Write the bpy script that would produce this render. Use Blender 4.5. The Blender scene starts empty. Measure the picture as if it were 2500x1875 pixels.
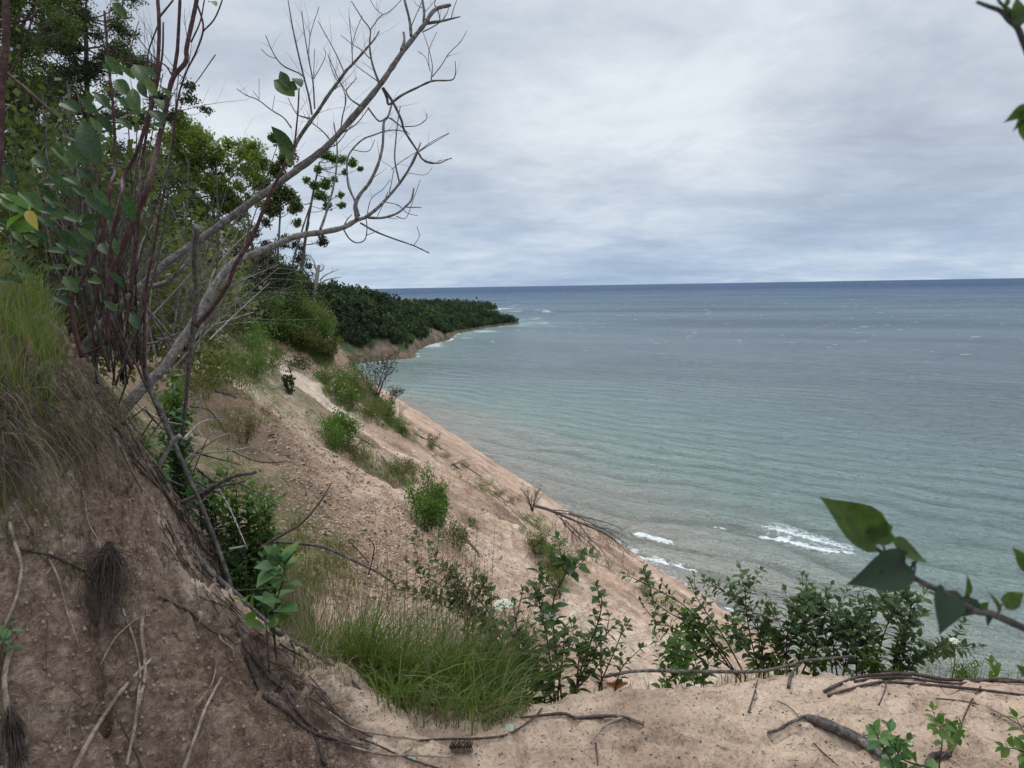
import bpy, bmesh, math, random
import numpy as np
from mathutils import Vector, Matrix
from mathutils.bvhtree import BVHTree
R = math.radians
sc = bpy.context.scene
# ---------------------------------------------------------------- camera
CZ = 60.0                       # eye height above the lake
PITCH, ROLL, FPX = R(7.84), R(0.95), 1734.0
fwd = np.array([0, math.cos(PITCH), -math.sin(PITCH)])
r0 = np.array([1.0, 0, 0]); u0 = np.cross(r0, fwd)
RT = r0 * math.cos(ROLL) - u0 * math.sin(ROLL)
UP = u0 * math.cos(ROLL) + r0 * math.sin(ROLL)
S = 2500 / 2212.0               # reading scale used when measuring the photograph
def ray(vx, vy):
    px = (np.asarray(vx, float) * S - 1250) / FPX; py = (937.5 - np.asarray(vy, float) * S) / FPX
    return px[..., None] * RT + py[..., None] * UP + fwd
cd = bpy.data.cameras.new('camera'); cam = bpy.data.objects.new('camera', cd); sc.collection.objects.link(cam)
M = Matrix(((RT[0], UP[0], -fwd[0], 0), (RT[1], UP[1], -fwd[1], 0), (RT[2], UP[2], -fwd[2], CZ), (0, 0, 0, 1)))
cam.matrix_world = M
cd.sensor_width = 36.0; cd.lens = FPX / 2500 * 36; cd.clip_start = 0.05; cd.clip_end = 200000
cd.dof.use_dof = True; cd.dof.focus_distance = 4.5; cd.dof.aperture_fstop = 8.0
sc.camera = cam
# ---------------------------------------------------------------- light
SUN_EL, SUN_AZ = R(52), R(-40)       # azimuth measured from +Y towards +X
w = bpy.data.worlds.new('World'); sc.world = w; w.use_nodes = True
nt = w.node_tree; nt.nodes.clear()
def N(nt, t, **kw):
    n = nt.nodes.new(t)
    for k, v in kw.items():
        if k in ('inp',):
            for a, b in v.items(): n.inputs[a].default_value = b
        else: setattr(n, k, v)
    return n
def L(nt, a, b): nt.links.new(a, b)
def ramp(nt, stops, fac=None, interp='LINEAR'):
    n = nt.nodes.new('ShaderNodeValToRGB'); e = n.color_ramp.elements; n.color_ramp.interpolation = interp
    while len(e) > 1: e.remove(e[-1])
    for i, (p, c) in enumerate(stops):
        if i == 0: e[0].position = p; x = e[0]
        else: x = e.new(p)
        x.color = (c, c, c, 1) if isinstance(c, (int, float)) else (*c, 1)
    if fac is not None: L(nt, fac, n.inputs[0])
    return n
def math_(nt, op, a, b=None, c=None, clamp=False):
    n = nt.nodes.new('ShaderNodeMath'); n.operation = op; n.use_clamp = clamp
    for i, v in enumerate((a, b, c)):
        if v is None: continue
        if isinstance(v, (int, float)): n.inputs[i].default_value = v
        else: L(nt, v, n.inputs[i])
    return n.outputs[0]
def mix(nt, fac, a, b, blend='MIX'):
    n = nt.nodes.new('ShaderNodeMix'); n.data_type = 'RGBA'; n.blend_type = blend
    for s, v in ((0, fac), (6, a), (7, b)):
        if isinstance(v, (int, float)): n.inputs[s].default_value = v if s == 0 else (v, v, v, 1)
        elif isinstance(v, tuple): n.inputs[s].default_value = (*v, 1)
        else: L(nt, v, n.inputs[s])
    return n.outputs[2]
bg = N(nt, 'ShaderNodeBackground'); bg.inputs[1].default_value = 0.1
out = N(nt, 'ShaderNodeOutputWorld'); L(nt, bg.outputs[0], out.inputs[0])
sky = N(nt, 'ShaderNodeTexSky'); sky.sky_type = 'NISHITA'; sky.sun_disc = False
sky.sun_elevation = SUN_EL; sky.sun_rotation = SUN_AZ
tc = N(nt, 'ShaderNodeTexCoord'); sp = N(nt, 'ShaderNodeSeparateXYZ'); L(nt, tc.outputs['Generated'], sp.inputs[0])
zz = math_(nt, 'MAXIMUM', sp.outputs[2], 0.0)
zd = math_(nt, 'ADD', zz, 0.17)
cx = math_(nt, 'DIVIDE', sp.outputs[0], zd); cy = math_(nt, 'DIVIDE', sp.outputs[1], zd)
cb = N(nt, 'ShaderNodeCombineXYZ'); L(nt, cx, cb.inputs[0]); L(nt, cy, cb.inputs[1])
def cnoise(scale, detail, rough, off, dist=0.0, sx=1.0, sy=1.0, rz=0.0):
    mp = N(nt, 'ShaderNodeMapping'); L(nt, cb.outputs[0], mp.inputs[0])
    mp.inputs['Location'].default_value = off; mp.inputs['Scale'].default_value = (sx, sy, 1); mp.inputs['Rotation'].default_value = (0, 0, rz)
    n = N(nt, 'ShaderNodeTexNoise'); L(nt, mp.outputs[0], n.inputs['Vector'])
    n.inputs['Scale'].default_value = scale; n.inputs['Detail'].default_value = detail
    n.inputs['Roughness'].default_value = rough; n.inputs['Distortion'].default_value = dist
    return n.outputs[0]
n1 = cnoise(0.30, 4, 0.5, (3.4, 1.1, 0.0), 0.2, 1.0, 1.1, 0.5)
n2 = cnoise(1.1, 6, 0.6, (1.0, 5.0, 2.0), 0.35, 1.0, 1.35, 0.35)
n3 = cnoise(4.0, 7, 0.66, (0, 0, 7.0), 0.25)
dp = N(nt, 'ShaderNodeVectorMath', operation='DOT_PRODUCT'); L(nt, tc.outputs['Generated'], dp.inputs[0]); _b = ray(1400, 190); _b = _b / np.linalg.norm(_b); dp.inputs[1].default_value = tuple(_b)
thin = ramp(nt, [(0.968, 0.0), (0.997, 0.13)], dp.outputs['Value'])
dq = N(nt, 'ShaderNodeVectorMath', operation='DOT_PRODUCT'); L(nt, tc.outputs['Generated'], dq.inputs[0]); _b = ray(2050, 330); _b = _b / np.linalg.norm(_b); dq.inputs[1].default_value = tuple(_b)
thin2 = ramp(nt, [(0.95, 0.0), (0.995, 0.05)], dq.outputs['Value'])
n1 = math_(nt, 'ADD', n1, math_(nt, 'ADD', math_(nt, 'MULTIPLY', thin.outputs[0], 1.3), thin2.outputs[0]))
nn = math_(nt, 'ADD', math_(nt, 'MULTIPLY', n1, 0.48), math_(nt, 'ADD', math_(nt, 'MULTIPLY', n2, 0.36), math_(nt, 'MULTIPLY', n3, 0.16)))
K = 9.8
def s2l(c): return tuple(((x / 255) / 12.92 if x / 255 <= 0.04045 else ((x / 255 + 0.055) / 1.055) ** 2.4) for x in c)
def kc(c): return tuple(x * K for x in s2l(c))
cr = ramp(nt, [(0.39, kc((170, 180, 196))), (0.46, kc((185, 195, 209))), (0.51, kc((198, 207, 218))), (0.56, kc((210, 218, 227))), (0.64, kc((229, 235, 241)))], nn)
# toward the horizon the cloud deck thins to a pale blue band
hz = ramp(nt, [(0.0, 1.0), (0.04, 0.8), (0.11, 0.35), (0.2, 0.0)], zz)
bl = ramp(nt, [(0.42, kc((156, 177, 202))), (0.5, kc((172, 191, 214))), (0.56, kc((190, 206, 223))), (0.64, kc((210, 222, 233)))], nn)
c1 = mix(nt, hz.outputs[0], cr.outputs[0], bl.outputs[0])
gap = ramp(nt, [(0.60, 0.0), (0.70, 0.25)], nn)
c2 = mix(nt, gap.outputs[0], c1, sky.outputs[0])
# the unseen zenith of an overcast sky is its brightest part
zen = ramp(nt, [(0.0, 1.0), (0.45, 1.0), (0.7, 2.6), (1.0, 3.8)], zz)
c3 = mix(nt, 1.0, c2, zen.outputs[0], 'MULTIPLY')
L(nt, c3, bg.inputs[0])
sl = bpy.data.lights.new('sun', 'SUN'); sl.energy = 1.5; sl.angle = R(10); sl.color = (1, 0.96, 0.9)
so = bpy.data.objects.new('sun', sl); sc.collection.objects.link(so)
sd = Vector((math.sin(SUN_AZ) * math.cos(SUN_EL), math.cos(SUN_AZ) * math.cos(SUN_EL), math.sin(SUN_EL)))
so.rotation_euler = sd.to_track_quat('Z', 'Y').to_euler(); so.location = (0, 0, 150)
sc.view_settings.view_transform = 'Standard'; sc.view_settings.look = 'None'
sc.view_settings.exposure = 0.14; sc.view_settings.gamma = 1.0
sc.cycles.max_bounces = 6; sc.cycles.transparent_max_bounces = 6; sc.cycles.diffuse_bounces = 3
sc.cycles.use_denoising = True
# ---------------------------------------------------------------- helpers
def P(vx, vy, d):               # a point at depth d along a sight line
    p = ray(vx, vy) * d; return np.array([p[0], p[1], p[2] + CZ])
def hitz(vx, vy, z=0.0):
    d = ray(vx, vy); t = (z - CZ) / d[2]; return np.array([d[0] * t, d[1] * t, z])
def _h(ix, iy, seed):
    n = (ix * 374761393 + iy * 668265263 + seed * 1442695041) & 0xFFFFFFFF
    n = ((n ^ (n >> 13)) * 1274126177) & 0xFFFFFFFF
    return ((n ^ (n >> 16)) & 0xFFFF) / 65535.0
def vnoise(x, y, seed=0):
    x = np.asarray(x, float); y = np.asarray(y, float)
    ix = np.floor(x).astype(np.int64); iy = np.floor(y).astype(np.int64)
    fx = x - ix; fy = y - iy
    def g(a, b, dx, dy):
        an = _h(a, b, seed) * 6.2831853
        return np.cos(an) * dx + np.sin(an) * dy
    u = fx * fx * fx * (fx * (fx * 6 - 15) + 10); v = fy * fy * fy * (fy * (fy * 6 - 15) + 10)
    a = g(ix, iy, fx, fy); b = g(ix + 1, iy, fx - 1, fy); c = g(ix, iy + 1, fx, fy - 1); d = g(ix + 1, iy + 1, fx - 1, fy - 1)
    return ((a * (1 - u) + b * u) * (1 - v) + (c * (1 - u) + d * u) * v) * 1.5
def fbm(x, y, seed=0, oct=4, gain=0.5):
    s = 0; a = 1.0; f = 1.0
    for i in range(oct):
        s = s + a * vnoise(x * f, y * f, seed + i * 17); a *= gain; f *= 2.03
    return s
def sstep(a, b, x):
    t = np.clip((x - a) / (b - a), 0, 1); return t * t * (3 - 2 * t)
def link(o): sc.collection.objects.link(o); return o
def tag(o, label=None, cat=None, group=None, kind=None):
    if label: o['label'] = label
    if cat: o['category'] = cat
    if group: o['group'] = group
    if kind: o['kind'] = kind
    return o
def mesh_np(name, verts, quads=None, tris=None, mat=None, smooth=True):
    me = bpy.data.meshes.new(name)
    verts = np.asarray(verts, np.float32)
    me.vertices.add(len(verts)); me.vertices.foreach_set('co', verts.ravel())
    nq = 0 if quads is None else len(quads); ntr = 0 if tris is None else len(tris)
    li = np.concatenate([np.asarray(quads, np.int32).ravel() if nq else np.zeros(0, np.int32), np.asarray(tris, np.int32).ravel() if ntr else np.zeros(0, np.int32)])
    st = np.concatenate([np.arange(nq) * 4, nq * 4 + np.arange(ntr) * 3]).astype(np.int32)
    me.loops.add(len(li)); me.loops.foreach_set('vertex_index', li)
    me.polygons.add(nq + ntr); me.polygons.foreach_set('loop_start', st)
    me.update(calc_edges=True); me.validate()
    if smooth: me.polygons.foreach_set('use_smooth', np.ones(nq + ntr, bool))
    if mat: me.materials.append(mat)
    return me
def grid_quads(nr, nc):
    i = np.arange((nr - 1) * (nc - 1)); a = (i // (nc - 1)) * nc + i % (nc - 1)
    return np.stack([a, a + 1, a + nc + 1, a + nc], 1)
def attr(me, name, vals):
    a = me.attributes.new(name, 'FLOAT', 'POINT'); a.data.foreach_set('value', np.asarray(vals, np.float32))
class MB:                       # collects tubes, leaves and blades; build() links them as ONE mesh
    def __init__(s): s.v = []; s.q = []; s.t = []; s.n = 0
    def add(s, v, q=None, t=None):
        v = np.asarray(v, float).reshape(-1, 3)
        if q is not None and len(q): s.q.append(np.asarray(q) + s.n)
        if t is not None and len(t): s.t.append(np.asarray(t) + s.n)
        s.v.append(v); s.n += len(v)
    def tube(s, pts, rad, sides=6, cap=True, lump=0.0, seed=0):
        pts = np.asarray(pts, float); n = len(pts)
        rad = np.interp(np.linspace(0, 1, n), np.linspace(0, 1, len(np.atleast_1d(rad))), np.atleast_1d(rad))
        if lump:
            rs = np.random.RandomState(seed); rad = rad * (1 + lump * (rs.rand(n) - .5))
        tg = np.gradient(pts, axis=0); tg /= (np.linalg.norm(tg, axis=1)[:, None] + 1e-9)
        ref = np.array([0.31, 0.17, 0.93]) if abs(tg[0][2]) < 0.9 else np.array([0.9, 0.3, 0.1])
        vs = []
        an = np.linspace(0, 2 * np.pi, sides, endpoint=False)
        for i in range(n):
            a = ref - tg[i] * ref.dot(tg[i]); a /= np.linalg.norm(a) + 1e-9; ref = a; b = np.cross(tg[i], a)
            vs.append(pts[i] + rad[i] * (np.cos(an)[:, None] * a + np.sin(an)[:, None] * b))
        v = np.concatenate(vs); q = []
        for i in range(n - 1):
            o = i * sides; k = np.arange(sides); k2 = (k + 1) % sides
            q.append(np.stack([o + k, o + k2, o + sides + k2, o + sides + k], 1))
        t = None
        if cap:
            v = np.concatenate([v, [pts[0], pts[-1]]]); k = np.arange(sides); k2 = (k + 1) % sides; o = (n - 1) * sides
            t = np.concatenate([np.stack([k2, k, np.full(sides, n * sides)], 1), np.stack([o + k, o + k2, np.full(sides, n * sides + 1)], 1)])
        s.add(v, np.concatenate(q), t)
    def build(s, name, mat, parent=None, smooth=True, loc=None):
        if not s.v: s.add([[0, 0, -5], [0.001, 0, -5], [0, 0.001, -5]], None, [[0, 1, 2]])
        v = np.concatenate(s.v)
        if loc is not None: v = v - np.asarray(loc)
        me = mesh_np(name, v, np.concatenate(s.q) if s.q else None, np.concatenate(s.t) if s.t else None, mat, smooth)
        o = link(bpy.data.objects.new(name, me))
        if parent is not None: o.parent = parent
        if loc is not None and parent is None: o.location = loc
        return o
def empty(name, loc, label, cat, group=None):
    o = link(bpy.data.objects.new(name, None)); o.location = loc; o.empty_display_size = 0.1
    return tag(o, label, cat, group)
def spline(pts, n):             # Catmull-Rom through 3D points
    p = np.asarray(pts, float)
    if len(p) == 2: return p[0] + (p[1] - p[0]) * np.linspace(0, 1, n)[:, None]
    p = np.concatenate([[2 * p[0] - p[1]], p, [2 * p[-1] - p[-2]]]); m = len(p) - 3; o = []
    for t in np.linspace(0, m, n):
        i = min(int(t), m - 1); f = t - i; a, b, c, d = p[i:i + 4]
        o.append(0.5 * (2 * b + (c - a) * f + (2 * a - 5 * b + 4 * c - d) * f * f + (3 * b - a - 3 * c + d) * f ** 3))
    return np.array(o)
# ---------------------------------------------------------------- materials
def new_mat(name):
    m = bpy.data.materials.new(name); m.use_nodes = True; nt = m.node_tree; nt.nodes.clear()
    o = nt.nodes.new('ShaderNodeOutputMaterial'); b = nt.nodes.new('ShaderNodeBsdfPrincipled'); L(nt, b.outputs[0], o.inputs[0])
    b.inputs['Specular IOR Level'].default_value = 0.25; b.inputs['Roughness'].default_value = 0.85
    return m, nt, b, o
def noise(nt, vec, scale, detail=4, rough=0.55, dist=0.0):
    n = nt.nodes.new('ShaderNodeTexNoise'); n.inputs['Scale'].default_value = scale; n.inputs['Detail'].default_value = detail
    n.inputs['Roughness'].default_value = rough; n.inputs['Distortion'].default_value = dist
    if vec is not None: L(nt, vec, n.inputs['Vector'])
    return n.outputs[0]
def bump(nt, h, strength, dist, normal=None):
    b = nt.nodes.new('ShaderNodeBump'); b.inputs['Strength'].default_value = strength; b.inputs['Distance'].default_value = dist
    L(nt, h, b.inputs['Height'])
    if normal is not None: L(nt, normal, b.inputs['Normal'])
    return b.outputs[0]
def getattr_(nt, name):
    a = nt.nodes.new('ShaderNodeAttribute'); a.attribute_name = name; return a.outputs['Fac']
def mapping(nt, vec, sc_=(1, 1, 1), rot=(0, 0, 0)):
    if any(rot):                # turn first, stretch afterwards
        m = nt.nodes.new('ShaderNodeMapping'); m.inputs['Rotation'].default_value = rot; L(nt, vec, m.inputs[0]); vec = m.outputs[0]
    m = nt.nodes.new('ShaderNodeMapping'); m.inputs['Scale'].default_value = sc_
    L(nt, vec, m.inputs[0]); return m.outputs[0]
def mat_sand():
    m, nt, b, o = new_mat('sand_and_soil')
    pos = nt.nodes.new('ShaderNodeNewGeometry').outputs['Position']
    near = getattr_(nt, 'near'); bank = getattr_(nt, 'bank'); veg = getattr_(nt, 'veg'); tone = getattr_(nt, 'tone')
    big = noise(nt, pos, 0.22, 5, 0.6, 0.4)
    mid = noise(nt, pos, 1.4, 5, 0.62, 0.3)
    # slide streaks run straight down the face
    st = noise(nt, mapping(nt, pos, (0.55, 3.2, 0.6), (0, 0, R(-21))), 1.3, 5, 0.6, 0.25)
    fine = noise(nt, pos, 9.0, 4, 0.65)
    grit = noise(nt, pos, 75.0, 3, 0.7)
    grain = noise(nt, pos, 420.0, 2, 0.6)
    t = math_(nt, 'ADD', math_(nt, 'MULTIPLY', big, 0.36), math_(nt, 'ADD', math_(nt, 'MULTIPLY', mid, 0.24), math_(nt, 'MULTIPLY', st, 0.40)))
    t = math_(nt, 'ADD', t, math_(nt, 'MULTIPLY', tone, 0.22))
    hill = ramp(nt, [(0.34, (0.20, 0.132, 0.090)), (0.43, (0.34, 0.222, 0.152)), (0.51, (0.43, 0.293, 0.206)), (0.59, (0.51, 0.37, 0.27)), (0.70, (0.60, 0.475, 0.36))], t)
    t2 = math_(nt, 'ADD', math_(nt, 'MULTIPLY', mid, 0.5), math_(nt, 'ADD', math_(nt, 'MULTIPLY', fine, 0.3), math_(nt, 'MULTIPLY', tone, 0.22)))
    lip = ramp(nt, [(0.28, (0.22, 0.152, 0.108)), (0.38, (0.31, 0.222, 0.158)), (0.46, (0.39, 0.287, 0.208)), (0.56, (0.48, 0.372, 0.28))], t2)
    peb = ramp(nt, [(0.33, 0.35), (0.43, 0.82), (0.5, 1.0), (0.60, 1.08), (0.70, 1.4)], math_(nt, 'ADD', math_(nt, 'MULTIPLY', grit, .6), math_(nt, 'MULTIPLY', grain, .4)))
    lip2 = mix(nt, 1.0, lip.outputs[0], peb.outputs[0], 'MULTIPLY')
    bk = ramp(nt, [(0.34, (0.075, 0.045, 0.030)), (0.42, (0.21, 0.136, 0.094)), (0.50, (0.34, 0.233, 0.168)), (0.60, (0.50, 0.365, 0.275))], math_(nt, 'ADD', math_(nt, 'ADD', math_(nt, 'MULTIPLY', noise(nt, pos, 3.0, 4, 0.6, 0.6), 0.25), math_(nt, 'MULTIPLY', noise(nt, pos, 19.0, 5, 0.72, 0.4), 0.5)), math_(nt, 'MULTIPLY', grit, 0.25)))
    clod_shade = ramp(nt, [(0.35, 0.52), (0.45, 0.90), (0.55, 1.03), (0.66, 1.22)], math_(nt, 'ADD', math_(nt, 'MULTIPLY', noise(nt, pos, 3.6, 6, 0.72, 0.5), 0.6), math_(nt, 'MULTIPLY', noise(nt, pos, 19.0, 6, 0.74), 0.4)))  # sand mottling, with the shade of small clods painted in as dark specks
    hill2 = mix(nt, 1.0, hill.outputs[0], clod_shade.outputs[0], 'MULTIPLY')
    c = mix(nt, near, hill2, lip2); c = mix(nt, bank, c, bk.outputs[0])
    vg = ramp(nt, [(0.35, (0.075, 0.085, 0.030)), (0.55, (0.13, 0.135, 0.055)), (0.68, (0.22, 0.19, 0.10))], fine)
    vm = math_(nt, 'MULTIPLY', veg, ramp(nt, [(0.40, 0.0), (0.55, 1.0)], math_(nt, 'ADD', math_(nt, 'MULTIPLY', mid, 0.6), math_(nt, 'MULTIPLY', veg, 0.28))).outputs[0])
    c = mix(nt, vm, c, vg.outputs[0])
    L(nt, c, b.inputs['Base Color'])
    b.inputs['Roughness'].default_value = 0.95; b.inputs['Specular IOR Level'].default_value = 0.12
    # bump distances grow from grains at the feet to scuffs up the hill
    n1 = bump(nt, grain, 0.35, 0.0015)
    n2 = bump(nt, grit, 0.8, 0.006, n1)
    n3 = bump(nt, math_(nt, 'MULTIPLY', fine, math_(nt, 'SUBTRACT', 1.0, math_(nt, 'MULTIPLY', near, 0.75))), 0.9, 0.10, n2)
    n4 = bump(nt, math_(nt, 'MULTIPLY', math_(nt, 'ADD', mid, st), math_(nt, 'SUBTRACT', 1.0, near)), 0.8, 0.16, n3)
    n5 = bump(nt, math_(nt, 'MULTIPLY', noise(nt, mapping(nt, pos, (1, 1, 1.6)), 24.0, 6, 0.74, 1.0), bank), 1.0, 0.05, n4)
    L(nt, n5, b.inputs['Normal'])
    return m
def mat_water():
    m, nt, b, o = new_mat('lake_water')
    pos = nt.nodes.new('ShaderNodeNewGeometry').outputs['Position']
    sh = getattr_(nt, 'shore'); foam = getattr_(nt, 'foam'); far = getattr_(nt, 'far')
    pn = noise(nt, mapping(nt, pos, (0.006, 0.02, 1), (0, 0, R(40))), 1.0, 5, 0.6, 0.6)
    pn2 = noise(nt, mapping(nt, pos, (0.0014, 0.005, 1), (0, 0, R(25))), 1.0, 5, 0.6, 0.4)
    shn = math_(nt, 'ADD', sh, math_(nt, 'MULTIPLY', math_(nt, 'SUBTRACT', pn, 0.5), 0.22))
    body = ramp(nt, [(0.0, (0.29, 0.255, 0.21)), (0.07, (0.25, 0.255, 0.215)), (0.17, (0.190, 0.240, 0.210)), (0.34, (0.150, 0.194, 0.188)), (0.50, (0.124, 0.150, 0.160)), (0.66, (0.104, 0.123, 0.142)), (0.84, (0.074, 0.096, 0.124)), (1.0, (0.026, 0.046, 0.082))], shn)
    pat = ramp(nt, [(0.35, 0.78), (0.5, 1.0), (0.66, 1.22)], pn2)
    body2 = mix(nt, 1.0, body.outputs[0], pat.outputs[0], 'MULTIPLY')
    # whitecaps on open water
    wc = noise(nt, mapping(nt, pos, (0.10, 0.20, 1), (0, 0, R(15))), 0.42, 2, 0.6)
    wc2 = noise(nt, pos, 0.008, 3, 0.5)
    wm = math_(nt, 'MULTIPLY', ramp(nt, [(0.685, 0.0), (0.725, 0.8)], math_(nt, 'ADD', wc, math_(nt, 'MULTIPLY', math_(nt, 'SUBTRACT', wc2, 0.5), 0.18))).outputs[0], far)
    fn = noise(nt, mapping(nt, pos, (0.7, 1.2, 1), (0, 0, R(42))), 1.5, 7, 0.75, 0.8)
    fm = ramp(nt, [(0.63, 0.0), (0.71, 1.0)], math_(nt, 'ADD', fn, math_(nt, 'MULTIPLY', foam, 0.36)))
    fm2 = math_(nt, 'MULTIPLY', fm.outputs[0], ramp(nt, [(0.02, 0.0), (0.12, 1.0)], foam).outputs[0])
    white = math_(nt, 'MAXIMUM', wm, fm2, clamp=True)
    c = mix(nt, white, body2, (0.82, 0.84, 0.84))
    L(nt, c, b.inputs['Base Color'])
    L(nt, mix(nt, white, math_(nt, 'ADD', math_(nt, 'MULTIPLY', far, 0.14), 0.10), 0.9), b.inputs['Roughness'])
    dif = nt.nodes.new('ShaderNodeBsdfDiffuse'); L(nt, mix(nt, white, mix(nt, 1.0, body2, (1.35, 1.5, 1.5), 'MULTIPLY'), (0.8, 0.82, 0.82)), dif.inputs[0]); msh = nt.nodes.new('ShaderNodeMixShader'); L(nt, math_(nt, 'ADD', 0.12, math_(nt, 'MULTIPLY', far, 0.58)), msh.inputs[0]); L(nt, b.outputs[0], msh.inputs[1]); L(nt, dif.outputs[0], msh.inputs[2]); L(nt, msh.outputs[0], o.inputs[0])
    b.inputs['IOR'].default_value = 1.333; L(nt, math_(nt, 'SUBTRACT', 0.46, math_(nt, 'MULTIPLY', far, 0.30)), b.inputs['Specular IOR Level'])
    # chop: wind ripples crossing the swell
    a1 = noise(nt, mapping(nt, pos, (0.30, 1.0, 1), (0, 0, R(40))), 0.55, 6, 0.66, 0.3)
    a2 = noise(nt, mapping(nt, pos, (0.28, 1.0, 1), (0, 0, R(26))), 0.11, 6, 0.66, 0.2)
    a3 = noise(nt, mapping(nt, pos, (0.5, 1.0, 1), (0, 0, R(30))), 2.4, 4, 0.6, 0.3)
    n1 = bump(nt, a3, 1.0, 0.40)
    n2 = bump(nt, a1, 1.0, 2.0, n1)
    n3 = bump(nt, a2, 1.0, 9.0, n2)
    L(nt, n3, b.inputs['Normal']); L(nt, n3, dif.inputs['Normal'])
    return m
def mat_leaf(name, cols, rough=0.45, trans=0.35, spec=0.35, hue_noise=None, back=None, vein=False, pertree=False):
    m, nt, b, o = new_mat(name)
    g = nt.nodes.new('ShaderNodeNewGeometry')
    r_ = ramp(nt, [(i / max(1, len(cols) - 1), c) for i, c in enumerate(cols)], g.outputs['Random Per Island'])
    col = r_.outputs[0]
    if hue_noise:
        nz = noise(nt, g.outputs['Position'], hue_noise[0], 3)
        col = mix(nt, ramp(nt, [(0.38, 0.0), (0.62, 1.0)], nz).outputs[0], col, hue_noise[1], 'MULTIPLY')
    if vein:                    # mottled blades with paler ribs
        vz = ramp(nt, [(0.34, 0.72), (0.5, 1.0), (0.66, 1.28)], noise(nt, g.outputs['Position'], 90, 4, 0.6)); col = mix(nt, 1.0, col, vz.outputs[0], 'MULTIPLY')
        L(nt, bump(nt, noise(nt, g.outputs['Position'], 260, 3, 0.6), 0.5, 0.0012), b.inputs['Normal'])
    if pertree:
        tv = getattr_(nt, 'tv'); oi = nt.nodes.new('ShaderNodeObjectInfo').outputs['Random']
        f_ = math_(nt, 'ADD', tv, math_(nt, 'MULTIPLY', math_(nt, 'LESS_THAN', tv, 0.01), oi))
        col = mix(nt, 1.0, col, ramp(nt, [(0.0, (0.55, 0.62, 0.70)), (0.35, (0.9, 0.95, 0.95)), (0.7, (1.25, 1.25, 1.0)), (0.9, (1.7, 1.6, 1.05)), (1.0, (2.1, 1.9, 1.1))], f_).outputs[0], 'MULTIPLY')
    if back: col = mix(nt, g.outputs['Backfacing'], col, back)
    L(nt, col, b.inputs['Base Color']); b.inputs['Roughness'].default_value = rough; b.inputs['Specular IOR Level'].default_value = spec
    if trans > 0:
        tr = nt.nodes.new('ShaderNodeBsdfTranslucent'); tcol = mix(nt, 1.0, col, (1.25, 1.45, 0.55), 'MULTIPLY'); L(nt, tcol, tr.inputs[0])
        ms = nt.nodes.new('ShaderNodeMixShader'); ms.inputs[0].default_value = trans
        L(nt, b.outputs[0], ms.inputs[1]); L(nt, tr.outputs[0], ms.inputs[2]); L(nt, ms.outputs[0], o.inputs[0])
    return m
def mat_bark(name, c1, c2, c3, scale=14, bs=0.006, rough=0.9):
    m, nt, b, o = new_mat(name)
    tcn = nt.nodes.new('ShaderNodeNewGeometry').outputs['Position']
    n1_ = noise(nt, tcn, scale, 5, 0.65, 0.4); n2_ = noise(nt, tcn, scale * 6, 4, 0.6)
    t = math_(nt, 'ADD', math_(nt, 'MULTIPLY', n1_, 0.6), math_(nt, 'MULTIPLY', n2_, 0.4))
    r_ = ramp(nt, [(0.36, c1), (0.5, c2), (0.63, c3)], t)
    L(nt, r_.outputs[0], b.inputs['Base Color']); b.inputs['Roughness'].default_value = rough
    L(nt, bump(nt, t, 0.8, bs), b.inputs['Normal'])
    return m
SAND = mat_sand(); WATER = mat_water()
BARK_GREY = mat_bark('grey_bark', (0.028, 0.022, 0.019), (0.085, 0.070, 0.060), (0.21, 0.185, 0.165), 38, 0.010)
BARK_PALE = mat_bark('pale_dead_wood', (0.10, 0.085, 0.075), (0.24, 0.21, 0.185), (0.40, 0.36, 0.32), 22, 0.004)
BARK_MID = mat_bark('weathered_bark', (0.045, 0.037, 0.031), (0.125, 0.105, 0.092), (0.27, 0.245, 0.22), 42, 0.009)
BARK_RED = mat_bark('red_dogwood_bark', (0.022, 0.011, 0.011), (0.050, 0.017, 0.016), (0.12, 0.06, 0.055), 40, 0.003, 0.7)
BARK_DARK = mat_bark('dark_bark', (0.02, 0.015, 0.013), (0.05, 0.038, 0.032), (0.11, 0.09, 0.075), 20, 0.006)
ROOT_PALE = mat_bark('dry_root', (0.10, 0.07, 0.055), (0.21, 0.155, 0.12), (0.36, 0.29, 0.23), 30, 0.003)
ROOT_DARK = mat_bark('dark_root', (0.02, 0.014, 0.012), (0.055, 0.038, 0.032), (0.12, 0.085, 0.07), 30, 0.003)
LEAF_DOG = mat_leaf('dogwood_leaf', [(0.020, 0.040, 0.018), (0.035, 0.065, 0.022), (0.058, 0.092, 0.028), (0.028, 0.054, 0.026), (0.080, 0.112, 0.034)], 0.6, 0.22, 0.12, back=(0.042, 0.060, 0.030), vein=True)
LEAF_BRIGHT = mat_leaf('bright_leaf', [(0.05, 0.105, 0.022), (0.08, 0.145, 0.032), (0.125, 0.185, 0.045), (0.06, 0.12, 0.03)], 0.45, 0.4, 0.3)
LEAF_LUPIN = mat_leaf('broad_leaf', [(0.05, 0.115, 0.045), (0.085, 0.165, 0.05), (0.12, 0.2, 0.06)], 0.5, 0.3, 0.25, back=(0.08, 0.12, 0.07))
LEAF_TREE = mat_leaf('tree_leaf', [(0.040, 0.055, 0.020), (0.060, 0.078, 0.026), (0.095, 0.115, 0.036), (0.05, 0.066, 0.024)], 0.7, 0.3, 0.15)
LEAF_LIME = mat_leaf('maple_leaf', [(0.065, 0.095, 0.020), (0.105, 0.14, 0.028), (0.16, 0.185, 0.036), (0.085, 0.115, 0.022)], 0.7, 0.4, 0.15)
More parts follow.
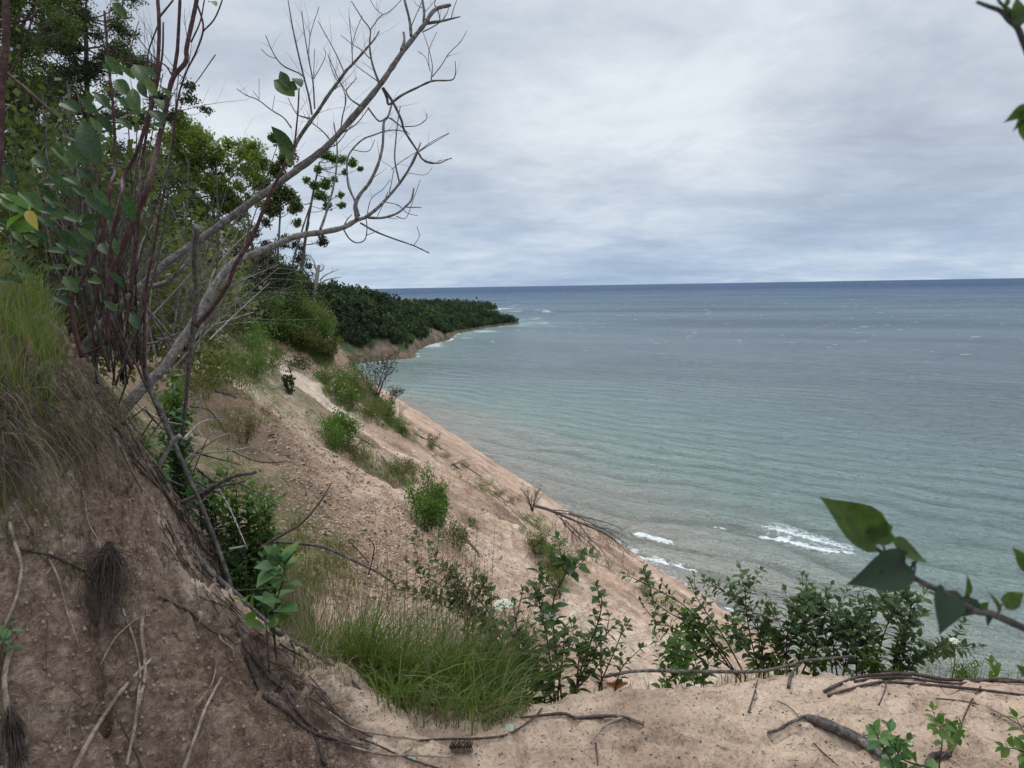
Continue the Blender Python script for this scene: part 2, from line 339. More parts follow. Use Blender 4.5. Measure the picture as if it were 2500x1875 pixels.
LEAF_DARK = mat_leaf('dark_tree_leaf', [(0.020, 0.026, 0.013), (0.033, 0.042, 0.019), (0.052, 0.062, 0.028), (0.026, 0.033, 0.016)], 0.75, 0.15, 0.12)
LEAF_ASPEN = mat_leaf('aspen_leaf', [(0.036, 0.044, 0.022), (0.055, 0.066, 0.032), (0.085, 0.098, 0.045), (0.045, 0.054, 0.028)], 0.7, 0.3, 0.15)
LEAF_LIP = mat_leaf('dogwood_leaf_fresh', [(0.030, 0.056, 0.022), (0.050, 0.088, 0.028), (0.082, 0.125, 0.036), (0.040, 0.072, 0.030), (0.105, 0.145, 0.045)], 0.55, 0.3, 0.2, back=(0.075, 0.11, 0.06), vein=True)
LEAF_SHRUB = mat_leaf('shrub_leaf', [(0.05, 0.09, 0.02), (0.08, 0.13, 0.028), (0.12, 0.175, 0.035), (0.06, 0.10, 0.03)], 0.6, 0.35, 0.25)
LEAF_OLIVE = mat_leaf('olive_shrub_leaf', [(0.06, 0.075, 0.022), (0.10, 0.11, 0.03), (0.15, 0.15, 0.05), (0.07, 0.09, 0.03)], 0.65, 0.3, 0.2)
GRASS = mat_leaf('grass_blade', [(0.055, 0.095, 0.022), (0.085, 0.14, 0.03), (0.13, 0.18, 0.045), (0.17, 0.19, 0.06), (0.07, 0.12, 0.03)], 0.55, 0.35, 0.25)
GRASS_DRY = mat_leaf('dry_grass', [(0.10, 0.085, 0.045), (0.17, 0.135, 0.075), (0.24, 0.19, 0.115), (0.13, 0.13, 0.05)], 0.7, 0.25, 0.2)
SEED = mat_leaf('seed_head', [(0.13, 0.09, 0.065), (0.2, 0.14, 0.10), (0.16, 0.13, 0.08)], 0.8, 0.3, 0.1)
PETAL = mat_leaf('white_petal', [(0.62, 0.62, 0.56), (0.8, 0.8, 0.74)], 0.6, 0.25, 0.2)
FAR_LEAF = mat_leaf('far_forest_leaf', [(0.022, 0.034, 0.025), (0.034, 0.050, 0.033), (0.052, 0.072, 0.042), (0.028, 0.042, 0.030)], 0.8, 0.15, 0.1, hue_noise=(0.02, (1.3, 1.25, 1.1)), pertree=True)
FAR_LEAF2 = mat_leaf('far_broadleaf', [(0.035, 0.052, 0.028), (0.055, 0.078, 0.036), (0.078, 0.105, 0.046), (0.042, 0.062, 0.032)], 0.8, 0.15, 0.1, pertree=True)
# ---------------------------------------------------------------- the bluff the camera stands on
def plane_h(x, y): return -3.6 - 0.66 * (x + 0.384 * y)
near_pts = []
for vx, vy, d in [(-300, 1659, 1.45), (0, 1659, 1.6), (200, 1659, 1.75), (330, 1659, 1.85), (430, 1659, 1.93), (560, 1659, 2.03), (650, 1659, 2.12), (800, 1659, 2.2), (1000, 1659, 2.2), (1200, 1659, 2.22), (1500, 1659, 2.22), (1800, 1659, 2.2), (2212, 1659, 2.15), (2500, 1659, 2.1),
                  (-300, 1400, 1.6), (0, 1400, 1.76), (200, 1400, 1.93), (330, 1400, 2.1), (430, 1450, 2.18), (560, 1500, 2.28), (650, 1540, 2.36),
                  (-300, 1200, 1.75), (0, 1200, 1.86), (200, 1200, 2.1), (-300, 1000, 1.85), (0, 1000, 1.96), (150, 1040, 2.2), (0, 850, 2.06), (120, 870, 2.3), (-300, 850, 1.95), (-300, 760, 2.1),
                  (205, 1050, 2.3), (330, 1180, 2.42), (430, 1290, 2.46), (560, 1385, 2.5), (640, 1440, 2.55),
                  (200, 860, 2.65), (185, 780, 2.8), (0, 780, 2.25), (-300, 700, 2.6), (0, 690, 2.8), (100, 680, 3.2),
                  (760, 1455, 2.62), (870, 1515, 2.5), (980, 1545, 2.45), (1080, 1540, 2.46), (1180, 1528, 2.5), (1230, 1502, 2.6), (1300, 1490, 2.66), (1500, 1485, 2.7), (1600, 1474, 2.74), (1700, 1460, 2.82), (1900, 1466, 2.78), (2100, 1470, 2.74), (2212, 1475, 2.72), (2500, 1470, 2.7)]:
    p = P(vx, vy, d); near_pts.append((p[0], p[1], p[2] - CZ))
def az_px(vx, vy=1480):
    d = ray(vx, vy); return math.atan2(d[0], d[1])
# behind the lip the ground falls away to the open slope
LIP = {760: (2.62, 1455), 980: (2.45, 1545), 1230: (2.6, 1502), 1500: (2.7, 1485), 1700: (2.82, 1460), 1900: (2.78, 1466), 2212: (2.72, 1475), 2500: (2.7, 1470)}
for vx, (dl, vy) in LIP.items():
    p = P(vx, vy, dl); rl = math.hypot(p[0], p[1]); zl = p[2] - CZ; a = math.atan2(p[0], p[1]); xr = max(0, (vx - 1000) / 1200)
    for k, dz in ((1.14, -.32 - .1 * xr), (1.32, -.95 - .4 * xr), (1.75, -2.1 - 1.3 * xr)): near_pts.append((rl * k * math.sin(a), rl * k * math.cos(a), zl + dz))
a = az_px(600)
for r, z in [(3.1, -1.75), (4.2, -2.4)]: near_pts.append((r * math.sin(a), r * math.cos(a), z))
for vx, vy, d in [(330, 1100, 3.6), (430, 1220, 3.6), (560, 1320, 3.8), (330, 1000, 4.8), (430, 1100, 5.2), (560, 1220, 6.0), (250, 980, 4.2), (250, 900, 5.0), (330, 890, 6.5), (430, 980, 8.0), (560, 1100, 10.5), (660, 1330, 4.6), (300, 830, 7.5), (300, 840, 6.0)]:
    p = P(vx, vy, d); near_pts.append((p[0], p[1], p[2] - CZ))
for a in np.radians([-75, -60, -45]):
    for r, z in ((0.6, -1.5), (1.1, -1.5)): near_pts.append((r * math.sin(a), r * math.cos(a), z))
for a in np.radians([-30, -10, 10, 30, 50, 75]):
    for r, z in ((0.6, -1.6), (1.2, -1.58)): near_pts.append((r * math.sin(a), r * math.cos(a), z))
for a in np.radians([50, 75]):
    for r, z in ((3.4, -1.6), (3.9, -2.2), (4.8, -3.8), (6, -6.6)): near_pts.append((r * math.sin(a), r * math.cos(a), z))
for a in np.radians([-75, -60]):
    for r, z in ((1.8, -1.2), (2.2, -0.3), (3, -0.15), (4, -0.2)): near_pts.append((r * math.sin(a), r * math.cos(a), z))
def cap_h(x, y): return -0.25 - 0.018 * np.maximum(y, 0) + 0.25 * vnoise(x * 0.11 + 5, y * 0.11, 3) + np.clip((-x - 30) * 0.03, 0, 4)
def base_hill(x, y):
    yy = np.maximum(y, 0)
    pl = plane_h(x, y) - 0.02 * np.maximum(yy - 300, 0)
    cp = cap_h(x, y); k = 1.1
    h = -np.logaddexp(-pl / k, -cp / k) * k
    return h
for r in (9.0, 13.0):
    for a in np.radians(np.arange(-75, 80, 7.5)):
        x, y = r * math.sin(a), r * math.cos(a); near_pts.append((x, y, float(base_hill(x, y))))
NP = np.array(near_pts); NR = np.hypot(NP[:, 0], NP[:, 1])
U = np.stack([np.arctan2(NP[:, 0], NP[:, 1]), np.log(NR)], 1); T = NP[:, 2] / NR
def phi(d): return d * d * np.log(d + 1e-9)
def _fit():
    n = len(U); d = np.linalg.norm(U[:, None] - U[None], axis=2); A = phi(d) + np.eye(n) * 2e-4
    Q = np.concatenate([np.ones((n, 1)), U], 1)
    K_ = np.block([[A, Q], [Q.T, np.zeros((3, 3))]]); return np.linalg.solve(K_, np.concatenate([T, np.zeros(3)]))
W = _fit()
def near_t(th, lr):
    o = np.full(th.shape, W[-3]) + W[-2] * th + W[-1] * lr
    for i in range(len(U)):
        d = np.sqrt((th - U[i, 0]) ** 2 + (lr - U[i, 1]) ** 2); o = o + W[i] * phi(d)
    return o
# local shapes of the slope: (vx, vy, range, radius along view, radius across, height)
BUMPS = [(560, 745, 55, 14, 9, 1.2), (480, 800, 38, 7, 5, 0.5), (615, 715, 60, 12, 6, 2.6), (675, 755, 60, 10, 4, 2.4), (690, 790, 52, 5, 2.5, .5), (500, 960, 24, 3.5, 2.2, 0.7), (460, 1040, 17, 2.5, 1.6, -0.5), (690, 935, 40, 3, 3, -0.5),
         (800, 900, 50, 8, 4, 0.6), (1030, 1060, 40, 6, 4, 0.5), (1130, 1110, 33, 3, 3, 0.5), (640, 1180, 13, 2, 1.2, -0.5), (600, 1130, 14, 2, 1, 0.5), (1180, 1230, 27, 3, 2, -0.6), (1060, 1010, 45, 5, 2, 0.5), (900, 1010, 37, 4, 3, -0.35)]
NTH, = (900,)
th_ax = np.concatenate([np.linspace(-75, -40, 90, endpoint=False), np.linspace(-40, 40, 720, endpoint=False), np.linspace(40, 75, 91)]); th_ax = np.radians(th_ax)
lr_ax = np.concatenate([np.arange(math.log(0.45), math.log(6.0), 0.005), np.arange(math.log(6.0), math.log(160), 0.0065), np.arange(math.log(160), math.log(760), 0.014)])
LR, TH = np.meshgrid(lr_ax, th_ax, indexing='ij'); RR = np.exp(LR); X = RR * np.sin(TH); Y = RR * np.cos(TH)
def hill_detail(x, y, r):
    # along-slope streak coordinates: a = down the face, c = along the contour
    a = (x * 0.934 + y * 0.358); c = (-x * 0.358 + y * 0.934)
    f = np.clip(r / 14, 0.15, 1)
    h = 0.42 * fbm(a * 0.10, c * 0.16, 11, 3) * f + 0.20 * fbm(a * 0.22 + 0.15 * fbm(a * .3, c * .3, 5, 2), c * 0.75, 21, 3) * f
    h += 0.11 * fbm(x * 1.7, y * 1.7, 31, 4, 0.6) * np.clip(r / 8, 0, 1)
    h += 0.9 * vnoise(a * 0.045 + 2, c * 0.075, 35) * sstep(24, 60, r) + 0.45 * vnoise(a * 0.15, c * 0.22, 36) * sstep(14, 40, r)
    tr = np.exp(-((a - (3.0 + 0.8 * np.sin(c * 0.15))) / 2.6) ** 2)
    h += 0.09 * vnoise(x * 2.6, y * 2.6, 77) + 0.05 * np.abs(vnoise(x * 4.2, y * 4.2, 78)) * np.clip(r / 10, 0, 1) * sstep(70, 45, r)
    return h
hb = base_hill(X, Y)
for vx, vy, rg, ra, rc, hh in BUMPS:
    a = az_px(vx, vy); bx, by = rg * math.sin(a), rg * math.cos(a)
    u = (X * math.sin(a) + Y * math.cos(a)) - rg; v = X * math.cos(a) - Y * math.sin(a)
    hb = hb + hh * np.exp(-(u / ra) ** 2 - (v / rc) ** 2)
hb = hb + hill_detail(X, Y, RR)
# silhouette correction per azimuth, applied where the slope is seen edge on
SILC = {}
try: SILC = SIL_FIX
except NameError: pass
nsel = lr_ax < math.log(14.0)
tn = np.zeros_like(hb); tn[nsel] = near_t(TH[nsel], LR[nsel]) * RR[nsel]
wn = 1 - sstep(math.log(4.6), math.log(9.5), LR)
# near surface relief
bank = sstep(-0.30, -0.36, TH) * 0 + 1
PXv = 1106 + 1534 * np.tan(TH)      # approximate picture column of each azimuth
edge_v = np.interp(PXv, [0, 205, 330, 430, 560, 650, 760, 2500], [3.0, 2.9, 2.75, 2.72, 2.74, 2.8, 2.0, 0.5])
bankm = sstep(760, 560, PXv) * (1 - sstep(1.3, 2.6, RR / edge_v))
bankm = np.clip(bankm + 0.35 * sstep(900, 620, PXv) * (1 - sstep(2.2, 3.0, RR)) * (1 - bankm), 0, 1)
nn_ = 0.040 * fbm(X * 5, Y * 5 + tn * 5, 41, 4, 0.6) * (0.35 + bankm * 1.7) + 0.050 * bankm * fbm(X * 13 + tn * 12, Y * 13 + tn * 9, 43, 5, 0.68) - 0.05 * bankm * np.exp(-(vnoise(X * 3.4 + tn * 3, Y * 3.4 - tn * 2, 44) / 0.07) ** 2) + 0.010 * fbm(X * 13, Y * 13, 47, 3)
nn_ -= 0.022 * np.exp(-((vnoise(X * 4.2, Y * 4.2, 51)) / 0.10) ** 2) * (1 - bankm) * sstep(3.4, 2.8, RR)
nn_ *= sstep(0.4, 1.5, RR)
HZ = (tn + nn_) * wn + hb * (1 - wn)
nearm = 1 - sstep(math.log(3.2), math.log(7.0), LR)
VEGP = []                       # (vx, vy, range, radius, strength) of grassy ground
for r_, rows in ():
    pass
VEGP = [(545, 770, 55, 5, .9), (500, 790, 38, 2.5, .7), (740, 850, 62, 5, 1), (800, 880, 55, 5, 1), (850, 910, 50, 4, .9), (880, 960, 46, 3, .6), (740, 945, 39, 2.2, .7), (860, 1010, 34, 1.5, .6),
        (660, 680, 78, 10, 1), (690, 740, 80, 8, 1), (720, 800, 90, 10, 1), (1180, 1130, 34, 2, .7), (1210, 1200, 29, 1.2, .6), (620, 1270, 7, .9, .4),
        (300, 640, 32, 12, 1), (100, 640, 14, 7, 1), (480, 660, 60, 12, 1), (0, 700, 5, 2, .8)]
veg = np.zeros_like(HZ)
for vx, vy, rg, ra, s_ in VEGP:
    a = az_px(vx, vy); d2 = (X - rg * math.sin(a)) ** 2 + (Y - rg * math.cos(a)) ** 2
    veg = np.maximum(veg, s_ * np.exp(-d2 / (ra * ra)))
#veg = np.maximum(veg, sstep(0, 6, -(X + 0.384 * Y) - 6 + 0.06 * RR) * 0.9 * sstep(8, 14, RR))
veg = np.clip(veg, 0, 1)
tone = np.clip(0.5 * fbm(X * 0.07 + 3, Y * 0.07, 61, 3) + 0.4 * vnoise(X * 0.5, Y * 0.5, 62), -1, 1)
for vx, vy, rg, ra, s_ in [(690, 925, 41, 3, 1.2), (480, 880, 27, 3.5, .8), (560, 905, 32, 3, .7), (500, 1000, 20, 2.6, -1.0), (600, 1180, 13, 2.0, -.9), (870, 1000, 37, 1.6, 1.0), (930, 1080, 28, 1.2, .7), (1150, 1135, 32, 1.2, 1.0), (1110, 1090, 34, 2, .6), (800, 960, 45, 4, .3), (660, 990, 30, 4, -.15)]:
    a = az_px(vx, vy); d2 = (X - rg * math.sin(a)) ** 2 + (Y - rg * math.cos(a)) ** 2
    tone = tone + s_ * np.exp(-d2 / (ra * ra))
dz_ = X * fwd[0] + Y * fwd[1] + HZ * fwd[2]; dz_ = np.maximum(dz_, .05)
vx_ = ((X * RT[0] + Y * RT[1] + HZ * RT[2]) / dz_ * FPX + 1250) / S; vy_ = (937.5 - (X * UP[0] + Y * UP[1] + HZ * UP[2]) / dz_ * FPX) / S
front = 1 - sstep(0.97, 1.1, RR / edge_v)
xe = np.interp(vy_, [1180, 1290, 1385, 1440, 1550, 1700], [360, 460, 590, 665, 760, 930]) + 70 * fbm(X * 6, Y * 6, 95, 3)
bankm = bankm * (1 - front) + front * sstep(70, -110, vx_ - xe)
shore_lo = HZ < -61.5
HZ = np.maximum(HZ, -61.5)
Zw = HZ + CZ
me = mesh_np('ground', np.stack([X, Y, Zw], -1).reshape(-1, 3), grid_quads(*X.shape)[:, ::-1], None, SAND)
for k, a_ in (('near', nearm), ('bank', bankm * (1 - sstep(4.0, 7.0, RR))), ('veg', veg), ('tone', tone)): attr(me, k, a_.ravel())
ground = tag(link(bpy.data.objects.new('ground', me)), kind='structure')
TT = HZ / RR
def G(vx, vy, lift=0.0, rmin=0.0):
    """the point of the ground seen at a place of the photograph"""
    d = ray(vx, vy); th = math.atan2(d[0], d[1]); tn_ = d[2] / math.hypot(d[0], d[1])
    f = np.interp(th, th_ax, np.arange(len(th_ax))); j = int(min(f, len(th_ax) - 2)); f -= j
    col = TT[:, j] * (1 - f) + TT[:, j + 1] * f
    ok = np.nonzero((col >= tn_) & (lr_ax > (math.log(rmin) if rmin else -9)) & (lr_ax > math.log(1.0)))[0]
    if len(ok) == 0: return None
    i = ok[0]
    if i == 0: lr = lr_ax[0]
    else:
        a, b = col[i - 1] - tn_, col[i] - tn_; t = 0 if a >= 0 else -a / (b - a + 1e-12); lr = lr_ax[i - 1] + (lr_ax[i] - lr_ax[i - 1]) * t
    r = math.exp(lr); return np.array([r * math.sin(th), r * math.cos(th), CZ + H(r * math.sin(th), r * math.cos(th)) + lift])
def H(x, y):
    r = math.hypot(x, y); th = math.atan2(x, y)
    f = np.interp(th, th_ax, np.arange(len(th_ax))); g = np.interp(math.log(max(r, 0.46)), lr_ax, np.arange(len(lr_ax)))
    i = int(min(g, len(lr_ax) - 2)); j = int(min(f, len(th_ax) - 2)); f -= j; g -= i
    return (HZ[i, j] * (1 - g) + HZ[i + 1, j] * g) * (1 - f) + (HZ[i, j + 1] * (1 - g) + HZ[i + 1, j + 1] * g) * f
def proj(p):
    d = np.asarray(p, float) - np.array([0, 0, CZ]); z = d @ fwd
    return ((d @ RT) / z * FPX + 1250) / S, (937.5 - (d @ UP) / z * FPX) / S, z
# ---------------------------------------------------------------- headland
COAST = np.array([(-420, 330), (-300, 420), (-200, 500), (-141, 552), (-122, 573), (-105, 592), (-86, 608), (-84, 618), (-89, 646), (-91, 685), (-87, 750), (-72, 811), (-72, 914), (-51, 996), (-36, 1036), (13, 1135), (8, 1165), (-40, 1215), (-90, 1330), (-110, 1500), (-62, 1735), (-32, 1894), (-50, 1960), (-200, 2080), (-900, 2500), (-2500, 2600), (-2500, 200), (-420, 200)], float)
def coast_sd(x, y):
    best = np.full(np.shape(x), 1e9); ins = np.zeros(np.shape(x), bool)
    for i in range(len(COAST)):
        a = COAST[i]; b = COAST[(i + 1) % len(COAST)]; e = b - a
        t = np.clip(((x - a[0]) * e[0] + (y - a[1]) * e[1]) / (e @ e), 0, 1)
        best = np.minimum(best, np.hypot(x - a[0] - t * e[0], y - a[1] - t * e[1]))
        c = ((a[1] > y) != (b[1] > y)) & (x < (b[0] - a[0]) * (y - a[1]) / (b[1] - a[1] + 1e-9) + a[0]); ins ^= c
    return np.where(ins, best, -best)
def head_h(x, y):
    d = coast_sd(x, y)
    hm = np.interp(y, [400, 560, 660, 720, 800, 900, 1000, 1100, 1250, 3000], [54, 53, 50, 45, 37, 28, 19, 11, 10, 10])
    hm = hm + np.interp(y, [0, 1300, 3000], [6, 3, 2]) * fbm(x * 0.012, y * 0.012, 91, 3)
    sl = np.interp(y, [560, 700, 850, 1000, 1150, 3000], [0.62, 0.62, 0.5, 0.35, 0.12, 0.10])
    sp_ = np.maximum(0, d + 3 * fbm(x * 0.03, y * 0.03, 92, 3))
    # an eroded toe: steep low cliff, then the wooded slope
    h = np.minimum(sp_ * 1.1, 9 * np.interp(y, [400, 780, 880], [1, 1, 0])) * 0.75 + sl * sp_
    k = 4.0
    return np.where(d < 0, -2 + 0.3 * np.maximum(d, -5) * 0, -np.logaddexp(-h / k, -hm / k) * k + 0.7 * k * np.exp(-h / k))
ha = np.radians(np.linspace(-58, 4, 420)); hr = np.exp(np.linspace(math.log(470), math.log(2500), 300))
HR, HA = np.meshgrid(hr, ha, indexing='ij'); hx = HR * np.sin(HA); hy = HR * np.cos(HA)
hz_ = head_h(hx, hy) + np.where(coast_sd(hx, hy) > 0, 0.9 * fbm(hx * 0.12, hy * 0.12, 93, 3), 0)
def px_of(x, y, z):
    dx, dy, dz = x, y, z - CZ; zc = dx * fwd[0] + dy * fwd[1] + dz * fwd[2]
    return ((dx * RT[0] + dy * RT[1] + dz * RT[2]) / zc * FPX + 1250), (937.5 - (dx * UP[0] + dy * UP[1] + dz * UP[2]) / zc * FPX)
BARE = [[(803, 866), (830, 862), (868, 868), (884, 893), (860, 900), (800, 905)], [(884, 848), (912, 850), (925, 835), (958, 838), (990, 850), (1013, 866), (1013, 878), (940, 892), (888, 894), (878, 880)], [(1046, 802), (1056, 796), (1075, 806), (1100, 826), (1094, 836), (1050, 842)]]
def in_poly(px, py, poly):
    ins = np.zeros(np.shape(px), bool)
    for i in range(len(poly)):
        a = poly[i]; b = poly[(i + 1) % len(poly)]
        ins ^= ((a[1] > py) != (b[1] > py)) & (px < (b[0] - a[0]) * (py - a[1]) / (b[1] - a[1] + 1e-9) + a[0])
    return ins
px, py = px_of(hx, hy, hz_); bare = np.zeros(hx.shape)
for pl in BARE: bare = np.maximum(bare, in_poly(px, py, pl))
cd_ = coast_sd(hx, hy)
me = mesh_np('headland', np.stack([hx, hy, hz_], -1).reshape(-1, 3), grid_quads(*hx.shape)[:, ::-1], None, None)
attr(me, 'bare', np.maximum(bare, (cd_ < np.interp(hy, [500, 850, 950], [5, 4, 1.0])) * 1.0).ravel())
m, nt, b, o = new_mat('headland_ground')
pos = nt.nodes.new('ShaderNodeNewGeometry').outputs['Position']
nz = noise(nt, pos, 0.12, 5, 0.65, 0.3)
c = mix(nt, math_(nt, 'MULTIPLY', getattr_(nt, 'bare'), ramp(nt, [(0.40, 0.25), (0.50, 1.0)], noise(nt, pos, 0.07, 5, 0.65, 0.5)).outputs[0]), ramp(nt, [(0.4, (0.04, 0.055, 0.025)), (0.6, (0.075, 0.085, 0.035))], nz).outputs[0], ramp(nt, [(0.36, (0.07, 0.06, 0.036)), (0.48, (0.14, 0.088, 0.062)), (0.62, (0.21, 0.138, 0.10))], noise(nt, mapping(nt, pos, (1, 1, 0.5)), 0.16, 5, 0.65)).outputs[0])
L(nt, c, b.inputs['Base Color']); L(nt, bump(nt, nz, 0.8, 2.0), b.inputs['Normal'])
me.materials.append(m)
headland = tag(link(bpy.data.objects.new('headland', me)), kind='structure')
# ---------------------------------------------------------------- lake
wa = np.radians(np.concatenate([np.linspace(-72, -30, 60, endpoint=False), np.linspace(-30, 42, 760, endpoint=False), np.linspace(42, 80, 61)]))
wr = np.concatenate([np.exp(np.arange(math.log(22), math.log(1400), 0.0052)), np.exp(np.arange(math.log(1400), math.log(150000), 0.03))])
WR_, WA_ = np.meshgrid(wr, wa, indexing='ij'); wx = WR_ * np.sin(WA_); wy = WR_ * np.cos(WA_)
def shore_x(y): return np.interp(y, [0, 115, 155, 323, 447, 560], [85, 37, 21, -44, -102, -150])
sd = (wx - shore_x(wy)) * 0.93
hd = -coast_sd(wx, wy); sdd = np.minimum(np.where(wy < 560, sd, 1e9), np.where(hd > -5, hd, 0) + 0.0)
sdd = np.minimum(np.where(wy < 620, sd, 1e9), hd)
sdd = np.maximum(sdd, 0)
shore = np.interp(sdd, [0, 25, 60, 130, 260, 500, 900, 2500, 9000], [0, 0.08, 0.20, 0.34, 0.48, 0.62, 0.72, 0.86, 1.0])
shore = np.maximum(shore, np.interp(WR_, [0, 500, 900, 2500, 8000], [0, 0.5, 0.64, 0.84, 1.0]) - 0.4 * np.exp(-sdd / 60))
# swell bending toward the beach
a_ = np.radians(np.interp(WR_, [100, 170, 300, 700], [41, 42, 52, 62]))
ph = (wx * np.cos(R(42)) + wy * np.sin(R(42))) * 0.6 + (wx * np.cos(R(58)) + wy * np.sin(R(58))) * 0.4
wob = 2.6 * fbm(wx * 0.012, wy * 0.012, 71, 3)
amp = 0.36 * (0.45 + 0.9 * np.clip(fbm(wx * 0.014, wy * 0.014, 72, 3) + 0.4, 0, 1)) * np.exp(-((WR_ / 800) ** 2))
s1 = np.sin((ph / 12.5 + wob * 0.35) * 2 * np.pi); wave = amp * (s1 + 0.35 * np.cos((ph / 12.5 + wob * .35) * 4 * np.pi))
wave += 0.10 * np.sin((wx * 0.80 + wy * 0.6) / 5.3 * 2 * np.pi + 3 * fbm(wx * .04, wy * .04, 73, 2)) * np.exp(-(WR_ / 400) ** 2) * (0.5 + vnoise(wx * .05, wy * .05, 74))
wave += 0.10 * fbm((wx * 0.66 + wy * 0.75) * 0.62, (wx * 0.75 - wy * 0.66) * 0.20, 76, 3, 0.6) * np.exp(-(WR_ / 450) ** 2)
wave += 0.16 * fbm((wx * 0.7 + wy * 0.7) * 0.22, (wx * 0.7 - wy * 0.7) * 0.07, 75, 3) * np.exp(-(WR_ / 600) ** 2)
foam = np.zeros_like(wx)
def seg(x, y, pts):
    best = np.full(x.shape, 1e9); side = np.zeros(x.shape); par = np.zeros(x.shape); n = len(pts) - 1
    for i in range(n):
        a = np.array(pts[i]); b = np.array(pts[i + 1]); e = b - a; l2 = e @ e
        t = np.clip(((x - a[0]) * e[0] + (y - a[1]) * e[1]) / l2, 0, 1); d = np.hypot(x - a[0] - t * e[0], y - a[1] - t * e[1])
        s_ = np.sign((x - a[0]) * e[1] - (y - a[1]) * e[0]); u = d < best
        best = np.where(u, d, best); side = np.where(u, s_, side); par = np.where(u, (i + t) / n, par)
    return best, side, par
def hz2(*pts): return [tuple(hitz(*p)[:2]) for p in pts]
# breakers: crest line, width of the white behind it, strength, height of the roller
for pts, wd, st, hh in [(hz2((1632, 1154), (1690, 1168), (1740, 1184), (1790, 1198), (1852, 1199)), 3.2, 1.0, 0.45), (hz2((1368, 1152), (1400, 1160), (1452, 1174)), 2.2, 1.15, 0.5), (hz2((1450, 1172), (1530, 1190), (1640, 1206), (1720, 1222)), 0.5, 0.25, 0.5),
                        (hz2((1265, 1163), (1330, 1190), (1390, 1210), (1448, 1220)), 4.2, 1.1, 0.45), (hz2((1450, 1216), (1475, 1228), (1506, 1234)), 1.9, 1.15, 0.4), (hz2((1400, 1262), (1440, 1274), (1462, 1280)), 2.0, 1.0, 0.2), (hz2((1462, 1272), (1500, 1292), (1530, 1300)), 1.6, 1.0, 0.25),
                        (hz2((1536, 1133), (1555, 1138), (1568, 1140)), 1.3, 0.9, 0.3), (hz2((1560, 1308), (1600, 1330), (1640, 1345)), 1.2, 0.9, 0.2), (hz2((1655, 1130), (1750, 1150), (1800, 1165)), 0.8, 0.12, 0.3)]:
    d, s_, par = seg(wx, wy, pts)
    ends = np.clip(par / 0.1, 0, 1) * np.clip((1 - par) / 0.1, 0, 1)
    wnz = 1 + 1.1 * vnoise(wx * 0.35, wy * 0.35, 81) + 0.5 * vnoise(wx * 1.1, wy * 1.1, 84); wnz = np.maximum(wnz, 0.15)
    back = np.where(s_ < 0, 1.0, 0.28)
    f = st * np.clip(1.1 - d / (wd * wnz * back + 0.05), 0, 1) ** 1.3 * (0.25 + 0.75 * ends)
    foam = np.maximum(foam, f); wave += hh * np.exp(-(d / 1.3) ** 2) * ends
# spent froth behind the outer breaker and thin wash along the beaches
d, s_, par = seg(wx, wy, hz2((1680, 1150), (1740, 1165), (1800, 1180)))
foam = np.maximum(foam, 0.42 * np.exp(-(d / 7) ** 2) * (s_ < 0) + 0.2 * np.exp(-(d / 3) ** 2))
hn = vnoise(wx * 0.05, wy * 0.05, 82)
foam = np.maximum(foam, np.where((hd > 0) & (hd < 14), 0.8 * np.exp(-((hd - 2.5) / 2.5) ** 2) * (0.45 + hn), 0))
foam = np.maximum(foam, np.where((sd > -4) & (sd < 22) & (wy < 520), 0.5 * np.exp(-((sd - 3) / 3) ** 2) * (0.35 + hn), 0))
hn2 = np.clip(vnoise(wx * 0.03, wy * 0.012, 83) * 2.0, 0, 1)
for vx, vy, rr, st in [(925, 745, 26, .6), (970, 733, 22, .5), (1045, 715, 25, .45), (860, 776, 14, .6), (900, 770, 16, .6), (1150, 672, 90, .5), (1110, 660, 80, .55), (1140, 690, 55, .42), (1175, 700, 45, .4), (1085, 667, 55, .6)]:
    q = hitz(vx, vy); foam = np.maximum(foam, st * np.exp(-(((wx - q[0]) / (rr * 1.0)) ** 2 + ((wy - q[1]) / (rr * 1.6)) ** 2)) * hn2)
far = sstep(250, 1500, WR_)
me = mesh_np('lake', np.stack([wx, wy, wave], -1).reshape(-1, 3), grid_quads(*wx.shape)[:, ::-1], None, WATER)
attr(me, 'shore', shore.ravel()); attr(me, 'foam', foam.ravel()); attr(me, 'far', far.ravel())
lake = tag(link(bpy.data.objects.new('lake', me)), kind='structure')
# ---------------------------------------------------------------- vegetation helpers
CROPS = {'A': (0, 0, 3.687), 'B': (0, 450, 3.687), 'C': (500, 300, 3.687), 'D': (600, 0, 3.687), 'E': (0, 0, 1.843), 'F': (0, 800, 2.458), 'G': (0, 1200, 2.458),
         'H': (600, 1200, 2.458), 'I': (1400, 1150, 2.011), 'J': (500, 620, 2.458), 'K': (900, 1050, 2.458), 'Q': (2000, 0, 4.424), 'V': (0, 0, 1 / S)}
def poly_sample(poly, n, rs):
    P_ = np.array(poly, float); lo = P_.min(0); hi = P_.max(0); o = []
    while len(o) < n:
        q = lo + (hi - lo) * rs.rand(n * 2, 2); o += list(q[in_poly(q[:, 0], q[:, 1], poly)])
    return o[:n]
def cv(c, x, y):
    ox, oy, k = CROPS[c]; return (ox + x / k) / S, (oy + y / k) / S
def TR(c, pts, d0, d1=None, n=None):   # a traced line given its own distances
    d1 = d0 if d1 is None else d1; m = len(pts)
    q = [P(*cv(c, x, y), d0 + (d1 - d0) * i / max(1, m - 1)) for i, (x, y) in enumerate(pts)]
    return spline(q, n or (m * 5))
def on_ground(c, pts, lift=0.0, n=None, rmin=0.0):
    q = []
    for x, y in pts:
        g = G(*cv(c, x, y), rmin=rmin)
        if g is not None: g[2] += lift; q.append(g)
    return spline(q, n or len(pts) * 6) if len(q) > 1 else None
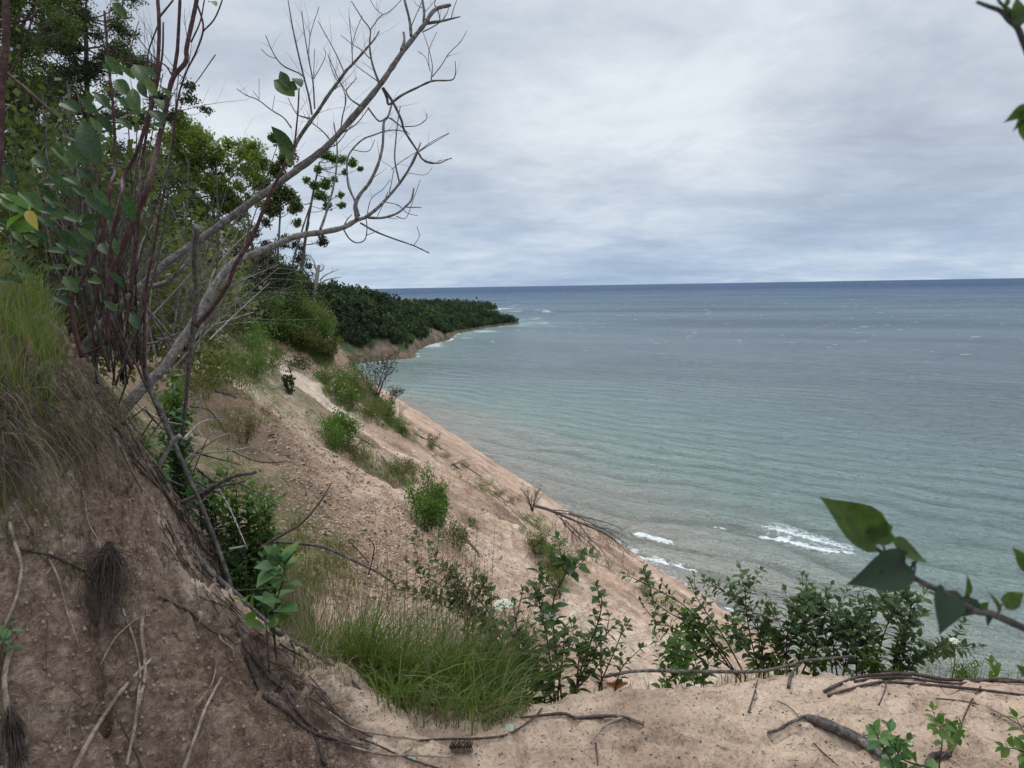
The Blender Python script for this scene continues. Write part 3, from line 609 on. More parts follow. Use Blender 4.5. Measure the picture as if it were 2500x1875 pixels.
def blade_template(ts, ws, back=0.0, cup=.10, drop=.09):
    v = [(0, 0, 0)]; n = len(ts); idx = []
    for t, w_ in zip(ts, ws):
        o = len(v); bx = t - back * max(0, 1 - t * 3.5)
        v += [(bx, -w_, cup * w_ / .36 - drop * t * t), (bx * .5 + t * .5, -w_ * .5, cup * .42 * w_ / .36 - drop * t * t), (t, 0, -drop * t * t), (bx * .5 + t * .5, w_ * .5, cup * .42 * w_ / .36 - drop * t * t), (bx, w_, cup * w_ / .36 - drop * t * t)]; idx.append(o)
    q = []
    for a, b in zip(idx[:-1], idx[1:]): q += [(a + k, b + k, b + k + 1, a + k + 1) for k in range(4)]
    tip = len(v); v.append((1, 0, -drop)); t_ = [(0, idx[0] + k, idx[0] + k + 1) for k in range(4)] + [(idx[-1] + k, tip, idx[-1] + k + 1) for k in range(4)]
    return dict(v=v, q=q, t=t_)
OV = blade_template([.06, .16, .30, .45, .60, .74, .86, .95], [.13, .25, .34, .37, .33, .23, .12, .04])
HT = blade_template([.03, .12, .25, .40, .55, .70, .84, .94], [.24, .40, .47, .45, .36, .23, .11, .04], back=.10)
DI = dict(v=[(0, 0, 0), (.5, -.32, .06), (1, 0, 0), (.5, .32, .06)], q=[(0, 1, 2, 3)], t=[])
def nrm(a): return a / (np.linalg.norm(a, axis=-1, keepdims=True) + 1e-9)
def leaves(mb, base, dirv, up, size, width=1.0, tmpl=DI, curl=0.0, rs=None):
    base = np.atleast_2d(base); n = len(base)
    if n == 0: return
    x = nrm(np.broadcast_to(dirv, (n, 3)).astype(float)); u = np.broadcast_to(up, (n, 3)).astype(float)
    y = nrm(np.cross(u, x)); z = np.cross(x, y); size = np.broadcast_to(size, (n,)); width = np.broadcast_to(width, (n,))
    tv = np.array(tmpl['v'], float)
    if curl:
        tv = tv.copy(); tv[:, 2] -= curl * tv[:, 0] ** 2
    loc = (tv[None, :, 0:1] * x[:, None] + tv[None, :, 1:2] * width[:, None, None] * y[:, None] + tv[None, :, 2:3] * z[:, None]) * size[:, None, None]
    v = base[:, None] + loc; m = len(tv); off = (np.arange(n) * m)[:, None, None]
    q = (np.array(tmpl['q'])[None] + off).reshape(-1, 4) if tmpl['q'] else None
    t = (np.array(tmpl['t'])[None] + off).reshape(-1, 3) if tmpl['t'] else None
    mb.add(v.reshape(-1, 3), q, t)
def rvec(rs, n): return nrm(rs.normal(size=(n, 3)))
def blades(mb, base, h, w, lean, rs, seg=4, spread=1.0):
    n = len(base); a = rs.rand(n) * 2 * np.pi; h = np.broadcast_to(h, (n,)); l = np.stack([np.cos(a), np.sin(a), np.zeros(n)], 1) * (spread * rs.rand(n) * 0.55)[:, None] + np.asarray(lean)
    side = np.stack([-np.sin(a + rs.rand(n)), np.cos(a + rs.rand(n)), np.zeros(n)], 1)
    vs = []
    for k in range(seg + 1):
        t = k / seg; c = base + np.array([0, 0, 1]) * (h * (t - 0.25 * t * t * spread))[:, None] + l * (h * t * t)[:, None]
        ww = w * (1 - t) ** 0.7 + 0.0003; vs += [c - side * ww / 2, c + side * ww / 2]
    v = np.stack(vs, 1); m = 2 * (seg + 1); off = (np.arange(n) * m)[:, None, None]
    q = np.array([(2 * k, 2 * k + 1, 2 * k + 3, 2 * k + 2) for k in range(seg)])
    mb.add(v.reshape(-1, 3), (q[None] + off).reshape(-1, 4))
def twigs(mb, line, rad, rs, n, length, levels=2, up=0.5, spread=0.8, t0=0.2, sides=4, wig=0.12, curve=0.3, tips=None):
    """bare side shoots along a line, themselves branching"""
    line = np.asarray(line); m = len(line)
    for i in range(n):
        t = t0 + (1 - t0) * rs.rand(); k = min(int(t * (m - 1)), m - 2); p = line[k] + (line[k + 1] - line[k]) * rs.rand()
        d0 = nrm(line[k + 1] - line[k]); s = rvec(rs, 1)[0]; s -= d0 * s.dot(d0); s = nrm(s)
        d = nrm(d0 * 0.55 + s * spread + np.array([0, 0, up])); ln = length * (0.45 + 0.75 * rs.rand()) * (1.1 - 0.5 * t)
        ns = 7; pts = [p]; s2 = rvec(rs, 1)[0] * curve
        for j in range(ns):
            d = nrm(d + (s2 + rvec(rs, 1)[0] * wig * 2 + np.array([0, 0, up * 0.35])) / ns); pts.append(pts[-1] + d * ln / ns)
        r = rad * (0.75 - 0.3 * t); mb.tube(pts, [r, r * 0.35], sides, cap=False)
        if tips is not None: tips.append((np.array(pts), r))
        if levels > 1: twigs(mb, pts, r * 0.65, rs, max(2, int(n * 0.35)) if n > 8 else 3, ln * 0.5, levels - 1, up, spread, 0.25, sides, wig, curve, tips)
def thing(name, loc, label, cat, group=None): return empty(name, loc, label, cat, group)
def leafy_points(rs, n, centers, radii, squash=0.75, hollow=0.35, gap=0.0, gs=1.0):
    k = rs.randint(len(centers), size=n) if True else 0
    w_ = np.array(radii) ** 2.2; k = rs.choice(len(centers), size=n, p=w_ / w_.sum())
    d = rvec(rs, n); r = (hollow + (1 - hollow) * rs.rand(n)) ** 0.7
    p = np.array(centers)[k] + d * (np.array(radii)[k] * r)[:, None] * np.array([1, 1, squash])
    if gap > 0:
        g = vnoise(p[:, 0] * gs + p[:, 2] * gs * .7, p[:, 1] * gs * .6 + p[:, 2] * gs, 5); p = p[g > -0.5 + gap]
    return p
def tree(name, clumps, D, trunk_line, tr, n, ls, lmat, bmat, label, cat='tree', group=None, seed=0, squash=0.8, gap=0.3, droop=0.3, tmpl=DI, dz=1.5, limbs=True, bare=0, sub=5):
    """clumps: (vx, vy, radius in reading pixels) of the leaf masses; trunk_line: traced points from the ground up"""
    rs = np.random.RandomState(seed); base = trunk_line[0]
    root = thing(name, base, label, cat, group); k = D * S / FPX
    C0 = [P(x, y, D) + np.array([0, (rs.rand() - .5) * dz * 2, 0]) for x, y, r in clumps]; R0 = [r * k for x, y, r in clumps]
    tb = MB(); tb.tube(trunk_line, tr, 7, lump=0.12, seed=seed)
    top = np.asarray(trunk_line)
    if limbs:
        for c, r in zip(C0, R0):
            dd = np.linalg.norm(top - c, axis=1) + 0.9 * np.maximum(0, top[:, 2] - c[2] + r); j = int(np.argmin(dd[len(dd) // 4:])) + len(dd) // 4 if len(dd) > 4 else int(np.argmin(dd)); a = top[j]
            mid = (a + c) / 2 + np.array([0, 0, -0.12]) * np.linalg.norm(c - a) + rvec(rs, 1)[0] * 0.08 * np.linalg.norm(c - a)
            rr = np.interp(j / len(top), [0, 1], [tr[0] if hasattr(tr, '__len__') else tr, (tr[-1] if hasattr(tr, '__len__') else tr)]) * 0.5
            ln = spline([a, mid, c], 9); tb.tube(ln, [rr, rr * 0.3], 5, cap=False)
            twigs(tb, ln, rr * 0.35, rs, 5 + bare, r * 1.3, 2, 0.35, 0.9, 0.4, 3)
    tb.build('trunk', bmat, root, loc=base)
    # each mass breaks up into smaller sprays
    cs, rr = [], []
    for c, r in zip(C0, R0):
        m = max(3, int(sub + r * 2))
        for q in range(m):
            cs.append(c + rvec(rs, 1)[0] * r * 0.85 * rs.rand() ** 0.4 * np.array([1, 1, squash])); rr.append(r * (0.38 + 0.36 * rs.rand()))
    p = np.concatenate([leafy_points(rs, int(n * .62), C0, [q * 1.12 for q in R0], squash, 0.0, gap, 1.5 / max(.5, np.mean(R0))), leafy_points(rs, int(n * .6), cs, rr, 0.8, 0.0, gap * 0.5, 1.2)])
    m = len(p); dv = rvec(rs, m) + np.array([0, 0, -droop]); up = rvec(rs, m) * 0.8 + np.array([0, 0, 0.7])
    lb = MB(); leaves(lb, p, dv, up, ls * (0.65 + 0.7 * rs.rand(m)), 1.15, tmpl)
    lb.build('crown', lmat, root, loc=base)
    for ch in root.children: ch.location = (0, 0, 0)
    return root
def fill(poly, n, r, seed):
    rs = np.random.RandomState(seed); return [(x, y, r * rs.uniform(.7, 1.25)) for x, y in poly_sample(poly, n, rs)]
def bush(name, vx, vy, h, w_, n, ls, mat, label, cat='shrub', group=None, seed=0, stem=BARK_DARK, g=None, tmpl=DI, upness=0.5, flowers=0, gap=0.2, rmin=0.0, lean=(0, 0, 0), nst=9, twig=0):
    """a bush of height h and width w_ metres whose foot is seen at (vx, vy)"""
    rs = np.random.RandomState(seed + 1000); g = G(vx, vy, rmin=rmin) if g is None else g
    if g is None: print('no ground for', label); return None
    root = thing(name, g, label, cat, group); lean = np.array(lean)
    sb = MB(); ends = []
    for i in range(nst):
        a = rs.rand() * 6.28; q = rs.rand() ** 0.6; e = g + np.array([math.cos(a) * w_ / 2 * q, math.sin(a) * w_ / 2 * q, h * (0.55 + 0.4 * rs.rand()) * (1.05 - 0.45 * q)]) + lean * h
        b0 = g + np.array([math.cos(a), math.sin(a), 0]) * w_ * 0.12; b0[2] = g[2] - 0.03 * h
        ln = spline([b0, (b0 + e) / 2 + np.array([0, 0, 0.1 * h]), e], 7); sb.tube(ln, [0.006 * h + 0.002, 0.002 * h], 4, cap=False); ends.append(ln)
        if twig: twigs(sb, ln, 0.005 * h + .001, rs, twig, h * 0.35, 2, 0.4, 0.8, 0.3, 3)
    sb.build('stem', stem, root, loc=g)
    cs = [l[k] for l in ends for k in (1, 2, 3, 4, 5, 6)]; rr = [w_ * (0.15 + 0.13 * rs.rand()) for _ in cs]; n = int(n * 1.7)
    p = leafy_points(rs, n, cs, rr, 1.0, 0.1, gap, 2.2 / max(h, .3)); p = p[p[:, 2] > g[2] - 0.3 * w_]; m = len(p)
    dv = rvec(rs, m) + np.array([0, 0, upness]) + nrm(p - g - np.array([0, 0, h * .2])) * 0.7
    lb = MB(); leaves(lb, p, dv, rvec(rs, m) * 0.7 + np.array([0, 0, 0.8]), ls * (0.6 + 0.8 * rs.rand(m)), 1.0, tmpl)
    lb.build('foliage', mat, root, loc=g)
    if flowers:
        fb = MB(); top = p[p[:, 2] > np.percentile(p[:, 2], 45)] if m > 20 else p; pk = top[rs.randint(len(top), size=flowers)] + rvec(rs, flowers) * 0.05 * w_ + np.array([0, 0, 0.04 * h])
        for f in pk:
            leaves(fb, f + rvec(rs, 9) * ls * 0.5, rvec(rs, 9), np.array([0, 0, 1]), ls * 0.6, 1.3, DI)
        fb.build('flowers', PETAL, root, loc=g)
    for ch in root.children: ch.location = (0, 0, 0)
    return root
def tuft(mb, g, n, h, w, rs, lean=(0, 0, 0), rad=0.12, spread=1.0):
    a = rs.rand(n) * 6.28; r = rad * np.sqrt(rs.rand(n)); b = g + np.stack([np.cos(a) * r, np.sin(a) * r, -0.02 * np.ones(n)], 1)
    if math.hypot(g[0], g[1]) < 6:
        for q in b: q[2] = CZ + H(q[0], q[1]) - .012
    blades(mb, b, h * (0.5 + 0.7 * rs.rand(n)), w, lean, rs, 4, spread)
# ---------------------------------------------------------------- far wood on the headland
def proto(kind, seed):
    rs = np.random.RandomState(seed)
    if kind == 'con':
        n = 70; t = rs.rand(n) ** 0.8; r = (1 - t) * 0.16 + 0.01; a = rs.rand(n) * 6.28
        p = np.stack([np.cos(a) * r, np.sin(a) * r, 0.08 + t * 0.92], 1); d = np.stack([np.cos(a), np.sin(a), -0.35 * np.ones(n)], 1); sz = 0.15 * (1.15 - t) ; w_ = 1.3
    else:
        n = 110; c = rvec(rs, 9) * np.array([.24, .24, .22]) + np.array([0, 0, .66]); k = rs.randint(9, size=n); d = rvec(rs, n); p = c[k] + d * 0.13; p = np.concatenate([p, p[:10] * np.array([.5, .5, .4])]); d = np.concatenate([d, d[:10]]); sz = 0.12 + 0.06 * rs.rand(len(p)); w_ = 1.6; n = len(p)
    mb = MB(); leaves(mb, p, d + rvec(rs, n) * .6, rvec(rs, n) + np.array([0, 0, .8]), sz, w_)
    tb = MB(); tb.tube([[0, 0, -.08], [0.01, 0, .3], [0, .01, .75]], [0.016, 0.006], 4, cap=False)
    return (np.concatenate(mb.v), np.concatenate(mb.q), np.concatenate(tb.v), np.concatenate(tb.q))
PR_B = [proto('dec', s) for s in range(6)]; PR_C = [proto('con', s) for s in range(4)]
rs = np.random.RandomState(8)
N_ = 90000
cx_ = rs.uniform(-420, 20, N_); cy_ = rs.uniform(545, 1960, N_)
sdc = coast_sd(cx_, cy_); hh_ = head_h(cx_, cy_)
px, py = px_of(cx_, cy_, hh_ + 2)
keep = (sdc > np.interp(cy_, [500, 830, 930], [3.5, 3.5, 0.8])) & (px > 690) & (px < 1300)
for pl in BARE: keep &= ~in_poly(px, py, pl)
# the toe of the bluff stays bare in places
keep &= ~((sdc < 14) & (cy_ < 800) & (vnoise(cx_ * 0.05, cy_ * 0.05, 5) > 0.12) & (px < 1060))
# thin out with distance, drop what lies behind the ridge
keep &= rs.rand(N_) < np.interp(cy_, [545, 800, 1150, 1960], [1.0, 0.75, 0.5, 0.42])
T_h = hz_ / HR - CZ / HR; run = np.maximum.accumulate(T_h, axis=0)
th_ = np.arctan2(cx_, cy_); rr_ = np.hypot(cx_, cy_)
ji = np.clip(np.interp(th_, ha, np.arange(len(ha))), 0, len(ha) - 1).astype(int); ii = np.clip(np.interp(rr_, hr, np.arange(len(hr))) - 2, 0, len(hr) - 1).astype(int)
keep &= (hh_ + 19 - CZ) / rr_ > run[ii, ji]
idx = np.nonzero(keep)[0]; print('far trees', len(idx))
height = np.where(rs.rand(N_) < 0.16, 15.5, 9.5) * (0.7 + 0.55 * rs.rand(N_)) * np.interp(cy_, [545, 700, 1200], [0.95, 1.0, 1.15]) * np.interp(sdc, [3, 40], [0.6, 1.0])
isc = rs.rand(N_) < np.clip(np.interp(cy_, [600, 800, 1100, 1500], [0.25, 0.35, 0.5, 0.8]) + 0.5 * vnoise(cx_ * 0.012, cy_ * 0.012, 6), 0.03, 0.95)
# the trees that show largest are individuals, the wood behind them one mass
score = np.where((rr_[idx] < 760) & (sdc[idx] < 130), 1 / rr_[idx], 0); order = idx[np.argsort(-score)]
indiv = [i for i in order[:2500] if rr_[i] < 760][::9][:150]; iset = set(indiv)
tvv = []; vs, qs, tv, tq = [], [], [], []; o1 = o2 = 0
for i in idx:
    if i in iset: continue
    pr = (PR_C if isc[i] else PR_B)[i % (4 if isc[i] else 6)]; a = (i * 0.77) % 6.28; ca, sa = math.cos(a), math.sin(a); h = height[i]
    wf = h * (1.0 if isc[i] else (0.75 + 0.35 * ((i * 7) % 10) / 10)); v = pr[0]; x = v[:, 0] * wf; y = v[:, 1] * wf
    vs.append(np.stack([cx_[i] + x * ca - y * sa, cy_[i] + x * sa + y * ca, hh_[i] + v[:, 2] * h], 1)); qs.append(pr[1] + o1); o1 += len(v); tvv.append(np.full(len(v), .03 + .96 * ((i * 0.61803) % 1) ** 1.2))
me = mesh_np('forest', np.concatenate(vs), np.concatenate(qs), None, FAR_LEAF)
attr(me, 'tv', np.concatenate(tvv))
tag(link(bpy.data.objects.new('forest', me)), kind='stuff')
protos = {}
def far_tree(kind, k):
    pr = (PR_C if kind else PR_B)[k]; nm = 'conifer_tree' if kind else 'broadleaf_tree'
    a = bpy.data.objects.new(nm, None)
    c = bpy.data.objects.new('crown', mesh_np('crown', pr[0], pr[1], None, FAR_LEAF if (kind or k % 2) else FAR_LEAF2)); t = bpy.data.objects.new('trunk', mesh_np('trunk', pr[2], pr[3], None, BARK_PALE))
    return a, c, t
for n_, i in enumerate(indiv):
    key = (bool(isc[i]), int(i) % (4 if isc[i] else 6))
    if key not in protos: protos[key] = far_tree(*key)
    a, c, t = protos[key]; a = a.copy(); c = c.copy(); t = t.copy()
    for o_ in (a, c, t): link(o_)
    c.parent = a; t.parent = a; a.location = (cx_[i], cy_[i], hh_[i] - 0.3); h = height[i] * 1.08; a.scale = (h, h, h); a.rotation_euler = (0, 0, i % 6)
    tag(a, 'dark pointed conifer standing in the wood on the distant headland slope' if isc[i] else 'round dark green broadleaf tree in the wood on the distant headland slope', 'conifer' if isc[i] else 'broadleaf tree', 'conifers on the distant headland slope' if isc[i] else 'broadleaf trees on the distant headland slope')
# lighthouse on the far point
g = hitz(*[v / S for v in (1164, 757)]); lx, ly = P(1164 / S, 745 / S, 1880)[:2]
root = thing('lighthouse', (lx, ly, 8), 'tiny white lighthouse with a black lantern on the far wooded point', 'lighthouse')
def cyl(name, prof, mat, parent, sides=16):
    v, q = [], []; m = len(prof)
    for r, z in prof: v += [(r * math.cos(a), r * math.sin(a), z) for a in np.linspace(0, 2 * np.pi, sides, endpoint=False)]
    for i in range(m - 1): q += [(i * sides + k, i * sides + (k + 1) % sides, (i + 1) * sides + (k + 1) % sides, (i + 1) * sides + k) for k in range(sides)]
    o_ = link(bpy.data.objects.new(name, mesh_np(name, v, q, None, mat))); o_.parent = parent; return o_
WHITE, nt, b, o = new_mat('white_paint'); L(nt, mix(nt, noise(nt, nt.nodes.new('ShaderNodeNewGeometry').outputs['Position'], 0.6), (0.7, 0.69, 0.66), (0.82, 0.81, 0.79)), b.inputs['Base Color'])
BLACK, nt, b, o = new_mat('black_iron'); b.inputs['Base Color'].default_value = (0.02, 0.02, 0.022, 1)
cyl('tower', [(3.6, 0), (3.2, 10), (2.6, 19.5), (2.6, 20)], WHITE, root)
cyl('gallery', [(2.7, 20), (3.6, 20.3), (3.6, 20.8), (2.2, 20.81)], BLACK, root)
cyl('lantern', [(1.9, 20.8), (1.9, 23.5)], BLACK, root); cyl('lantern_roof', [(2.4, 23.5), (1.5, 24.8), (0.2, 26.3), (0.01, 27)], BLACK, root)
# ---------------------------------------------------------------- woods on the bluff to the left
def gline(pts, D, dy=0):        # a trunk traced in reading pixels at depth D, its foot let into the ground
    q = [P(x, y, D) for x, y in pts]; b = q[0].copy(); b[2] = min(b[2], CZ + H(b[0], b[1])) - 0.3
    return spline([b] + q, len(pts) * 5)
GT = 'trees along the bluff edge'
tree('tree', fill([(330, 300), (385, 262), (430, 262), (480, 268), (520, 285), (560, 300), (590, 330), (575, 380), (560, 430), (520, 480), (500, 540), (330, 560), (300, 420)], 80, 25, 5), 38,
     gline([(470, 690), (468, 560), (460, 440), (470, 330)], 38), [0.16, 0.05], 42000, 0.13, LEAF_LIME, BARK_DARK, 'tall lime green broadleaf tree, the brightest crown, behind the leaning dead trunk', group=GT, seed=1, gap=0.28)
tree('tree', [(600, 300, 16), (632, 345, 20), (618, 320, 12), (610, 420, 26), (588, 450, 24), (640, 450, 16), (570, 400, 26), (560, 350, 20), (600, 370, 22)], 58,
     gline([(598, 700), (600, 560), (606, 440), (604, 330)], 58), [0.15, 0.05], 8000, 0.22, LEAF_TREE, BARK_GREY, 'thin bluff edge tree with sparse green leaves just right of the lime green tree', group=GT, seed=2, gap=0.3, bare=6)
tree('tree', [(705, 335, 12), (722, 342, 12), (740, 346, 10), (760, 350, 11), (775, 362, 6), (700, 395, 13), (682, 402, 10), (665, 390, 9), (725, 388, 7), (745, 372, 6), (690, 368, 8), (640, 430, 9), (735, 420, 8)], 60,
     gline([(642, 710), (650, 600), (662, 500), (676, 420), (690, 350)], 60), [0.20, 0.07], 4600, 0.19, LEAF_SHRUB, BARK_GREY, 'grey trunked tree with separate leaf bunches reaching furthest right over the water', group=GT, seed=3, gap=0.2, bare=8, dz=.6)
tree('tree', [(705, 445, 10), (690, 420, 12), (735, 440, 8), (700, 425, 9), (640, 480, 10)], 59,
     gline([(632, 705), (630, 590), (652, 500), (675, 430)], 59), [0.15, 0.05], 1500, 0.19, LEAF_SHRUB, BARK_GREY, 'slim pale aspen with few leaf bunches in front of the grey trunked tree', group=GT, seed=4, gap=0.2, bare=9, dz=.5)
tree('tree', [(548, 500, 22), (560, 540, 26), (520, 520, 26), (600, 520, 22), (580, 560, 22), (575, 480, 14)], 58,
     gline([(560, 700), (556, 600), (540, 500), (530, 420)], 58), [0.18, 0.06], 5600, 0.17, LEAF_DARK, BARK_GREY, 'small leaved aspen with pale trunk between the lime green tree and the grey trunked tree', group=GT, seed=5, gap=0.42, bare=9)
tree('tree', [(640, 560, 22), (655, 600, 22), (690, 520, 14), (705, 515, 10), (650, 530, 14), (625, 590, 28), (668, 575, 10), (640, 640, 26)], 61,
     gline([(652, 712), (648, 620), (655, 540), (668, 480)], 61), [0.16, 0.05], 5200, 0.17, LEAF_DARK, BARK_GREY, 'drooping dark leaved tree at the bluff edge left of the standing broken snag', group=GT, seed=6, gap=0.3, bare=4)
tree('tree', [(360, 180, 26), (385, 200, 24), (350, 215, 24), (395, 170, 16), (405, 215, 14), (370, 245, 22), (415, 190, 10), (330, 160, 22)], 24,
     gline([(330, 600), (335, 450), (345, 320), (365, 200)], 24), [0.07, 0.02], 2600, 0.085, LEAF_DARK, BARK_GREY, 'thin tree with tiny dark leaves against the sky behind the forked red stem', group=GT, seed=7, gap=0.3, bare=4)
tree('tree', fill([(40, -90), (258, -90), (264, 60), (262, 150), (248, 210), (268, 290), (255, 330), (262, 420), (240, 520), (40, 520)], 150, 29, 8), 20,
     gline([(190, 690), (190, 400), (188, 200), (185, 40)], 20), [0.13, 0.05], 80000, 0.060, LEAF_ASPEN, BARK_DARK, 'tall dark small leaved tree filling the upper left against the sky', group=GT, seed=8, gap=0.22)
tree('tree', fill([(-90, -90), (80, -90), (100, 60), (95, 200), (120, 320), (110, 520), (-90, 520)], 95, 36, 9), 15,
     gline([(45, 690), (50, 400), (40, 200), (35, 30)], 15), [0.14, 0.05], 62000, 0.055, LEAF_TREE, BARK_DARK, 'olive green tree cut by the left edge beside the tall dark tree', group=GT, seed=9, gap=0.22)
for k, (x, y, r_, D, m_, lab) in enumerate([(300, 420, 75, 34, LEAF_TREE, 'mid green tree behind the big blurred leaves, left of the lime green tree'), (250, 520, 70, 30, LEAF_TREE, 'shaded green tree low behind the red stems'),
                                    (380, 560, 70, 42, LEAF_TREE, 'dark green tree under the lime green crown'), (500, 590, 60, 52, LEAF_DARK, 'dark tree between the two leaning dead trunks'), (570, 610, 45, 54, LEAF_DARK, 'dark dense tree directly above the top of the sand slope'),
                                    (150, 540, 80, 22, LEAF_TREE, 'shaded tree behind the grass at the left'), (40, 500, 90, 19, LEAF_DARK, 'dark tree at the left edge behind the bright yellow green leaves')]):
    kk = r_ / 60
    tree('tree', [(x + a * kk, y + b * kk, c * kk) for a, b, c in [(-40, -30, 34), (0, -50, 36), (40, -30, 34), (-50, 20, 36), (0, 10, 44), (48, 22, 36), (-20, 60, 38), (30, 60, 38), (0, 100, 40), (-60, 80, 34), (60, 85, 34)]], D,
         gline([(x, y + 110 * kk), (x + 4, y + 40 * kk), (x, y - 40 * kk)], D), [0.12, 0.04], 15000, 0.0032 * D + 0.03, m_, BARK_DARK, lab, group=GT, seed=20 + k, gap=0.10)
# bare standing snag
g = G(676, 742, rmin=40)
sd_ = 60.0
q = [P(*cv('J', x, y), sd_) for x, y in [(648, 470), (655, 400), (650, 300), (665, 200), (675, 120), (686, 66)]]
root = thing('dead_snag', q[0], 'broken grey standing dead trunk at the bluff edge against the sky', 'dead tree')
b0 = q[0].copy(); b0[2] = min(b0[2], CZ + H(b0[0], b0[1])) - .5
mb = MB(); ln = spline([b0] + q, 26); mb.tube(ln, [0.26, 0.23, 0.22, 0.19, 0.18, 0.12], 9, lump=0.25, seed=3); mb.build('trunk', BARK_PALE, root, loc=q[0])
rs = np.random.RandomState(5)
for pts in [[(690, 180), (730, 155), (780, 145), (822, 138)], [(690, 160), (720, 130), (760, 110), (800, 95)], [(668, 100), (660, 60), (640, 20), (632, 0)], [(680, 110), (705, 95), (715, 75), (700, 60)], [(650, 290), (636, 268)]]:
    mb = MB(); l_ = TR('J', pts, sd_); mb.tube(l_, [0.075, 0.02], 5); twigs(mb, l_, 0.02, rs, 4, 0.9, 1, 0.3); mb.build('branch', BARK_PALE, root, loc=q[0])
for ch in root.children: ch.location = (0, 0, 0)
# undergrowth where the sand meets the wood: (vx, vy foot, height m, width m, count, leaf, material, label)
GS = 'shrubs along the top of the sand slope'
for k, (x, y, d_, h, w_, n, ls, m_, lab) in enumerate([
        (515, 700, 52, 4.2, 4.5, 4200, .17, LEAF_DARK, 'dark dense shrub at the top left of the sand slope'), (560, 690, 54, 5.2, 4.6, 4600, .17, LEAF_DARK, 'tall near black shrub above the crest of the sand slope'),
        (600, 700, 56, 4.8, 4.5, 4600, .17, LEAF_SHRUB, 'dark green shrub right of the near black one at the slope top'), (640, 720, 58, 4.5, 4.2, 4200, .16, LEAF_DARK, 'dark shrub at the foot of the grey trunked tree'),
        (665, 735, 60, 3.0, 4.0, 3600, .15, LEAF_SHRUB, 'green shrub at the foot of the broken snag'), (640, 690, 64, 5.5, 5.0, 4600, .18, LEAF_DARK, 'tall dark shrub behind the foot of the grey trunked tree'), (690, 765, 62, 2.6, 3.6, 3200, .13, LEAF_SHRUB, 'olive green shrub on the bluff edge below the snag'),
        (672, 760, 58, 2.2, 3.4, 2800, .12, LEAF_OLIVE, 'low olive scrub on the shoulder below the snag'), (700, 785, 64, 1.9, 2.6, 2200, .11, LEAF_OLIVE, 'dry scrub at the right tip of the shoulder above the far beach'), (470, 715, 48, 3.6, 4.5, 3600, .15, LEAF_SHRUB, 'mid green shrub behind the fork of the dead trunk'),
        (440, 720, 44, 3.0, 4.0, 3000, .14, LEAF_OLIVE, 'low scrub behind the lower dead trunk'), (650, 745, 52, 1.6, 3.2, 2200, .11, LEAF_SHRUB, 'low green scrub spilling over the slope crest'), (620, 705, 60, 3.6, 4.0, 3000, .16, LEAF_DARK, 'dark shrub tucked behind the slope crest')]):
    p = P(x, y, d_); g = np.array([p[0], p[1], p[2] - 0.3]); g[2] = max(min(g[2], CZ + H(p[0], p[1]) + 0.6), CZ + H(p[0], p[1]) - 0.2)
    bush('shrub', 0, 0, h * .9, w_, int(n * 1.3), ls * .8, m_, lab, group=GS, seed=40 + k, g=g, upness=0.2, gap=0.15, nst=12)
for k, (x, y, h, w_, m_, lab) in enumerate([(535, 708, 2.6, 3.4, LEAF_DARK, 'dark shrub at the upper left of the crest'), (572, 702, 2.8, 3.6, LEAF_SHRUB, 'green shrub on the crest right of the upper left one'), (606, 694, 3.2, 3.8, LEAF_DARK, 'dark shrub on the highest part of the crest'), (638, 704, 2.8, 3.4, LEAF_SHRUB, 'green shrub right of the highest part of the crest'),
        (662, 722, 2.4, 3.0, LEAF_OLIVE, 'olive shrub on the falling part of the crest'), (682, 745, 2.2, 2.6, LEAF_SHRUB, 'green shrub lower on the falling crest'), (698, 770, 1.8, 2.2, LEAF_OLIVE, 'olive shrub at the right end of the crest'), (590, 722, 1.6, 3.0, LEAF_SHRUB, 'low green shrub just below the crest'), (648, 745, 1.4, 2.4, LEAF_OLIVE, 'low olive shrub just below the falling crest'), (620, 728, 1.3, 2.6, LEAF_SHRUB, 'low spreading shrub between the two low ones'), (500, 722, 2.2, 3.2, LEAF_DARK, 'dark shrub where the crest meets the lime green tree')]):
    g = None; yy = y
    while g is None or g[1] > 75: yy += 3; g = G(x, yy, rmin=20)
    bush('shrub', 0, 0, h, w_, 3400, .11, m_, lab, group='shrubs covering the crest of the slope', seed=170 + k, g=g, upness=.2, gap=.1, nst=12)
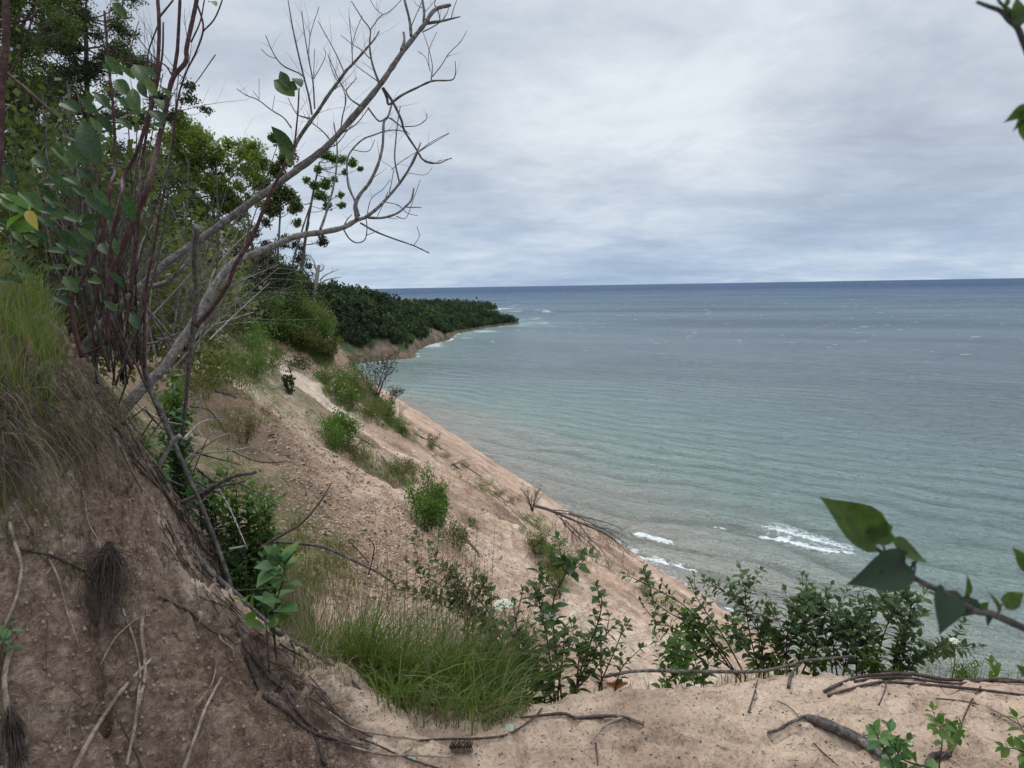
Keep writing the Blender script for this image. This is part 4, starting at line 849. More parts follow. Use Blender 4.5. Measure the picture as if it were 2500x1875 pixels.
# ---------------------------------------------------------------- plants on the open slope
GB = 'bushes on the open sand slope'
for k, (x, y, h, w_, n, ls, m_, lab, fl, up) in enumerate([
        (560, 775, 1.5, 3.2, 1500, .10, LEAF_SHRUB, 'green patch of scrub on the upper sand slope', 0, .6), (505, 800, 0.9, 1.4, 600, .08, LEAF_SHRUB, 'small bright bush on the upper left of the sand slope', 0, .6), (545, 812, 1.1, 1.8, 900, .08, LEAF_SHRUB, 'leafy bush in the middle of the upper sand slope', 0, .6),
        (540, 745, 1.6, 2.8, 1500, .10, LEAF_BRIGHT, 'yellow green bush under the dark shrubs', 0, .6), (580, 800, .8, 1.6, 500, .08, LEAF_OLIVE, 'dry low bush beside the leafy bush', 0, .6), (600, 775, .8, .8, 260, .09, LEAF_OLIVE, 'faded green sprig on the bare upper slope', 0, .8), (648, 798, .9, 2.0, 420, .12, LEAF_DOG, 'sparse leafy plant near the crest of the upper slope', 0, .3),
        (627, 852, 1.5, .6, 160, .14, LEAF_DOG, 'single dark upright sapling on bare sand', 0, .9),
        (716, 835, 1.6, 2.6, 1600, .09, LEAF_SHRUB, 'tall green weeds at the upper bluff edge', 5, .8), (728, 862, 1.3, 1.8, 1000, .08, LEAF_SHRUB, 'white flowered weeds on the bluff edge', 22, .8), (752, 880, 1.4, 2.2, 1400, .08, LEAF_SHRUB, 'green weeds below the white flowers', 8, .8), (780, 860, 1.3, 2.4, 1400, .08, LEAF_OLIVE, 'olive weeds on the rim of the bluff', 3, .8),
        (800, 905, 1.3, 2.4, 1500, .08, LEAF_OLIVE, 'brownish grassy bush along the bluff edge', 2, .9), (830, 900, 1.5, 2.2, 1300, .09, LEAF_SHRUB, 'dark bush leaning over the bluff edge', 0, .5), (850, 925, 1.2, 2.0, 1400, .08, LEAF_SHRUB, 'dense green bush on the bluff edge', 0, .5), (875, 945, 1.1, 1.6, 1100, .07, LEAF_SHRUB, 'last dense green bush down the bluff edge', 1, .6),
        (740, 960, 1.7, 1.7, 1500, .09, LEAF_BRIGHT, 'bright green bush in the middle of the sand slope', 0, .8), (722, 968, 1.1, 1.2, 900, .07, LEAF_SHRUB, 'darker low bush at the left foot of the bright green bush', 0, .7), (770, 990, .7, 2.0, 700, .06, LEAF_OLIVE, 'thin grey green scrub below the bright green bush', 0, .8),
        (865, 1035, 1.0, 1.5, 1300, .05, LEAF_OLIVE, 'fuzzy grey green grass clump above the round bush', 0, 1.3), (885, 1030, .8, .9, 600, .05, LEAF_OLIVE, 'small fuzzy clump beside the pale sand patch', 0, 1.2),
        (918, 1140, 2.0, 1.45, 3600, .065, LEAF_BRIGHT, 'round fresh green bush on the sand slope, the largest there', 0, .8), (955, 1135, 1.3, .8, 1300, .055, LEAF_SHRUB, 'dark lower half bush joined to the right of the round bush', 0, .7), (985, 1190, 1.1, 1.1, 1300, .045, LEAF_OLIVE, 'grey green flowered clump right below the round bush', 9, 1.3), (1020, 1140, .55, .4, 260, .05, LEAF_SHRUB, 'small lone green tuft right of the round bush', 0, 1.2),
        (1165, 1200, 1.3, 1.1, 1300, .055, LEAF_OLIVE, 'grassy green clump in the hollow by the pale ledge', 2, 1.3), (1210, 1245, 1.9, 1.6, 2600, .06, LEAF_SHRUB, 'leafy green bush in the hollow near the edge', 6, .9), (1205, 1290, 1.2, .8, 700, .05, LEAF_OLIVE, 'dry grassy foot of the hollow below the leafy bush', 0, 1.3),
        (1150, 1135, 1.0, 2.2, 1300, .06, LEAF_SHRUB, 'green weeds under the fallen dead tree', 0, .9), (1180, 1155, .7, 1.6, 700, .05, LEAF_BRIGHT, 'yellow green weeds on the rim beside the fallen tree', 0, .9),
        (1285, 1215, .9, 1.0, 420, .05, LEAF_OLIVE, 'grey brown tuft on the rim above the surf', 0, 1.1), (1395, 1290, 1.3, 1.5, 900, .05, LEAF_OLIVE, 'brownish grass clump on the rim at the right', 0, 1.2), (930, 970, .9, 1.6, 500, .06, LEAF_OLIVE, 'thin scrub below the last dense bush', 0, .8), (525, 955, 1.0, .8, 700, .05, GRASS_DRY, 'dry tuft on the dark scarp left of the path', 0, 1.4),
        (445, 830, 1.2, 2.0, 900, .08, LEAF_OLIVE, 'dry bush behind the lower dead trunk', 0, 1), (420, 860, 1.0, 1.6, 600, .07, LEAF_OLIVE, 'small dry bush beside the dead pole', 0, 1), (505, 835, .5, 1.5, 360, .06, LEAF_OLIVE, 'flat dry scrub on the upper slope', 0, 1),
        (765, 830, 1.5, 1.8, 900, .08, LEAF_SHRUB, 'green weeds on the far rim of the bluff', 0, .8), (1600, 1400, 1.0, 1.2, 500, .05, LEAF_SHRUB, 'green tuft at the lowest part of the rim', 0, 1)]):
    bush('bush', x, y, h, w_, n, ls, m_, lab, group=GB, seed=80 + k, flowers=fl, upness=up, rmin=5.5, gap=0.1, nst=10)
rs = np.random.RandomState(71); rim = [(880, 925), (905, 945), (935, 962), (965, 995), (1005, 1020), (1040, 1045), (1075, 1062), (1110, 1090), (1260, 1200), (1310, 1232), (1345, 1255), (1440, 1315), (1490, 1350), (1530, 1378), (1570, 1400), (1645, 1440)]
for k, (x, y) in enumerate(rim):
    g = None; yy = y + rs.uniform(-10, 10)
    while g is None or g[1] > 95 or g[2] < CZ - 40: yy += 2; g = G(x, yy, rmin=5.5)
    bush('grass_clump', 0, 0, rs.uniform(.5, 1.0), rs.uniform(1.0, 2.4), 520, .06, [LEAF_OLIVE, GRASS_DRY, LEAF_SHRUB][k % 3], 'small %s grass clump on the bare lakeward rim of the sand slope' % ['olive', 'dry brown', 'green'][k % 3], 'grass clump', group='%s grass clumps along the rim' % ['olive', 'dry brown', 'green'][k % 3], seed=700 + k, g=g, upness=1.3, nst=7, gap=.1)
def twiggy(name, x, y, h, w_, lab, seed, mat, n=9, rmin=5.5, leaf=0, lm=LEAF_DARK, cat='shrub', lean=(0, 0, 0), group=None, g=None, rr=0.012):
    rs = np.random.RandomState(seed); g = G(x, y, rmin=rmin) if g is None else g
    if g is None: print('no ground', lab); return
    root = thing(name, g, lab, cat, group); tips = []
    sb = MB()
    for i in range(n):
        a = rs.rand() * 6.28; e = g + np.array([math.cos(a) * w_ / 2, math.sin(a) * w_ / 2, h * (.6 + .4 * rs.rand())]) + np.array(lean) * h
        ln = spline([g + rvec(rs, 1)[0] * .05 * w_, g * .5 + e * .5 + np.array([0, 0, .08 * h]) + rvec(rs, 1)[0] * .06 * w_, e], 9); sb.tube(ln, [rr * h, rr * .3 * h], 4, cap=False)
        twigs(sb, ln, rr * .35 * h, rs, 8, h * .42, 2, 0.5, 0.7, 0.15, 3, tips=tips)
    sb.build('stem', mat, root, loc=g)
    if leaf:
        pts = np.concatenate([t[0][3:] for t in tips]); pts = pts[rs.rand(len(pts)) < 0.6]; m = len(pts)
        lb = MB(); leaves(lb, pts, rvec(rs, m), rvec(rs, m) + [0, 0, .6], leaf * (.7 + .6 * rs.rand(m)), 1.1); lb.build('foliage', lm, root, loc=g)
    for ch in root.children: ch.location = (0, 0, 0)
GW = 'twiggy shrubs on the bluff rim'
twiggy('twiggy_shrub', 812, 858, 3.0, 3.2, 'dark twiggy shrub standing up from the bluff rim against the water', 201, BARK_DARK, 12, leaf=.10, group=GW)
twiggy('twiggy_shrub', 838, 890, 2.0, 2.6, 'second dark leafy twig shrub lower on the rim', 202, BARK_DARK, 9, leaf=.09, group=GW)
twiggy('twiggy_shrub', 862, 895, 2.0, 2.4, 'bare pale twig shrub reaching over the water', 203, BARK_GREY, 7, lean=(.4, 0, 0), group=GW)
twiggy('twiggy_shrub', 930, 965, 1.3, 1.6, 'small leafy twig shrub halfway down the rim', 204, BARK_DARK, 8, leaf=.07, lean=(.2, 0, 0), group=GW)
twiggy('twiggy_shrub', 975, 1005, .9, 2.0, 'tangle of dark bare twigs lying on the rim', 205, BARK_DARK, 9, lean=(.8, 0, -.3), group=GW)
twiggy('twiggy_shrub', 1150, 1105, 2.3, 2.0, 'dark twiggy bush at the root of the fallen dead tree', 206, BARK_DARK, 14, leaf=.05, group=GW)
# fallen dead tree hanging over the edge
fd = 33.0
root = thing('fallen_dead_tree', P(*cv('K', 1060, 470), fd), 'grey fallen dead tree hanging over the rim towards the surf', 'dead tree')
o0 = P(*cv('K', 1060, 470), fd); rs = np.random.RandomState(9)
mb = MB(); l1 = TR('K', [(1000, 455), (1080, 478), (1180, 520), (1300, 570), (1420, 620), (1500, 680)], fd - 1, fd + 1); mb.tube(l1, [0.075, .065, .05, .035, .02], 7, lump=.2); mb.build('trunk', BARK_GREY, root, loc=o0)
for pts in [[(1200, 500), (1330, 530), (1440, 560), (1540, 600)], [(1180, 540), (1260, 620), (1350, 700), (1400, 760)], [(1300, 560), (1420, 600), (1560, 690)], [(1150, 510), (1180, 570), (1230, 620), (1290, 680)], [(1120, 490), (1250, 520), (1380, 580), (1470, 600), (1570, 660)], [(1250, 550), (1320, 640), (1380, 700), (1440, 770)], [(1350, 590), (1440, 640), (1520, 700), (1560, 750)], [(1080, 478), (1200, 490), (1300, 540)], [(1100, 480), (1180, 560), (1260, 650)]]:
    mb = MB(); l_ = TR('K', pts, fd - .5, fd + 1.0); mb.tube(l_, [.028, .010], 4); twigs(mb, l_, .014, rs, 18, 1.7, 2, -.25, .6, .1, 3, wig=.2, curve=.5); mb.build('branch', BARK_GREY, root, loc=o0)
for ch in root.children: ch.location = (0, 0, 0)
# weathered logs and sticks lying on the slope
GL = 'weathered sticks on the sand slope'
for c, pts, r_, lab in [('J', [(1260, 1080), (1400, 1160), (1540, 1260), (1660, 1340)], .09, 'long dark log along the rim of the bluff'), ('J', [(1485, 1265), (1540, 1300)], .10, 'short thick log stub beside the long dark log'),
                        ('K', [(570, 650), (640, 720), (665, 765)], .05, 'grey driftwood board stuck below the round bush'), ('K', [(800, 760), (740, 830), (690, 870)], .02, 'thin upright stick on the middle slope'), ('J', [(60, 828), (130, 845), (190, 868)], .05, 'short brown stick on the pale sand of the upper slope'),
                        ('J', [(340, 420), (440, 490), (520, 560), (580, 610)], .05, 'long thin pole lying on the upper slope under the dark shrubs'), ('J', [(920, 1105), (1000, 1150), (1060, 1215), (1090, 1260)], .04, 'curved root crossing the sand below the bright green bush'),
                        ('K', [(660, 340), (760, 400), (860, 480), (940, 560)], .03, 'thin root trailing along the pale edge'), ('K', [(300, 0), (420, 90), (560, 200), (680, 285)], .05, 'dark root trailing down the rim'), ('J', [(1640, 1380), (1760, 1450), (1850, 1530)], .03, 'thin stick on the pale lower rim'), ('J', [(110, 480), (120, 560), (135, 640)], .05, 'pale broken stem on the upper left of the slope')]:
    l_ = on_ground(c, pts, r_ * .6, rmin=5.5)
    if l_ is None: print('log miss', lab); continue
    mb = MB(); mb.tube(l_, [r_, r_ * .55], 6, lump=.3, seed=int(r_ * 1000)); tag(mb.build('stick', BARK_GREY if r_ < .06 else BARK_DARK, None, loc=l_[0]), lab, 'stick', GL)
# grass and rooty stubble scattered over the slope
# (see above)
# a canopy tree rooted behind the camera's left shoulder shades the bank
tb = [np.array([-4.2, -.6, CZ - .6]), np.array([-3.9, -.5, CZ + 2]), np.array([-3.2, 0, CZ + 5]), np.array([-2.6, .4, CZ + 8])]
root = thing('tree', tb[0], 'tree rooted beside the left bank whose crown hangs over the bank, above the picture', 'tree'); rs = np.random.RandomState(3)
mb = MB(); mb.tube(spline(tb, 14), [.16, .06], 8); mb.build('trunk', BARK_GREY, root, loc=tb[0]); mb = MB(); n = 9000
p = leafy_points(rs, n, [(-3.4, .6, CZ + 5), (-2.6, 1.3, CZ + 4.6), (-2.0, .4, CZ + 5.2), (-3.8, 2.0, CZ + 5.4), (-2.6, 2.2, CZ + 5.8), (-4.6, .6, CZ + 6), (-3, -.6, CZ + 5.4)], [1.0] * 7, .7, .1, .1, 1.0)
leaves(mb, p, rvec(rs, len(p)), rvec(rs, len(p)) + [0, 0, .7], .10, 1.2); mb.build('crown', LEAF_TREE, root, loc=tb[0])
for ch in root.children: ch.location = (0, 0, 0)
rs = np.random.RandomState(31); gb = MB(); gd = MB()
for poly, n, h, dry in [([(500, 710), (600, 700), (700, 790), (640, 800), (560, 830), (480, 840)], 150, .45, .4), ([(690, 800), (800, 830), (900, 930), (900, 960), (800, 920), (700, 860)], 300, .6, .25), ([(720, 960), (780, 970), (900, 1040), (860, 1060), (760, 1000)], 120, .4, .4), ([(430, 700), (520, 720), (500, 800), (430, 860)], 80, .5, .6),
                        ([(460, 900), (560, 960), (580, 1060), (500, 1060)], 22, .25, .9), ([(640, 1120), (760, 1180), (700, 1260), (620, 1250)], 50, .25, .5), ([(1110, 1100), (1250, 1180), (1230, 1250), (1140, 1210)], 110, .4, .5), ([(1350, 1260), (1450, 1290), (1560, 1370), (1400, 1310)], 60, .35, .7), ([(640, 690), (720, 780), (700, 800), (640, 740)], 200, .7, .3),
                        ([(520, 850), (900, 1000), (1100, 1140), (700, 1100)], 16, .2, .9), ([(440, 820), (560, 830), (600, 900), (480, 960), (430, 900)], 50, .3, .6), ([(560, 1100), (760, 1200), (760, 1300), (600, 1300)], 70, .22, .6), ([(900, 960), (1060, 1060), (1130, 1120), (1000, 1040)], 40, .3, .7)]:
    for q in poly_sample(poly, n, rs):
        g = G(q[0], q[1], rmin=5.5)
        if g is None or g[2] < CZ - 45: continue
        tuft(gd if rs.rand() < dry else gb, g, 16, h, .018, rs, rad=.25, spread=1.3)
tag(gb.build('grass', GRASS), kind='stuff'); tag(gd.build('dry_grass', GRASS_DRY), kind='stuff')

# trampled clods on the face of the slope
rs = np.random.RandomState(61); cb = MB(); cd2 = MB()
IC = np.array([(1, 0, 0), (0, 1, 0), (-1, 0, 0), (0, -1, 0), (0, 0, 1), (0, 0, -1)], float); IT = np.array([(0, 1, 4), (1, 2, 4), (2, 3, 4), (3, 0, 4), (1, 0, 5), (2, 1, 5), (3, 2, 5), (0, 3, 5)])
for poly, n in [([(560, 880), (700, 930), (800, 1020), (950, 1180), (1150, 1350), (1100, 1450), (800, 1300), (650, 1150)], 8000), ([(450, 780), (700, 860), (1000, 1040), (1300, 1260), (1500, 1420), (1100, 1450), (600, 1250), (450, 900)], 5000)]:
    for x, y in poly_sample(poly, n, rs):
        g = G(x, y, rmin=5.5)
        if g is None or g[2] < CZ - 30: continue
        s_ = (.016 + .05 * rs.rand() ** 4) * (0.4 + g[1] / 30); v = IC * s_ * (0.5 + .8 * rs.rand(6, 3)) * [1, 1, .6]; a = rs.rand() * 6; c_, q_ = math.cos(a), math.sin(a)
        v = np.stack([v[:, 0] * c_ - v[:, 1] * q_, v[:, 0] * q_ + v[:, 1] * c_, v[:, 2]], 1); (cb if rs.rand() < .9 else cd2).add(g + v, None, IT)
tag(cb.build('sand_clods', mat_bark('sand_clod', (0.24, 0.162, 0.115), (0.38, 0.27, 0.19), (0.52, 0.40, 0.29), 4, .004), smooth=False), kind='stuff'); tag(cd2.build('plant_litter', ROOT_DARK, smooth=False), kind='stuff')
# ---------------------------------------------------------------- leaning dead trees across the view
def zero(root):
    for ch in root.children:
        if ch.location.length > 1e-6: ch.location = (0, 0, 0)
def limb(root, o0, c, pts, d0, d1, r, mat, rs, n=6, ln=0.35, lv=2, up=.35, name='branch', sides=5, tw=None, subs=()):
    mb = MB(); l_ = TR(c, pts, d0, d1); mb.tube(l_, r, sides, lump=.22, seed=rs.randint(999))
    if n: twigs(mb, l_, tw or max(.0016, r[-1] * .6), rs, n, ln, lv, up, .75, .15, 4, wig=.16, curve=.5)
    for c2, p2, r2, n2 in subs:
        l2 = TR(c2, p2, d0 + (d1 - d0) * .6, d1); mb.tube(l2, r2, 4, cap=False)
        if n2: twigs(mb, l2, .0016, rs, n2, ln * .6, 1, up, .75, .15, 4, wig=.16, curve=.5)
    mb.build(name, mat, root, loc=o0); return l_
rs = np.random.RandomState(77)
l0 = [cv('B', 600, 1570), cv('B', 720, 1520), cv('B', 950, 1230), cv('B', 1180, 1010), cv('B', 1330, 860), cv('B', 1560, 660), cv('B', 1800, 500), cv('B', 2212, 200), cv('C', 600, 590), cv('C', 820, 430), cv('C', 1060, 250), cv('C', 1290, 0), cv('D', 1180, 800), cv('D', 1320, 600), cv('D', 1430, 440), cv('D', 1600, 230), cv('D', 1700, 90), cv('D', 1840, 45)]
dA = np.linspace(2.75, 4.3, len(l0)); LA = spline([P(x, y, d) for (x, y), d in zip(l0, dA)], 90); o0 = LA[0]
root = thing('leaning_dead_tree', o0, 'leaning grey dead trunk, the upper one that reaches furthest up across the sky', 'dead tree', 'leaning dead trees')
mb = MB(); mb.tube(LA, [.024, .020, .0185, .018, .018, .017, .0165, .0155, .0145, .013, .010], 10, lump=.26, seed=2); mb.build('trunk', BARK_GREY, root, loc=o0)
def A_(c, pts, d, r, n=6, ln=.3, subs=(), lv=2, up=.35, d1=None): return limb(root, o0, c, pts, d, d + .15 if d1 is None else d1, r, BARK_GREY, rs, n, ln, lv, up, subs=subs)
A_('D', [(1490, 330), (1475, 180), (1430, 0), (1400, -150)], 4.1, [.010, .007], 3, .25)
A_('D', [(1400, 450), (1425, 370), (1420, 290)], 4.0, [.009, .007], 0)
A_('D', [(1600, 200), (1605, 100), (1590, 0), (1580, -120)], 4.2, [.009, .006], 3, .2)
A_('D', [(1620, 210), (1740, 195), (1830, 175), (1930, 150)], 4.2, [.011, .004], 3, .12, [('D', [(1750, 190), (1735, 110), (1700, 30), (1740, -60)], [.004, .003], 0), ('D', [(1850, 160), (1870, 80), (1900, 0)], [.003, .002], 0), ('D', [(1590, 290), (1720, 220), (1800, 140), (1830, 60)], [.004, .002], 0)], 1)
A_('D', [(1230, 790), (1270, 880), (1290, 940), (1400, 860), (1540, 790), (1660, 735), (1740, 725), (1810, 725), (1870, 710), (1890, 640), (1885, 550)], 3.95, [.007, .007, .006, .004, .002], 4, .14,
   [('D', [(1665, 735), (1680, 600), (1650, 450), (1600, 300)], [.003, .0016], 3), ('D', [(1680, 690), (1760, 590), (1830, 480), (1930, 380), (1990, 280)], [.003, .0016], 3), ('D', [(1660, 640), (1620, 520), (1550, 460)], [.002, .0015], 2), ('D', [(1650, 600), (1650, 450), (1720, 290)], [.002, .0015], 1)], 1)
A_('D', [(1235, 790), (1330, 930), (1400, 1080), (1430, 1180), (1540, 1350), (1600, 1440), (1720, 1470), (1790, 1450), (1850, 1420)], 3.9, [.008, .007, .005, .002], 5, .16,
   [('D', [(1560, 1365), (1680, 1290), (1830, 1200)], [.003, .0016], 2), ('D', [(1550, 1370), (1500, 1480), (1440, 1560), (1370, 1680)], [.004, .003], 2), ('D', [(1430, 1140), (1540, 1130), (1620, 1080), (1635, 1020)], [.003, .0016], 4), ('D', [(1300, 1060), (1400, 1140), (1480, 1215)], [.004, .002], 2)], 1)
A_('D', [(1100, 970), (1200, 1090), (1280, 1060), (1400, 1140)], 3.8, [.005, .003], 3, .12, lv=1)
A_('D', [(1200, 745), (1160, 640), (1130, 530), (1115, 400), (1120, 270), (1050, 170), (950, 10)], 3.85, [.007, .005, .0025], 4, .18,
   [('D', [(1120, 270), (1210, 150), (1300, 100), (1400, 0)], [.003, .0018], 4), ('D', [(1230, 130), (1170, 80), (1120, 0)], [.002, .0016], 2), ('D', [(1120, 530), (1040, 450), (960, 400), (860, 320)], [.003, .0016], 3), ('D', [(1200, 740), (1060, 640), (970, 570)], [.003, .0016], 4)], 1)
A_('D', [(1025, 950), (940, 890), (905, 820), (930, 780), (1000, 700)], 3.7, [.005, .002], 4, .16, [('D', [(905, 830), (860, 760), (830, 750)], [.002, .0015], 1)], 1)
A_('D', [(390, 1500), (430, 1350), (480, 1240), (590, 1080), (650, 1000), (740, 860), (830, 740), (900, 640), (960, 580), (1040, 490), (1100, 420), (1160, 350), (1200, 280)], 3.35, [.010, .009, .008, .006, .003], 10, .26,
   [('D', [(595, 1030), (570, 880), (520, 680), (470, 470), (430, 290), (400, 120), (380, 0)], [.005, .004, .002], 6), ('D', [(620, 980), (605, 740), (565, 520), (525, 280), (505, 100)], [.004, .003, .0016], 5), ('D', [(560, 500), (585, 300), (660, 60)], [.002, .0016], 2), ('D', [(610, 690), (620, 440)], [.002, .002], 0),
    ('D', [(610, 710), (680, 590), (720, 490), (700, 430)], [.0025, .0016], 1), ('D', [(530, 700), (480, 660), (350, 600), (280, 530), (230, 440), (180, 320)], [.004, .002], 3), ('D', [(280, 530), (200, 500), (140, 440)], [.002, .0015], 0), ('D', [(830, 740), (780, 640), (740, 480)], [.0025, .0016], 3),
    ('D', [(885, 650), (820, 500), (740, 350), (650, 190)], [.003, .0016], 3), ('D', [(960, 570), (955, 400), (930, 150)], [.0025, .0016], 5), ('D', [(958, 400), (1000, 260), (1050, 140)], [.002, .0015], 2)], 2, .45)
A_('D', [(600, 1070), (480, 1040), (430, 980), (380, 880)], 3.4, [.004, .002], 5, .14, lv=1)
A_('D', [(410, 1150), (340, 1060), (230, 990), (110, 900), (0, 855), (-80, 800)], 3.4, [.004, .002], 3, .16, [('D', [(240, 990), (260, 860)], [.0016, .0014], 0), ('D', [(120, 900), (120, 710)], [.0016, .0014], 0), ('D', [(120, 890), (65, 820)], [.0016, .0014], 0)], 1)
A_('D', [(800, 1310), (700, 1190), (600, 1110), (540, 1060)], 3.45, [.004, .002], 7, .16, lv=1)
A_('D', [(850, 1210), (870, 1050), (900, 880), (830, 700), (740, 500)], 3.5, [.004, .002], 8, .18, lv=1)
A_('D', [(880, 1190), (1000, 1110), (1110, 970)], 3.55, [.004, .002], 4, .14, lv=1)
A_('C', [(800, 400), (950, 300), (1060, 220), (1180, 200), (1320, 20)], 3.4, [.004, .002], 5, .16, lv=1)
A_('B', [(1300, 930), (1480, 890), (1640, 760), (1720, 620), (1750, 420)], 2.9, [.011, .009], 1, .2)
zero(root)
l0 = [cv('F', 560, 620), cv('F', 700, 530), cv('F', 850, 370), cv('B', 1480, 1640), cv('B', 1640, 1400), cv('B', 1800, 1150), cv('B', 1940, 900), cv('B', 2120, 690), cv('C', 420, 1190), cv('C', 640, 1100), cv('C', 830, 1020), cv('C', 1080, 980), cv('C', 1250, 940), cv('C', 1360, 880), cv('C', 1450, 850)]
dB = np.linspace(3.2, 4.6, len(l0)); LB = spline([P(x, y, d) for (x, y), d in zip(l0, dB)], 80); o0 = LB[0]
root = thing('leaning_dead_tree', o0, 'lower leaning dead trunk, pale barked, bending right to a level fork over the water', 'dead tree', 'leaning dead trees')
mb = MB(); mb.tube(LB, [.031, .027, .024, .0225, .022, .0205, .0195, .018, .0165, .0145, .011], 10, lump=.26, seed=4); mb.build('trunk', BARK_MID, root, loc=o0)
def B_(c, pts, d, r, n=5, ln=.3, subs=(), lv=2, up=.3, m=BARK_MID): return limb(root, o0, c, pts, d, d + .2, r, m, rs, n, ln, lv, up, subs=subs)
B_('C', [(1370, 870), (1355, 740), (1400, 640), (1480, 540), (1560, 370), (1600, 200), (1610, 0), (1650, -60), (1690, -190)], 4.45, [.016, .012, .010, .009, .006], 3, .2, [], 1)
B_('C', [(1390, 840), (1350, 700), (1290, 560), (1280, 350), (1320, 250), (1420, 150), (1520, 110), (1620, 75), (1720, 65), (1820, 85)], 4.4, [.007, .006, .005, .003], 4, .2, [('C', [(1330, 240), (1430, 260), (1490, 240), (1530, 150)], [.003, .002], 1)], 1)
B_('C', [(1450, 850), (1540, 780), (1620, 700), (1740, 560), (1830, 430), (1880, 320), (1910, 260), (1945, 180)], 4.55, [.012, .010, .007, .004], 3, .2,
   [('C', [(1750, 530), (1710, 330), (1720, 150), (1735, 0), (1760, -150)], [.006, .003], 3), ('C', [(1680, 420), (1780, 340), (1910, 260)], [.003, .002], 2), ('C', [(1910, 265), (2060, 160), (2200, 90)], [.003, .0018], 2), ('C', [(1920, 270), (1980, 350), (2060, 368), (2120, 340), (2230, 320)], [.003, .0018], 4),
    ('C', [(1660, 640), (1690, 480), (1690, 410), (1590, 340)], [.003, .0018], 2), ('C', [(1830, 450), (1980, 468), (2050, 400)], [.002, .0016], 0), ('C', [(1620, 712), (1740, 740), (1820, 810), (1920, 838)], [.003, .002], 1), ('C', [(1460, 820), (1500, 680), (1600, 600), (1670, 510)], [.003, .002], 1)], 1)
B_('C', [(1470, 855), (1600, 855), (1720, 820), (1800, 760), (1860, 690), (1880, 590)], 4.55, [.009, .008, .006], 2, .12, [('C', [(1820, 760), (1950, 760)], [.004, .003], 0), ('C', [(1720, 840), (1810, 855), (1870, 710), (1940, 510)], [.003, .002], 0), ('C', [(1550, 850), (1610, 720), (1650, 620)], [.003, .002], 0)], 1)
B_('C', [(1400, 900), (1540, 980), (1720, 1050), (1880, 1105), (2020, 1172)], 4.5, [.006, .004], 0, .1, [('C', [(1880, 1105), (1930, 1020), (1910, 930)], [.003, .0018], 1)], 1, m=BARK_GREY)
B_('C', [(1250, 960), (1300, 1040), (1370, 1080), (1440, 1050), (1460, 950), (1450, 850)], 4.4, [.005, .004, .003], 0, .1, [('C', [(1460, 1010), (1560, 970)], [.003, .002], 0)], m=BARK_GREY)
B_('C', [(1040, 960), (1080, 850), (1140, 650), (1180, 450), (1190, 200), (1160, 0)], 4.2, [.009, .006, .004], 7, .3)
B_('C', [(1260, 910), (1290, 860), (1325, 825)], 4.4, [.005, .003], 1, .1, [], 1)
zero(root)
# ---------------------------------------------------------------- red stemmed dogwood with big soft leaves, at arm's length
o0 = P(*cv('B', 900, 1480), 2.6)
root = thing('dogwood_shrub', o0, 'tall red stemmed dogwood fanning up at the left, nearest the camera', 'shrub')
rs = np.random.RandomState(12)
ST = [('BA', [(1000, 1000), (1000, 830), (1130, 500), (1260, 200), (1340, 0)], [(1420, 1300), (1480, 1050), (1550, 720), (1670, 560), (1680, 430), (1740, 150), (1770, 0), (1790, -150)], .0135, .009, 2.5),
      ('A', None, [(1555, 720), (1590, 500), (1600, 400), (1620, 0), (1625, -200)], .009, .006, 2.5), ('A', None, [(1560, 700), (1500, 600), (1440, 560)], .004, .003, 2.5),
      ('BA', [(960, 1450), (990, 900), (1010, 500), (1100, 100)], [(1110, 1600), (1240, 1350), (1330, 1050), (1400, 800), (1430, 400), (1430, 150), (1420, 0), (1420, -200)], .010, .008, 2.55),
      ('BA', [(740, 1560), (660, 1250), (650, 1020), (740, 860), (860, 620), (930, 400), (1000, 0)], [(1040, 1500), (1020, 1000), (980, 600), (940, 100)], .010, .005, 2.4),
      ('BA', [(1180, 980), (1200, 700), (1240, 450), (1250, 100)], [(1270, 1500), (1330, 1150), (1400, 850), (1460, 500), (1470, 200)], .009, .004, 2.6),
      ('B', None, [(1300, 1659), (1310, 1000), (1380, 600), (1450, 200), (1490, 0)], .007, .005, 2.7), ('B', None, [(1190, 1659), (1140, 1540), (1200, 1400), (1270, 1240), (1300, 960)], .011, .006, 2.7), ('B', None, [(1140, 1540), (1060, 1350), (1000, 1220)], .012, .008, 2.7),
      ('B', None, [(850, 1450), (830, 1250), (870, 950), (940, 700), (940, 470), (950, 200)], .006, .004, 2.6), ('B', None, [(770, 800), (640, 560), (500, 420), (400, 200)], .004, .003, 2.35), ('B', None, [(660, 960), (590, 820), (550, 640)], .0035, .003, 2.35),
      ('B', None, [(720, 1540), (850, 1490), (1000, 1400), (1130, 1200), (1170, 1000)], .006, .004, 2.6), ('B', None, [(740, 1560), (740, 1000), (750, 500), (760, 140)], .005, .004, 2.9),
      ('A', None, [(1770, 20), (1830, 250), (1760, 480), (1680, 640), (1600, 900), (1560, 1300)], .0045, .004, 2.6), ('A', None, [(1830, 280), (1930, 170), (2000, 0), (2020, -120)], .004, .003, 2.6), ('A', None, [(1720, 380), (1800, 200), (1840, 0)], .004, .003, 2.6),
      ('A', None, [(1430, 160), (1560, 0)], .005, .004, 2.55), ('A', None, [(1420, 230), (1340, 450), (1300, 620), (1140, 560)], .004, .003, 2.7), ('A', None, [(1160, 560), (1200, 350), (1250, 190)], .003, .002, 2.9), ('A', None, [(1420, 560), (1250, 350), (1130, 170), (1100, 0)], .003, .002, 2.9), ('A', None, [(1940, 490), (1780, 720), (1640, 900)], .003, .002, 2.9)]
sb = [MB() for _ in range(4)]
